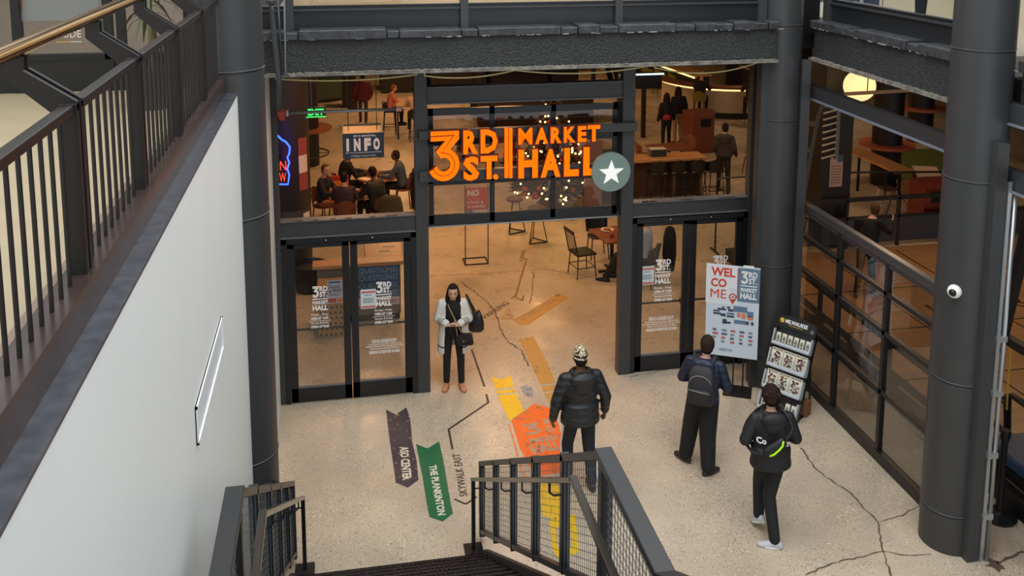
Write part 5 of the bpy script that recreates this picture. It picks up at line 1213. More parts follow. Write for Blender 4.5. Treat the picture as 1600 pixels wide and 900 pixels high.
def box_thing(nm, label, cat, c, sx, sy, sz, m, rz=0., part='body', group=None, bevel=.004):
    t = thing(nm, label, cat, c, rz, group); g = G(); g.bx(-sx/2, sx/2, -sy/2, sy/2, 0, sz); g.build(part, m, t, world=False, bevel=bevel); return t
# ================================================================= information kiosk
t = thing('information_kiosk', 'wood topped information kiosk with a blue questions panel behind the entry doors', 'kiosk', (.25, 2.9, 0))
g = G(); g.bx(-.52, 1.0, 2.45, 2.74, 1.0, 1.06); g.bx(.36, 1.0, 2.74, 3.45, 1.0, 1.06); g.build('counter_top', WOODO, t, bevel=.004)
g = G(); g.bx(-.45, .94, 2.52, 2.72, .12, 1.0); g.bx(.42, .94, 2.72, 3.4, .12, 1.0); g.build('cabinet', mat('grey_kiosk_body', (120, 108, 94), .6), t)
g = G(); g.bx(-.43, .92, 2.55, 3.36, 0, .12); g.build('plinth', BLACKM, t)
BLUEP = mat('slate_blue_panel', (70, 100, 136), .5); a0, c0_, w0, h0 = pbox(560, 414, 624.5, 478, 2.51)
g = G(); g.bx(a0, a0+w0, 2.505, 2.52, c0_, c0_+h0); g.build('front_panel', BLUEP, t)
QT = mat('pale_blue_letters', (160, 184, 206), .5)
for y in (418, 430, 442, 454): ptext('QUESTIONS?', 561, y, 621, y+9, 2.504, -.008).build('lettering', QT, t)
a0, c1_, w1, h1 = pbox(560, 465, 624.5, 477, 2.503); g = G(); g.bx(a0, a0+w1, 2.502, 2.505, c1_, c1_+h1); g.build('help_band', mat('pinkish_band', (214, 200, 204), .5), t)
ptext("WE'RE HERE TO HELP!", 572, 468, 622, 474, 2.5, .01).build('help_lettering', mat('maroon_letters', (150, 60, 70), .5), t)
for x, y, n in ((.78, 3.2, 0), (.7, 2.98, 1)):
    o = thing('paper_notice', ['white paper notice taped on the kiosk top, farther from the doors', 'white paper notice taped on the kiosk top, nearer the doors'][n], 'notice', (x, y, 1.06)); g = G(); g.bx(-.13, .13, -.07, .07, 0, .002); g.build('sheet', mat('cream_paper', (236, 214, 190), .6), o, world=False)
    lines(G(), lambda a, b, c: V((a, b, c+.002)), -.1, .1, -.04, .04, 2, seed=n).build('small_lettering', INK, o, world=False)
t = thing('toy_donation_box', 'donation box in brown paper with a small tree pattern standing in front of the kiosk', 'box', (-.2, 2.25, 0))
KRAFT = mat('kraft_paper', (168, 130, 90), .7)
g = G(); g.bx(-.44, .06, 2.02, 2.44, 0, .86); g.build('body', KRAFT, t, bevel=.005)
g = G(); TT = plane_T((-.44, 2.018, 0), (1, 0, 0), (0, 0, 1), (0, -1, 0))
for i in range(6):
    for j in range(9):
        x, z = .045+i*.08+(j % 2)*.02, .03+j*.093
        if x < .47: g.prism([(x-.025, z), (x+.025, z), (x, z+.055)], TT, 0, .001)
g.build('tree_pattern', mat('dark_tree_print', (78, 64, 48), .7), t)
a1, c1, w1, h1 = pbox(511, 438, 538, 474, 2.0)
T2 = plane_T((a1, 2.01, c1), (1, 0, 0), (0, 0, 1), (0, -1, 0)); rect(G(), T2, 0, 0, w1, h1, 0, .004).build('sign_sheet', mat('lavender_sheet', (206, 206, 222), .5), t)
T2b = lambda a, b, c: T2(a, b, c+.005)
for body, y, wf, b in (('Donate', .66, .62, .0), ('a TOY', .48, .75, .03), ('today!', .30, .62, .0)): text_g(body, w1*wf, h1*.14, .001, b, sub_T(T2b, w1*.12, h1*y)).build('sign_lettering', mat('navy_letters', (50, 56, 92), .5), t)
rect(G(), T2b, w1*.05, h1*.04, w1*.52, h1*.22, 0, .001).build('red_logo', REDP, t); rect(G(), T2b, w1*.56, h1*.04, w1*.96, h1*.22, 0, .001).build('orange_logo', mat('orange_print', (222, 136, 80), .5), t); rect(G(), T2b, w1*.1, h1*.88, w1*.8, h1*.95, 0, .001).build('blue_logo', BLUEP, t)
# hanging info sign
Yi = 2.6; a, c, w, h = pbox(535.5, 208, 600, 247, Yi)
t = thing('info_sign', 'hanging slate blue box sign with big pale info letters above the kiosk', 'sign', (a+w/2, Yi+.2, c))
IB = mat('info_blue', (72, 92, 116), .5); g = G(); g.bx(a, a+w, Yi, Yi+.02, c, c+h); g.build('front_panel', IB, t)
g = G(); g.bx(a+w-.02, a+w, Yi+.02, Yi+.75, c, c+h); g.bx(a, a+.02, Yi+.02, Yi+.75, c, c+h); g.bx(a+.02, a+w-.02, Yi+.73, Yi+.75, c, c+h); g.build('side_panel', IB, t)
g = G(); g.bx(a+.02, a+w-.02, Yi+.02, Yi+.73, c+h-.06, c+h-.04); g.build('top_panel', mat('grey_top_panel', (150, 130, 112), .6), t)
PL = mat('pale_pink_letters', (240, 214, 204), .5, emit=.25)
T = plane_T((a, Yi-.001, c), (1, 0, 0), (0, 0, 1), (0, -1, 0))
for ch, x in zip('INFO', (.09, .27, .52, .74)): text_g(ch, w*(.06 if ch == 'I' else .16), h*.5, .01, .06, sub_T(T, w*x, h*.30)).build('letter', PL, t)
text_g('3RD ST. MARKETHALL', w*.55, h*.07, .002, .02, sub_T(T, w*.26, h*.86)).build('small_lettering', PL, t); text_g('GET YOUR QUESTIONS ANSWERED', w*.88, h*.05, .002, .0, sub_T(T, w*.06, h*.2)).build('small_lettering', PL, t); text_g('CYPRESSLY MADE IN MKE!', w*.6, h*.09, .002, .02, sub_T(T, w*.2, h*.05)).build('small_lettering', WHITE, t)
g = G(); [g.cyl((x, Yi+.38, c+h-.06), (x, Yi+.38, 4.95), .008, n=6) for x in (a+.1, a+w-.1)]; g.build('hanger_rod', BLACKM, t)
# round column with posters and neon
g = G(); g.lathe((-.95, 4.9, 0), [(.36, 0), (.36, 1.35), (.352, 1.36), (.36, 1.37), (.36, 4.95)], 40); struct(g.build('column_hall', mat('plum_column', (46, 40, 46), .5), smooth=True, auto=40))
def col_poster(cx, cy, r, a0, a1, z0, z1, label, cols):
    am = R((a0+a1)/2); t = thing('poster', label, 'poster', (cx+r*math.cos(am), cy+r*math.sin(am), z0))
    n = len(cols)
    for k, m_ in enumerate(cols):
        za, zb = z1-(z1-z0)*(k+1)/n, z1-(z1-z0)*k/n; g = G()
        rings = [[(cx+rr*math.cos(R(q)), cy+rr*math.sin(R(q)), z) for rr, z in ((r+.002, za), (r+.006, za), (r+.006, zb), (r+.002, zb))] for q in [a0+(a1-a0)*j/6 for j in range(7)]]
        g.loft(rings); g.build('band', m_, t)
WP = mat('white_poster', (220, 206, 200), .6); RP = mat('red_poster', (150, 70, 64), .6)
col_poster(-.95, 4.9, .36, -62, -30, 1.75, 2.75, 'red and white strip poster wrapped on the plum column', [RP, WP, RP]); col_poster(-.95, 4.9, .36, -52, -25, .85, 1.3, 'white and red poster low on the plum column', [WP, RP])
t = thing('neon_sign', 'blue outlined neon sign with red letters at the plum column', 'sign', tuple(fa(442, 290, 4.3)))
NB = mat('blue_neon', (40, 80, 255), .4, emit=3.0); NR = mat('red_neon', (255, 60, 30), .4, emit=2.5); NP = [fa(x, y, 4.3) for x, y in ((426, 212), (434, 212), (440, 218), (447, 222), (453, 230), (452, 240), (449, 246), (452, 254), (449, 264), (452, 273), (450, 288), (430, 288), (424, 280), (424, 225), (426, 212))]
g = G(); g.tube(NP, .018, 6); g.build('outline_tube', NB, t, smooth=True)
a, c, w, h = pbox(430, 252, 447, 266, 4.29); text_g('EN', w, h, .02, -.02, plane_T((a, 4.29, c), (1, 0, 0), (0, 0, 1), (0, -1, 0))).build('red_lettering', NR, t)
a, c, w, h = pbox(430, 270, 447, 284, 4.29); text_g('AW', w, h, .02, -.02, plane_T((a, 4.29, c), (1, 0, 0), (0, 0, 1), (0, -1, 0))).build('red_lettering', NR, t)
g = G(); c = fa(440, 250, 4.3); g.cyl((c.x, 4.3, c.z), (c.x-.05, 4.62, c.z), .012, n=6); g.build('bracket', BLACKM, t)
t = thing('planter_tub', 'dark round tub at the foot of the plum column behind the entry doors', 'tub', (-.62, 4.1, 0)); g = G(); g.lathe((-.62, 4.1, 0), [(.02, 0), (.26, 0), (.32, .5), (.28, .5), (.26, .42), (.02, .42)], 24); g.build('body', mat('dark_navy_tub', (26, 30, 40), .4), t, smooth=True, auto=40)
# ================================================================= dark column with ledges further in
g = G(); g.lathe((-.95, 13.0, 0), [(.36, 0), (.36, 4.95)], 28); struct(g.build('column_far', mat('black_column', (24, 20, 20), .5), smooth=True, auto=40))
t = thing('column_ledge', 'round orange ledge table around the far black column', 'table', (-.95, 13, 1.0)); g = G(); g.lathe((-.95, 13, 0), [(.365, 1.0), (.72, 1.0), (.72, 1.05), (.365, 1.05)], 28); g.build('ledge', WOODD, t)
t = thing('foot_ring', 'black metal foot ring around the far black column', 'foot rest', (-.95, 13, .3)); g = G(); g.tube([(-.95+.62*math.cos(a), 13+.62*math.sin(a), .32) for a in [6.283*k/24 for k in range(24)]], .02, 6, closed=True); [g.cyl((-.95+.3*math.cos(a), 13+.3*math.sin(a), .32), (-.95+.62*math.cos(a), 13+.62*math.sin(a), .32), .012, n=6) for a in (0, 1.57, 3.14, 4.71)]; g.build('ring', BLACKM, t)
# green curved booth
t = thing('curved_booth', 'curved green bar booth with an orange wooden top at the far left of the hall', 'booth', (-1.0, 22.3, 0))
def arc_band(g, cx, cy, r0, r1, z0, z1, a0, a1, n=20): g.loft([[(cx+r*math.cos(R(q)), cy+r*math.sin(R(q)), z) for r, z in ((r0, z0), (r1, z0), (r1, z1), (r0, z1))] for q in [a0+(a1-a0)*k/n for k in range(n+1)]]); return g
GRN = mat('booth_green', (56, 72, 54), .6)
arc_band(G(), -1.0, 23.0, 1.35, 1.5, .12, 1.0, 180, 360).build('front', GRN, t); arc_band(G(), -1.0, 23.0, 1.3, 1.62, 1.0, 1.06, 180, 360).build('top', WOODD, t); arc_band(G(), -1.0, 23.0, 1.38, 1.48, 0, .12, 180, 360).build('plinth', BLACKM, t)
g = G(); g.bx(-2.4, -.3, 23.4, 23.5, 0, 2.2); g.build('rear_panel', GRN, t)
box_thing('litter_bin', 'tall black litter bin beside the curved green booth', 'bin', (.33, 20.75, 0), .5, .5, 1.15, BLACKM, 0, 'body')
o = bpy.data.objects['litter_bin']; g = G(); g.bx(-.27, .27, -.27, .27, 1.15, 1.2); g.build('lid', mat('bin_lid', (38, 36, 36), .4), o, world=False); g = G(); g.bx(-.16, .16, -.256, -.25, .9, 1.05); g.build('opening', mat('bin_opening', (8, 8, 8), .8), o, world=False)
# people and seats at the back left
COLD = dict(voxel=.024)
person('person in a maroon hooded top walking away with a dark bag', (.75, 18, 0), .05, dict(elL=(-.3, -.02, 1.12), elR=(.3, -.02, 1.12), wrL=(-.32, .04, .86), anL=(-.08, .2, .09), anR=(.08, -.15, .1)), h=1.68, top=mat('maroon_hoodie', (92, 30, 46), .8), bottom=mat('grey_leggings', (70, 66, 66), .8), shoes=DKS, hair=HAIRB, hood=True, bulk=1.3, hem=.15, **COLD)
t = thing('shopping_bag', 'dark maroon shopping bag carried by the person in the maroon top', 'bag', (.42, 18.05, .4)); g = G(); g.bx(-.15, .15, -.08, .08, 0, .36); g.build('pouch', mat('dark_maroon_bag', (50, 24, 32), .6), t, world=False, bevel=.02); g = G(); g.tube([(-.08, 0, .36), (-.06, 0, .5), (.06, 0, .5), (.08, 0, .36)], .012, 6); g.build('handle', BLACKM, t, world=False)
def sit(z=.47, fwd=.42, lean=.05, **k):
    d = dict(pelvis=(0, 0, z+.1), neck=(0, lean, z+.62), head=(0, lean+.06, z+.79), shL=(-.18, lean, z+.57), shR=(.18, lean, z+.57), elL=(-.25, lean+.14, z+.32), elR=(.25, lean+.14, z+.32), wrL=(-.14, lean+.38, z+.31), wrR=(.14, lean+.38, z+.31), knL=(-.12, fwd, z+.05), knR=(.12, fwd, z+.05), anL=(-.12, fwd+.02, max(.09, z-.38)), anR=(.12, fwd-.02, max(.09, z-.38))); d.update(k); return d
def swap(P): return P
table('orange topped high table between two seated people at the far left', (2.05, 16.1, 0), 0, .75, 1.3, WOODO, h=1.05, base='legs', nm='high_table')
bar_stool('black stool under the person in the pink jumper', (1.52, 16.3, 0), -math.pi/2, BLKCH, BLACKM, 'far stools')
person('person in a pink jumper seated at the orange high table', (1.52, 16.3, 0), -1.45, sit(.75, .4, .1), h=1.65, top=mat('salmon_knit', (200, 116, 92), .85), bottom=BLK, shoes=DKS, hair=mat('auburn_hair', (132, 72, 36), .6), **COLD)
bar_stool('black stool under the person in the beige jumper', (2.25, 15.2, 0), 0, BLKCH, BLACKM, 'far stools')
person('person in a beige jumper seated with the back turned at the orange high table', (2.25, 15.2, 0), .1, sit(.75, .4, .1), h=1.75, top=mat('beige_knit', (196, 164, 136), .85), bottom=BLK, shoes=DKS, hair=HAIRB, **COLD)
person('person in a beige coat leaning at the curved green booth', (-.05, 22.9, 0), math.pi*.6, dict(), h=1.6, top=mat('pale_beige_coat', (206, 170, 134), .85), bottom=BLK, shoes=DKS, hair=HAIRN, hood=True, bulk=1.2, **COLD)
# seated group near the info sign
table('round brown wooden table with papers between two seated people by the info sign', (.80, 8.9, 0), 0, 1.0, 1.0, WOODD, round_=True)
random.seed(6)
for k, (x, y, lb) in enumerate(((.52, 8.72, 'white paper on the round brown table near the black jacketed person'), (1.0, 8.95, 'white paper on the round brown table near the blue jumper'), (.78, 8.55, 'large white paper at the near edge of the round brown table'))):
    o = thing('paper_sheet', lb, 'paper', (x, y, .74), random.uniform(0, 3)); g = G(); g.bx(-.15, .15, -.1, .1, 0, .004); g.build('sheet', mat('cream_paper', (236, 214, 190), .6), o, world=False)
cafe_chair('brown chair under the black capped person at the round table', (.02, 9.0, 0), -1.5, BROWN, BLACKM, 'brown chairs')
person('person in a black jacket and black cap seated at the round table', (.02, 9.0, 0), -1.35, sit(.46, .42, .12), h=1.78, skin=SKIND, top=mat('black_jacket', (18, 17, 18), .8), bottom=BLK, shoes=DKS, hair=HAIRB, hat=BLK, bulk=1.25, **COLD)
cafe_chair('brown chair under the person in the blue jumper', (1.42, 8.75, 0), 1.4, BROWN, BLACKM, 'brown chairs')
person('person in a slate blue jumper seated at the round table by the info sign', (1.42, 8.75, 0), 1.3, sit(.46, .42, .12), h=1.75, skin=SKIND, top=mat('slate_jumper', (68, 80, 100), .85), bottom=mat('black_trousers', (20, 18, 20), .8), shoes=DKS, hair=HAIRB, **COLD)
t = thing('draped_coat', 'long black coat hung over the chair of the person in the blue jumper', 'coat', (1.66, 8.70, 0)); g = G()
g.loft([[(1.68+.07*math.cos(a)*k+.02*math.sin(3*a), 8.70+.27*math.sin(a)*k, z) for a in [6.283*j/20 for j in range(20)]] for k, z in ((1.1, .06), (1.15, .3), (1.0, .6), (.9, .84), (.6, .9))]); g.build('cloth', mat('black_wool', (14, 13, 14), .9), t, smooth=True)
table('small round wooden table with food among the four seated people', (.25, 7.55, 0), 0, .8, .8, WOODD, round_=True)
for k, (x, y, lb) in enumerate(((.33, 7.72, 'white plate of food on the small round table, farther one'), (.18, 7.42, 'white plate of food on the small round table, nearer one'))):
    o = thing('plate', lb, 'plate', (x, y, .74)); g = G(); g.lathe((0, 0, 0), [(.02, .0), (.09, .004), (.13, .018), (.13, .022), (.08, .012), (.01, .01)], 20); g.build('dish', mat('white_plate', (226, 214, 204), .4), o, world=False, smooth=True); g = G(); g.ell((0, .01, .025), .06, .05, .02, 10, 6); g.build('food', mat('red_food', (176, 60, 40), .6), o, world=False, smooth=True)
cafe_chair('brown chair of the person looking up from the small table', (-.42, 7.75, 0), -2.2, BROWN, BLACKM, 'brown chairs')
person('person in a dark navy jumper turning round on the brown chair to look aside', (-.42, 7.75, 0), -2.0, sit(.46, .42, .02), h=1.78, top=mat('dark_navy_jumper', (26, 28, 44), .85), bottom=mat('rust_trousers', (150, 84, 52), .8), shoes=DKS, hair=HAIRN, face=True, lookyaw=-.5, **COLD)
t = thing('draped_scarf', 'orange and yellow striped blanket over a chair back by the small round table', 'blanket', (-.1, 8.25, .5))
for k, m_ in enumerate((mat('rust_stripe', (176, 60, 30), .85), mat('orange_stripe', (206, 120, 40), .85), mat('mustard_stripe', (206, 160, 50), .85), mat('rust_stripe', (176, 60, 30), .85))): g = G(); g.loft([[(-.12+x+.03*math.sin(5*x), 8.3-.12*u*u+.05, .95-.42*u+dz) for x in (-.24, -.08, .08, .24)]+[(-.12+x+.03*math.sin(5*x), 8.3-.12*u*u+.03, .95-.42*u+dz-.015) for x in (.24, .08, -.08, -.24)] for u, dz in ((k*.25, 0), (k*.25+.24, 0))]); g.build('stripe', m_, t)
cafe_chair('brown chair carrying the striped blanket', (-.12, 8.1, 0), math.pi, BROWN, BLACKM, 'brown chairs')
cafe_chair('brown chair under the person in the navy plaid shirt', (.02, 6.95, 0), .1, BROWN, BLACKM, 'brown chairs')
def plaid(name):
    m = mat(name, (36, 42, 70), .85); nt = m.node_tree; b = nt.nodes['Principled BSDF']; L = nt.links.new; tc = nt.nodes.new('ShaderNodeTexCoord'); c = nt.nodes.new('ShaderNodeTexChecker'); c.inputs['Scale'].default_value = 18; c.inputs[1].default_value = col(32, 40, 70); c.inputs[2].default_value = col(84, 48, 58); L(tc.outputs['Object'], c.inputs[0]); L(c.outputs[0], b.inputs['Base Color']); return m
person('person in a navy plaid shirt seated with the back turned at the small round table', (.02, 6.95, 0), -.15, sit(.46, .42, .1), h=1.75, top=plaid('navy_plaid'), bottom=BLK, shoes=DKS, hair=HAIRB, bulk=1.15, **COLD)
cafe_chair('brown chair under the black jacketed person nearest the doors', (.78, 7.2, 0), .75, BROWN, BLACKM, 'brown chairs')
person('person in a black padded jacket seated at the small round table nearest the doors', (.78, 7.2, 0), .8, sit(.46, .42, .12), h=1.8, skin=SKIND, top=mat('black_padded', (24, 24, 28), .6, bump=.5, bs=12), bottom=BLK, shoes=DKS, hair=HAIRB, bulk=1.35, **COLD)
t = thing('draped_coat', 'olive grey coat hung on a chair nearest the sill of the entry doors', 'coat', (1.0, 6.6, 0)); g = G(); g.loft([[(1.0+.26*math.cos(a)*k, 6.6+.09*math.sin(a)*k+.02*math.cos(2*a), z) for a in [6.283*j/20 for j in range(20)]] for k, z in ((1.0, .3), (1.1, .5), (1.0, .75), (.85, .9), (.5, .95))]); g.build('cloth', mat('olive_coat', (66, 60, 46), .9), t, smooth=True)
cafe_chair('brown chair carrying the olive grey coat', (1.0, 6.85, 0), .1, BROWN, BLACKM, 'brown chairs')
# ================================================================= middle of the hall
sl_, sr_ = fl(727, 414), fl(763, 413); yb_ = (sl_.y+sr_.y)/2
t = thing('sign_stand', 'thin black metal floor stand holding the red no food poster', 'sign stand', ((sl_.x+sr_.x)/2, yb_, 0))
for x in (sl_.x, sr_.x): g = G(); g.bar((x, yb_, 0), (x, yb_, 1.62), .018, .018); g.build('upright', BLACKM, t)
g = G(); g.bar((sl_.x, yb_, .01), (sr_.x, yb_, .01), .025, .02); g.bar((sl_.x, yb_+.35, .01), (sr_.x, yb_+.35, .01), .025, .02); g.bar((sl_.x, yb_, .01), (sl_.x, yb_+.35, .01), .025, .02); g.bar((sr_.x, yb_, .01), (sr_.x, yb_+.35, .01), .025, .02); g.build('base_frame', BLACKM, t)
a, c, w, h = pbox(728, 293, 761, 340, yb_-.01)
t = thing('poster', 'red and white poster about food and drinks in the black floor stand', 'poster', (a+w/2, yb_-.02, c)); T = plane_T((a, yb_-.012, c), (1, 0, 0), (0, 0, 1), (0, -1, 0))
rect(G(), T, 0, 0, w, h, 0, .006).build('sheet', mat('coral_sheet', (206, 84, 72), .55), t); TT = lambda a, b, c: T(a, b, c+.0065)
rect(G(), TT, 0, 0, w, h*.26, 0, .001).build('lower_band', mat('pale_sheet', (206, 210, 214), .55), t); rect(G(), TT, 0, 0, w*.32, h*.26, .001, .002).build('blue_corner', mat('teal_corner', (70, 130, 164), .55), t)
for body, x, y, ww, hh, b in (('NO', .08, .72, .55, .22, .05), ('OUTSIDE', .08, .60, .6, .07, .0), ('FOOD &', .08, .47, .75, .09, .02), ('& DRINKS', .08, .33, .84, .09, .02)): text_g(body, w*ww, h*hh, .001, b, sub_T(TT, w*x, h*y)).build('lettering', WHITE if body != 'OUTSIDE' else mat('peach_letters', (240, 160, 140), .5), t)
text_g('OPEN CONCEPT HALL', w*.6, h*.06, .001, .0, sub_T(lambda a, b, c: T(a, b, c+.008), w*.36, h*.12)).build('small_lettering', INK, t)
SEATP = mat('brown_stool_seat', (98, 66, 58), .5)
tractor_stool('round seated stool with a triangular wire base nearer the tree', (3.68, 6.55, 0), R(20), SEATP, 'wire stools'); tractor_stool('round seated stool with a triangular wire base nearer the opening', (4.02, 5.85, 0), R(8), SEATP, 'wire stools')
# decorated tree
TX, TY = 4.85, 8.05; t = thing('christmas_tree', 'decorated christmas tree with warm lights and red ornaments behind the glass door', 'tree', (TX, TY, 0))
g = G(); g.cyl((TX, TY, 0), (TX, TY, .4), .06, n=10); g.build('trunk', mat('tree_trunk', (70, 46, 30), .8), t); g = G(); g.lathe((TX, TY, 0), [(.01, .02), (.3, .02), (.26, .3), (.24, .3), (.22, .1), (.01, .1)], 18); g.build('tub', mat('red_tub', (140, 40, 34), .6), t)
random.seed(12); g = G()
for k in range(1500):
    u = random.random()**.6; z = .4+2.3*(1-u); r = .95*(1-(z-.35)/2.45)+.04; a = random.uniform(0, 6.283); rr = r*random.uniform(.5, 1.0)
    p = V((TX+rr*math.cos(a), TY+rr*math.sin(a), z)); da = a+random.uniform(-.5, .5); L_ = random.uniform(.09, .17); e_ = p+V((L_*math.cos(da), L_*math.sin(da), random.uniform(-.07, .05))); b_ = V((TX+rr*.55*math.cos(a), TY+rr*.55*math.sin(a), z+.05)); g.tube([b_, p, e_], [.012, .03, .004], 4)
tf = g.build('foliage', mat('tree_foliage', (84, 58, 48), .8, var=.5, vs=9), t)
LT = mat('warm_bulb', (255, 214, 110), .4, emit=9); RO = mat('red_ornament', (160, 36, 34), .3); SO = mat('silver_ornament', (180, 176, 180), .2, metal=.6)
lb = None
for k in range(96):
    z = .4+2.25*(1-math.sqrt(random.random())); r = .95*(1-(z-.35)/2.45)+.13; a = random.uniform(-2.9, .1); p = (TX+r*math.cos(a), TY+r*math.sin(a), z)
    if lb is None: g = G(); g.ell((0, 0, 0), .022, .022, .022, 6, 5); lb = g.build('light_bulb', LT, t, world=False, smooth=True); lb.location = WM(t).inverted() @ V(p)
    else: o = lb.copy(); COL.objects.link(o); o.parent = t; o.location = WM(t).inverted() @ V(p)
ob = None
for k in range(40):
    z = .45+2.1*(1-math.sqrt(random.random())); r = .93*(1-(z-.35)/2.45)+.10; a = random.uniform(-3.1, .2); p = WM(t).inverted() @ V((TX+r*math.cos(a), TY+r*math.sin(a), z))
    g = G(); g.ell((0, 0, 0), .05, .05, .05, 10, 7); o = g.build('ornament', RO if k % 3 else SO, t, world=False, smooth=True); o.location = p
# pale and dark panels beside the tree
a = fl(924, 335); b_ = fl(944, 335)
box_thing('display_panel', 'pinkish free standing panel beside the decorated tree', 'panel', (a.x+.02, a.y, 0), .42, .12, 1.75, mat('pink_panel', (160, 124, 122), .6)); box_thing('display_panel', 'dark grey free standing cabinet panel to the side of the pinkish panel', 'panel', (a.x+.40, a.y+.15, 0), .32, .3, 1.45, mat('dark_grey_panel', (70, 72, 80), .5))
# spindle chair, table, food and diner by the middle opening
t = thing('spindle_chair', 'black spindle back chair beside the wooden table in the middle opening', 'chair', (4.50, 3.9, 0), R(-78))
g = G(); g.bx(-.21, .21, -.21, .21, .44, .475); g.build('seat', BLKCH, t, world=False, bevel=.01)
for x in (-.19, .19):
    g = G(); g.cyl((x, -.19, .46), (x*1.02, -.29, .93), .014, n=8); g.build('back_post', BLKCH, t, world=False)
for x in (-.11, -.04, .04, .11): g = G(); g.cyl((x, -.19, .47), (x, -.285, .9), .007, n=6); g.build('spindle', BLKCH, t, world=False)
g = G(); g.bar((-.21, -.29, .92), (.21, -.29, .92), .022, .06); g.build('top_rail', BLKCH, t, world=False)
legs4(t, BLKCH, .17, .17, .44, .013, .03, .2)
table('reddish wooden table with food by the far post of the middle opening', (5.12, 4.0, 0), R(10), .62, .85, WOODD)
for lb_, p, m_, r_ in (('white paper tray of food on the reddish table', (5.08, 4.2), mat('white_plate', (226, 214, 204), .4), .13), ('red drink cup on the reddish table', (5.05, 3.8), RP, .045)):
    o = thing('food_tray' if r_ > .1 else 'cup', lb_, 'tray' if r_ > .1 else 'cup', (*p, .74)); g = G(); g.lathe((0, 0, 0), [(.01, 0), (r_*.8, 0), (r_, .03 if r_ > .1 else .13), (r_*.9, .03 if r_ > .1 else .13), (r_*.7, .012), (.01, .012)], 16); g.build('dish', m_, o, world=False, smooth=True)
    if r_ > .1: g = G(); g.ell((0, 0, .03), .08, .06, .03, 10, 6); g.build('food', mat('brown_food', (150, 96, 60), .7), o, world=False)
cafe_chair('black chair on the far side of the reddish table', (5.05, 4.75, 0), math.pi, BLKCH, BLACKM)
GX = fa(1010, 372, 3.2).x
cafe_chair('black chair under the person in the pale grey sweater', (GX, 3.2, 0), .9, BLKCH, BLACKM)
person('person in a pale grey sweater seated at the reddish table, partly behind the post', (GX, 3.2, 0), 1.0, sit(.5, .52, .02, anL=(-.12, .74, .09), anR=(.12, .68, .09)), h=1.75, top=mat('pale_grey_sweater', (176, 176, 190), .85), bottom=mat('charcoal_trousers', (34, 32, 34), .8), shoes=DKS, hair=HAIRB, **COLD)
t = thing('draped_coat', 'long black coat hanging on the chair beside the pale grey sweater', 'coat', (GX+.42, 3.1, 0)); g = G(); g.loft([[(GX+.42+.12*math.cos(a)*k, 3.1+.12*math.sin(a)*k, z) for a in [6.283*j/18 for j in range(18)]] for k, z in ((.8, .3), (1.1, .6), (1.0, .95), (.7, 1.1), (.4, 1.14))]); g.build('cloth', mat('black_wool', (14, 13, 14), .9), t, smooth=True)
t = thing('coat_frame', 'thin black metal clothes rail frame behind the exit doors', 'frame', (7.9, 4.6, 0)); g = G(); g.tube([(7.5, 4.6, .02), (7.5, 4.6, 1.5), (7.55, 4.6, 1.56), (8.6, 4.6, 1.56), (8.65, 4.6, 1.5), (8.65, 4.6, .02)], .018, 8); g.bar((7.5, 4.4, .015), (7.5, 4.8, .015), .03, .03); g.bar((8.65, 4.4, .015), (8.65, 4.8, .015), .03, .03); g.build('tube', BLACKM, t)
# ================================================================= right part of the hall
cl, cr = fl(985, 251, 1.05), fl(1107, 247, 1.05)
t = thing('long_counter', 'long oak counter with a row of black stools in the right opening', 'counter', ((cl.x+cr.x)/2, 8.3, 0))
g = G(); g.bx(6.3, cr.x, 8.02, 8.62, .99, 1.05); g.build('counter_top', WOODO, t, bevel=.004)
g = G(); g.bx(6.4, cr.x-.1, 8.5, 8.56, 0, .99); g.build('rear_panel', mat('brown_counter_panel', (92, 62, 46), .6), t)
for x in (6.5, 7.9, cr.x-.1): g = G(); g.bx(x-.03, x+.03, 8.1, 8.5, 0, .99); g.build('leg', mat('counter_leg', (110, 84, 64), .6), t)
SG = ['first black bar stool from the post side along the long oak counter', 'second black bar stool from the post side along the long oak counter', 'third black bar stool from the post side along the long oak counter', 'fourth black bar stool from the post side, beside the walking person']
s0 = None
for k, x in enumerate((1017, 1049, 1081, 1110)):
    X = fl(x, 303).x; p = (X-.1, 8.0, 0)
    if s0 is None: s0 = bar_stool(SG[0], p, 0, BLKCH, BLACKM, 'black stools at the oak counter')
    else: dup(s0, p, 0, SG[k])
for k in range(5):
    o = thing('menu_book', ['bottom', 'second lowest', 'middle', 'second highest', 'topmost'][k]+' black and white tray in the pile on the long oak counter', 'tray', (7.55, 8.4, 1.05+.036*k), 0, 'tray pile on the counter'); g = G(); g.bx(-.2, .2, -.13, .13, 0, .026); g.build('body', BLKCH, o, world=False); g = G(); g.bx(-.2, .2, -.135, -.13, .026, .034); g.bx(-.2, .2, -.135, .13, .027, .034); g.build('paper_edge', mat('paper_edge', (200, 196, 190), .6), o, world=False)
t = thing('litter_bin', 'tall orange brown wooden litter bin with a dark slot behind the long counter', 'bin', (10.25, 12.5, 0), R(6)); CO = mat('rust_painted_wood', (122, 68, 50), .5)
g = G(); g.bx(-.36, .36, -.3, .3, 0, 1.1); g.build('body', CO, t, world=False, bevel=.01); g = G(); g.prism([(-.3, 1.1), (.3, 1.1), (.3, 1.2), (-.3, 1.26)], lambda a, b, c: V((c, a, b)), -.37, .37); g.build('lid', mat('rust_lid', (132, 76, 56), .5), t, world=False); g = G(); g.bx(-.08, .24, -.31, -.30, .78, 1.02); g.build('slot', mat('slot_black', (8, 7, 7), .8), t, world=False)
table('low brown table with two brown chairs behind the long counter', (8.6, 10.4, 0), R(5), 1.1, .7, WOODD)
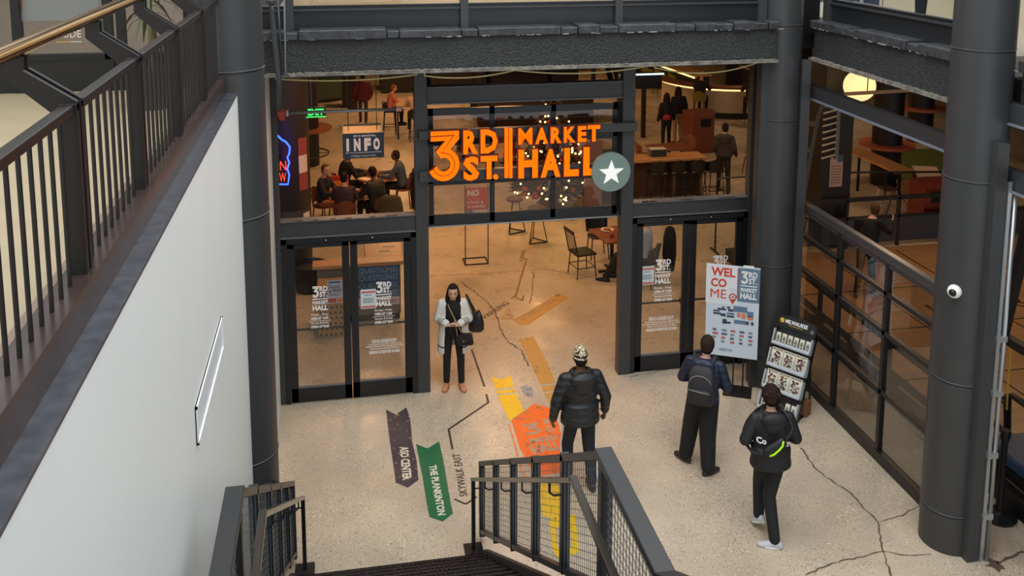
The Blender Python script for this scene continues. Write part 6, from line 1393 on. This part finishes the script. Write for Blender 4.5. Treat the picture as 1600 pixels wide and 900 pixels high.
cafe_chair('brown chair at the low brown table nearer the post', (8.0, 10.7, 0), -1.6, WOODD, BLACKM, 'hall brown chairs'); cafe_chair('brown chair at the low brown table beside the litter bin', (9.3, 10.9, 0), 2.6, WOODD, BLACKM, 'hall brown chairs')
cafe_chair('rust coloured chair standing alone near the far jamb of the right opening', (10.75, 9.9, 0), .5, CO, BLACKM)
table('small table edge at the far jamb of the right opening', (11.35, 10.2, 0), 0, .8, .8, WOODD)
person('person in a dark vest with grey sleeves walking past the counter end', (9.3, 8.45, 0), -.35, dict(anL=(-.1, .22, .09), anR=(.12, -.28, .12), knR=(.11, .02, .5), neck=(0, .06, 1.46), head=(.02, .12, 1.62), wrL=(-.2, .2, 1.0), wrR=(.3, .1, .95)), h=1.76, top=mat('dark_vest', (56, 48, 46), .8), bottom=mat('dark_brown_trousers', (50, 40, 40), .8), shoes=DKS, hair=HAIRB, hood=True, bulk=1.15, **COLD)
person('person in black with a red pouch standing beside the rust litter bin', (9.42, 12.9, 0), .1, dict(), h=1.68, top=BLK, bottom=BLK, shoes=DKS, hair=HAIRB, hairlong=True, **COLD)
o = thing('belt_pouch', 'small red pouch at the back of the person in black beside the rust bin', 'bag', (9.38, 12.76, .98)); g = G(); g.ell((0, 0, 0), .13, .06, .09, 12, 8); g.build('pouch', mat('red_pouch', (170, 40, 56), .6), o, world=False, smooth=True)
person('person in a black top and pale trousers standing behind the rust litter bin', (10.0, 13.5, 0), .1, dict(), h=1.74, top=BLK, bottom=mat('beige_trousers', (170, 140, 112), .8), shoes=DKS, hair=HAIRB, hairlong=True, **COLD)
t = thing('sign_post', 'dark post with a lit sign panel seen at the far post of the middle opening', 'sign', (9.2, 14.4, 0)); g = G(); g.bx(9.15, 9.27, 14.34, 14.46, 0, 1.9); g.build('post', mat('dark_brown_post', (40, 28, 26), .6), t); g = G(); g.bx(8.95, 9.75, 14.3, 14.5, 1.55, 2.0); g.build('panel', BLACKM, t); g = G(); g.bx(8.4, 9.8, 14.26, 14.3, 1.98, 2.03); g.build('light_strip', mat('pale_strip', (200, 230, 220), .4, emit=1.0), t)
# curved bar and drinkers
t = thing('curved_bar', 'curved bar with a white tiled front and glowing top edge at the back right', 'bar', (13.6, 18.2, 0))
WT = mat('white_tile_front', (206, 190, 166), .5, var=.06, vs=20, bump=.4, bs=30)
arc_band(G(), 13.6, 18.6, 2.2, 2.32, .2, 1.0, 180, 360, 30).build('front', WT, t); arc_band(G(), 13.6, 18.6, 2.0, 2.5, 1.04, 1.1, 180, 360, 30).build('top', WOODD, t); arc_band(G(), 13.6, 18.6, 2.22, 2.33, .96, 1.03, 180, 360, 30).build('glow_strip', mat('warm_strip', (255, 206, 130), .4, emit=1.6), t); arc_band(G(), 13.6, 18.6, 2.15, 2.3, 0, .2, 180, 360, 30).build('plinth', BLACKM, t)
st_o = bar_stool('olive upholstered stool under the person at the curved bar', (13.35, 15.5, 0), 0, OLIVE, BLACKM, 'olive stools')
person('person in dark clothes seated on the olive stool at the curved bar', (13.3, 15.55, 0), -.2, sit(.75, .38, .12), h=1.78, top=mat('charcoal_coat', (44, 40, 42), .8), bottom=BLK, shoes=DKS, hair=HAIRB, bulk=1.15, **COLD)
st2 = dup(st_o, (11.75, 16.2, 0), -.5, 'olive upholstered stool under the bald person at the bar end')
person('bald person in black seated at the near end of the curved bar', (11.75, 16.2, 0), -.7, sit(.75, .38, .12), h=1.78, top=BLK, bottom=BLK, shoes=DKS, bulk=1.15, **COLD)
# straight bar with a row of olive stools
t = thing('straight_bar', 'long black bar with a lit pale top running into the back of the hall', 'bar', (13.0, 23, 0)); p0, p1 = V((13.0, 19.0, 0)), V((11.9, 29, 0))
g = G(); g.bar(p0+V((0, 0, .5)), p1+V((0, 0, .5)), .5, 1.0); g.build('body', mat('black_bar_front', (16, 14, 14), .5), t); g = G(); g.bar(p0+V((0, 0, 1.03)), p1+V((0, 0, 1.03)), .7, .05); g.build('top', WOODO, t); g = G(); g.bar(p0+V((-.33, 0, .97)), p1+V((-.33, 0, .97)), .03, .06); g.build('glow_strip', mat('warm_strip', (255, 206, 130), .4, emit=1.6), t)
for k in range(8):
    p = p0.lerp(p1, (k+.6)/8.5)+V((-.75, 0, 0)); dup(st_o, tuple(p), -1.5, ['first', 'second', 'third', 'fourth', 'fifth', 'sixth', 'seventh', 'eighth'][k]+' olive stool from the near end of the long black bar')
# ================================================================= back of the hall: stalls behind the sign
def stall(label, x0, x1, y, m, topm, h=2.9, menu=True):
    t = thing('market_stall', label, 'stall', ((x0+x1)/2, y, 0)); g = G(); g.bx(x0, x1, y, y+.5, 0, 1.05); g.build('counter', m, t); g = G(); g.bx(x0-.1, x1+.1, y-.1, y+.6, 1.05, 1.1); g.build('counter_top', topm, t)
    g = G(); g.bx(x0, x1, y+2.0, y+2.1, 0, h); g.build('rear_panel', mat('stall_back', (46, 34, 30), .7), t); g = G(); g.bx(x0-.1, x1+.1, y-.2, y+.1, h-.5, h); g.build('fascia', m, t)
    for x in (x0, x1): g = G(); g.bx(x-.06, x+.06, y, y+.12, 1.1, h); g.build('post', BLACKM, t)
    if menu:
        for k in range(3): a = x0+.3+(x1-x0-.6)*k/3; g = G(); g.bx(a, a+(x1-x0)/3-.3, y+1.96, y+2.0, 1.7, 2.4); g.build('menu_board', mat('lit_menu', (226, 190, 150), .5, emit=.5), t)
stall('dark market stall with lit menu boards behind the decorated tree', 4.4, 8.2, 16.5, mat('stall_brown', (56, 36, 28), .6), WOODD)
stall('black market stall with lit menu boards in the far middle of the hall', 1.6, 5.4, 23, mat('stall_black', (30, 26, 26), .6), WOODO)
stall('rust fronted market stall at the very back of the hall', 6.5, 11, 27, CO, WOODD)
stall('dark market stall behind the curved bar', 15.2, 19.5, 20, mat('stall_black', (30, 26, 26), .6), WOODO)
for k, (x, y) in enumerate(((4.6, 12.2), (6.2, 12.6), (3.4, 12.8))):
    table(['brown table in front of the dark stalls, the middle of three', 'brown table in front of the dark stalls, closest to the rust bin', 'brown table in front of the dark stalls, farthest from the rust bin'][k], (x, y, 0), 0, .9, .9, WOODD, 'tables before the stalls'); 
    cafe_chair(['brown chair at the middle table before the dark stalls', 'brown chair at the stall table closest to the rust bin', 'brown chair at the stall table farthest from the rust bin'][k], (x-.1, y-.75, 0), .1, BROWN, BLACKM, 'chairs before the stalls')
# ================================================================= games area behind the storefront
g = G(); g.add([(7.95, -6, .012), (15, -6, .012), (15, 4.2, .012), (7.95, 4.2, .012), (7.95, -6, 0), (15, -6, 0), (15, 4.2, 0), (7.95, 4.2, 0)], [(0, 1, 2, 3), (7, 6, 5, 4), (0, 4, 5, 1), (1, 5, 6, 2), (2, 6, 7, 3), (3, 7, 4, 0)]); o = struct(g.build('floor_wood', WOODF))
LN = mat('court_line', (40, 30, 26), .6); g = G()
for x in (9.6, 11.2, 12.8): g.bar((x, -6, .0135), (x, 4, .0135), .03, .003)
for y in (2.2, .6, -1.0, -2.6, -4.2): g.bar((8.0, y, .0135), (14, y, .0135), .03, .003)
g.build('court_lines', LN, o)
for body, x, y in (('10', 10.1, 1.0), ('8', 11.7, 1.0), ('7', 10.1, -.6), ('8', 11.7, -.6), ('10', 10.1, -2.2)): text_g(body, .34*len(body)*.7, .42, .002, .0, plane_T((x, y, .0125), (1, 0, 0), (0, 1, 0), (0, 0, 1))).build('court_number', LN, o)
t = thing('lane_kerb', 'low black lane kerb with painted strip highlights along the wooden game floor', 'kerb', (7.75, 0, 0)); g = G(); g.bx(7.55, 7.93, -4.6, 4.2, 0, .22); g.build('body', BLACKM, t); 
for k in range(8): g = G(); g.bx(7.70, 7.76, -4.3+k*1.05, -3.6+k*1.05, .22, .224); g.build('strip_highlight', mat('strip_highlight', (130, 112, 92), .6), t)  # pale strips are highlights on the kerb top, painted as colour
t = thing('lane_rail', 'low black rail between the kerb and the wooden game floor', 'railing', (8.2, 0, 0)); g = G(); g.bar((8.15, -5, .42), (8.15, 4, .42), .05, .06); g.build('rail', BLACKM, t)
for k in range(5): y = -4.8+k*2.1; g = G(); g.bx(8.12, 8.18, y-.03, y+.03, 0, .42); g.build('post', BLACKM, t)
# fence at the end of the lanes
FY = 4.3; t = thing('lane_fence', 'black fence with a dark lower board at the end of the wooden game floor', 'fence', (11.3, FY, 0)); g = G(); g.bx(9.0, 15, FY-.03, FY+.03, 1.0, 1.08); g.build('top_rail', FR, t); g = G(); g.bx(9.0, 15, FY-.02, FY+.02, .1, .62); g.build('board', mat('slate_board', (56, 62, 72), .3), t)
g = G(); g.bx(9.0, 15, FY-.03, FY+.03, .62, .67); g.build('middle_rail', FR, t)
for k in range(6): x = 9.05+k*1.18; g = G(); g.bx(x-.03, x+.03, FY-.03, FY+.03, 0, 1.05); g.build('post', FR, t)
t = thing('rope_rail', 'thin dark rail on slim posts in front of the green turf', 'railing', (13, 6.0, 0)); g = G(); g.cyl((10.6, 6.3, 1.05), (15, 5.6, 1.05), .025, n=8); g.build('rail', FR, t)
for k in range(4): x = 10.9+k*1.3; g = G(); g.cyl((x, 6.3-.159*(x-10.6), 0), (x, 6.3-.159*(x-10.6), 1.05), .02, n=6); g.build('post', FR, t)
g = G(); P = [fl(x, y) for x, y in ((1400, 234), (1530, 231), (1530, 360), (1433, 350), (1405, 300))]; g.prism([(p.x, p.y) for p in P], lambda a, b, c: V((a, b, c)), 0, .012); o = g.build('turf', mat('green_turf', (84, 96, 30), .95, var=.15, vs=30)); o['kind'] = 'stuff'
# dark square column with a menu rack
g = G(); g.bx(9.75, 10.4, 4.5, 5.15, 0, 4.95); struct(g.build('column_square', mat('black_square_column', (26, 22, 21), .5)))
a, c, w, h = pbox(1297, 243, 1317, 292, 4.48); t = thing('wall_notice', 'long printed paper notice on the black square column', 'notice', (a+w/2, 4.48, c)); T = plane_T((a, 4.495, c), (1, 0, 0), (0, 0, 1), (0, -1, 0)); rect(G(), T, .0, 0, w, h, 0, .004).build('sheet', mat('pinkish_paper', (170, 146, 138), .6), t); lines(G(), lambda a, b, c: T(a, b, c+.004), w*.1, w*.9, h*.08, h*.7, 7, seed=5).build('small_lettering', mat('faded_print', (120, 90, 86), .6), t); rect(G(), lambda a, b, c: T(a, b, c+.004), w*.55, h*.78, w, h, 0, .001).build('blue_corner', mat('dull_blue', (70, 84, 100), .6), t)
t = thing('mallet_rack', 'wall rack of pale handled paddles on the black square column', 'rack', (9.95, 4.4, 2.2)); g = G(); g.bx(9.98, 10.06, 4.44, 4.5, 1.9, 3.2); g.build('backboard', STEEL2, t)
for k in range(9): z = 1.98+k*.135; g = G(); g.bar((9.66, 4.40, z-.06), (9.98, 4.44, z), .03, .03); g.build('paddle', mat('pale_paddle', (170, 160, 150), .5), t)
# round columns with ring ledges
for k, (x, y, lab) in enumerate(((13.75, 8.5, 'orange ring ledge around the nearer round black column'), (17.4, 12.5, 'orange ring ledge around the farther round black column'))):
    g = G(); g.lathe((x, y, 0), [(.37, 0), (.37, 4.95)], 28); struct(g.build('column_round', mat('black_column', (24, 20, 20), .5), smooth=True, auto=40)); t = thing('column_ledge', lab, 'table', (x, y, 1.0)); g = G(); g.lathe((x, y, 0), [(.375, 1.0), (.68, 1.0), (.68, 1.07), (.375, 1.07)], 30); g.build('ledge', mat('orange_ledge', (168, 88, 60), .45), t, smooth=True, auto=40)
t = thing('long_counter', 'narrow orange oak counter in front of the nearer round black column', 'counter', (12.9, 7.3, 0)); a, b_ = fl(1346, 238, 1.02), fl(1415, 268, 1.02); g = G(); g.bar(V((a.x, a.y+.6, 1.0)), V((b_.x, b_.y, 1.0)), .5, .05); g.build('counter_top', WOODO, t)
for u in (.1, .9): p = a.lerp(b_, u); g = G(); g.bar((p.x, p.y+.3*(1-u), 0), (p.x, p.y+.3*(1-u), .98), .05, .05); g.build('leg', BLACKM, t)
g = G(); t = thing('long_counter', 'narrow orange oak counter behind the galvanised frame by the side column', 'counter', (12.6, 10, 0)); a, b_ = fl(1244, 196, 1.02), fl(1300, 222, 1.02); g.bar(V((a.x, a.y, 1.0)), V((b_.x, b_.y, 1.0)), .5, .05); g.build('counter_top', WOODO, t)
for u in (.1, .9): p = a.lerp(b_, u); g = G(); g.bar((p.x, p.y, 0), (p.x, p.y, .98), .05, .05); g.build('leg', BLACKM, t)
p = fl(1385, 335); t = thing('bar_stool', 'white metal stool below the narrow orange oak counter', 'stool', (p.x, p.y, 0)); WS = mat('white_metal', (190, 176, 170), .4); g = G(); g.bx(-.17, .17, -.17, .17, .60, .64); g.build('seat', mat('dark_seat', (60, 44, 40), .5), t, world=False, bevel=.02); legs4(t, WS, .13, .13, .6, .016, .09, .25)
for k, (x, y, lab) in enumerate(((1452, 290, 'white slanted game board on the green turf, farther one'), (1428, 314, 'pale wooden game board on the green turf, nearer one'))):
    p = fl(x, y); t = thing('game_board', lab, 'game board', (p.x, p.y, 0), R(-20)); g = G(); g.prism([(-.6, .08), (.6, .3), (.6, .35), (-.6, .13)], lambda a, b, c: V((c, a, b)), -.3, .3); g.build('deck', mat('white_board' if k == 0 else 'tan_board', (206, 180, 160) if k == 0 else (176, 140, 100), .5), t, world=False); g = G(); g.bx(-.28, .28, .5, .56, 0, .3); g.bx(-.28, .28, -.56, -.5, 0, .1); g.build('leg', WOODD, t, world=False)
p = fl(1462, 372); t = box_thing('litter_bin', 'dark red bin with a black flap at the end of the lane fence', 'bin', (p.x+.2, p.y+.4, 0), .9, .6, 1.15, mat('dark_red_bin', (112, 40, 32), .5)); g = G(); g.bx(-.3, .2, -.305, -.3, .75, 1.0); g.build('flap', BLACKM, t, world=False)
person('person in black with a pole standing on the wooden game floor behind the storefront', (9.3, 2.0, 0), -.55, dict(neck=(.06, .1, 1.44), head=(.1, .18, 1.58), elR=(.36, .12, 1.2), wrR=(.4, .28, 1.36), elL=(-.2, .14, 1.16), wrL=(.0, .3, 1.1), anL=(-.14, -.12, .09), anR=(.14, .16, .09)), h=1.76, top=BLK, bottom=BLK, shoes=(mat('brown_boot', (92, 66, 48), .6), mat('boot_sole', (50, 40, 34), .6)), hair=HAIRN, **COLD)
t = thing('game_pole', 'thin black game pole held by the person in black on the wooden floor', 'pole', (9.75, 2.2, .5)); g = G(); g.cyl((9.55, 2.28, .5), (9.95, 2.32, 1.75), .014, n=6); g.build('shaft', BLACKM, t)
for k, (x, y, rz, tm, lab) in enumerate(((11.7, 9.3, 1.2, BLK, 'person in black seated behind the galvanised frame, farther one'), (10.9, 7.0, .4, mat('dark_check_shirt', (48, 50, 58), .85, var=.4, vs=20), 'person with brown hair seated behind the storefront top rail, nearer one'), (12.4, 11.6, 2.2, mat('brown_knit', (110, 84, 70), .85), 'person in a brown knit seated at the far orange counter'))):
    cafe_chair(['rust chair under the person in black behind the galvanised frame', 'black chair under the brown haired person behind the storefront', 'black chair under the person in the brown knit'][k], (x, y, 0), rz, CO if k == 0 else BLKCH, BLACKM); person(lab, (x, y, 0), rz, sit(.46, .42, .1), h=1.72, top=tm, bottom=BLK, shoes=DKS, hair=HAIRB if k == 0 else HAIRN, **COLD)
table('dark table beside the person with brown hair behind the storefront', (11.4, 7.7, 0), 0, .8, .8, WOODD)
t = thing('galvanised_frame', 'leaning galvanised pipe frame with two rungs just behind the storefront opening', 'frame', (7.0, .2, 0)); pts = [fx(x, y, 7.05) for x, y in ((1290, 163), (1284, 168), (1278, 185), (1266, 250), (1254, 318), (1248, 360))]; GALV = mat('dull_galvanised', (120, 124, 124), .35, metal=.6); g = G(); g.tube(pts, .03, 8); g.build('pipe', GALV, t, smooth=True)
for y, x in ((193, 1275), (235, 1268)): a, b_ = fx(x, y, 7.05), fx(1244, y+1, 7.05); g = G(); g.bar(a, b_, .03, .07); g.build('rung', GALV, t)
q0 = pts[-1]; g = G(); g.cyl(q0, (q0.x, q0.y-.05, 0), .03, n=8); g.build('foot', GALV, t)
p = fl(1343, 330); t = thing('globe_lamp', 'large round glowing globe lamp hanging behind the side beam', 'lamp', tuple(fa(1343, 135, 3.9))); c = fa(1343, 134, 3.9); g = G(); g.ell(c, .31, .31, .31, 28, 17); g.build('globe', mat('glowing_globe', (255, 212, 150), .5, emit=.9), t, smooth=True); g = G(); g.cyl((c.x, c.y, c.z+.29), (c.x, c.y, 4.95), .012, n=6); g.build('cord', BLACKM, t)
t = thing('beam_rail', 'thin dark ceiling rail hanging across the glowing globe lamp', 'rail', tuple(fa(1343, 150, 3.2))); a, b_ = fa(1318, 147, 3.2), fa(1440, 140, 3.2); g = G(); g.bar(a, b_, .06, .06); g.build('bar', mat('warm_grey_rail', (110, 92, 74), .5), t); g = G(); [g.cyl(p_, (p_.x, p_.y, 4.95), .01, n=6) for p_ in (a.lerp(b_, .3), a.lerp(b_, .9))]; g.build('hanger', BLACKM, t)
# right edge: barrier post, blue mat, black arm, yellow strap
p = fl(1560, 808); t = thing('barrier_post', 'black barrier post with a round base beside the big column', 'post', (p.x, p.y, 0)); g = G(); g.lathe((p.x, p.y, 0), [(.01, 0), (.19, 0), (.2, .03), (.06, .06), (.04, .08), (.035, .95), (.05, .97), (.05, 1.08), (.01, 1.08)], 24); g.build('body', BLACKM, t, smooth=True, auto=40)
p = fl(1600, 800); t = thing('crash_mat', 'blue padded mat bench at the edge of the picture past the big column', 'mat', (p.x+.55, p.y, 0)); g = G(); g.bx(-.55, .6, -.6, .75, 0, .36); g.build('base', BLACKM, t, world=False); g = G(); g.bx(-.56, .6, -.6, .75, .36, .52); g.build('pad', mat('blue_vinyl', (20, 62, 96), .4), t, world=False, bevel=.03)
t = thing('black_arm_frame', 'black slanted steel arm frame at the picture edge beyond the big column', 'frame', tuple(fx(1575, 540, 7.6))); a, b_, c = fx(1612, 330, 7.6), fx(1566, 525, 7.6), fx(1640, 570, 7.6); g = G(); g.bar(a, b_, .1, .1); g.bar(b_, c, .1, .1); g.build('arm', FR, t); g = G(); g.bar(c, (c.x, c.y, 0), .08, .08); g.bar(a, (a.x, a.y, 4.9), .08, .08); g.build('upright', FR, t)
t = thing('hand_rail', 'black tubular rail behind the barrier post', 'railing', tuple(fx(1580, 640, 8.0))); P = [fx(x, y, 8.0) for x, y in ((1556, 612), (1573, 632), (1574, 690))]; P2 = [fx(x, y, 8.0) for x, y in ((1574, 690), (1575, 618), (1582, 618), (1620, 645))]; g = G(); g.tube(P, .04, 8); g.tube(P2, .04, 8); g.cyl(P[-1], (P[-1].x, P[-1].y, 0), .04, n=8); g.build('tube', FR, t, smooth=True)
cable('strap', [fx(1580, 533, 7.6), fx(1578, 560, 7.8), fx(1575, 600, 7.9), fx(1573, 640, 7.9)], .012, mat('yellow_strap', (222, 180, 70), .6), 'short yellow strap hanging beside the barrier post', 'strap')
# rooms upstairs: desk chair and worktop in the office window
p = fx(1440, 25, 7.8); t = thing('office_chair', 'office swivel chair with black castor base in the upper side window', 'chair', (7.8, p.y, 5.42)); g = G(); [g.bar((0, 0, .06), (.28*math.cos(a), .28*math.sin(a), .04), .04, .04) for a in [6.283*k/5 for k in range(5)]]; g.build('base', BLACKM, t, world=False); g = G(); g.cyl((0, 0, .06), (0, 0, .42), .03, n=10); g.build('column', BLACKM, t, world=False); g = G(); g.bx(-.26, .26, -.26, .26, .42, .5); g.build('seat', mat('grey_blue_fabric', (110, 118, 128), .8), t, world=False, bevel=.03); g = G(); g.bx(.24, .3, -.22, .22, .58, 1.05); g.build('backrest', mat('grey_blue_fabric', (110, 118, 128), .8), t, world=False, bevel=.02)
person('seated person in dark trousers by the upper side window', (7.9, p.y-.55, 5.42), 1.2, sit(.47, .42, .05), h=1.75, top=mat('grey_top', (120, 120, 126), .8), bottom=mat('navy_trousers', (26, 26, 38), .8), shoes=DKS, hair=HAIRB, **COLD)
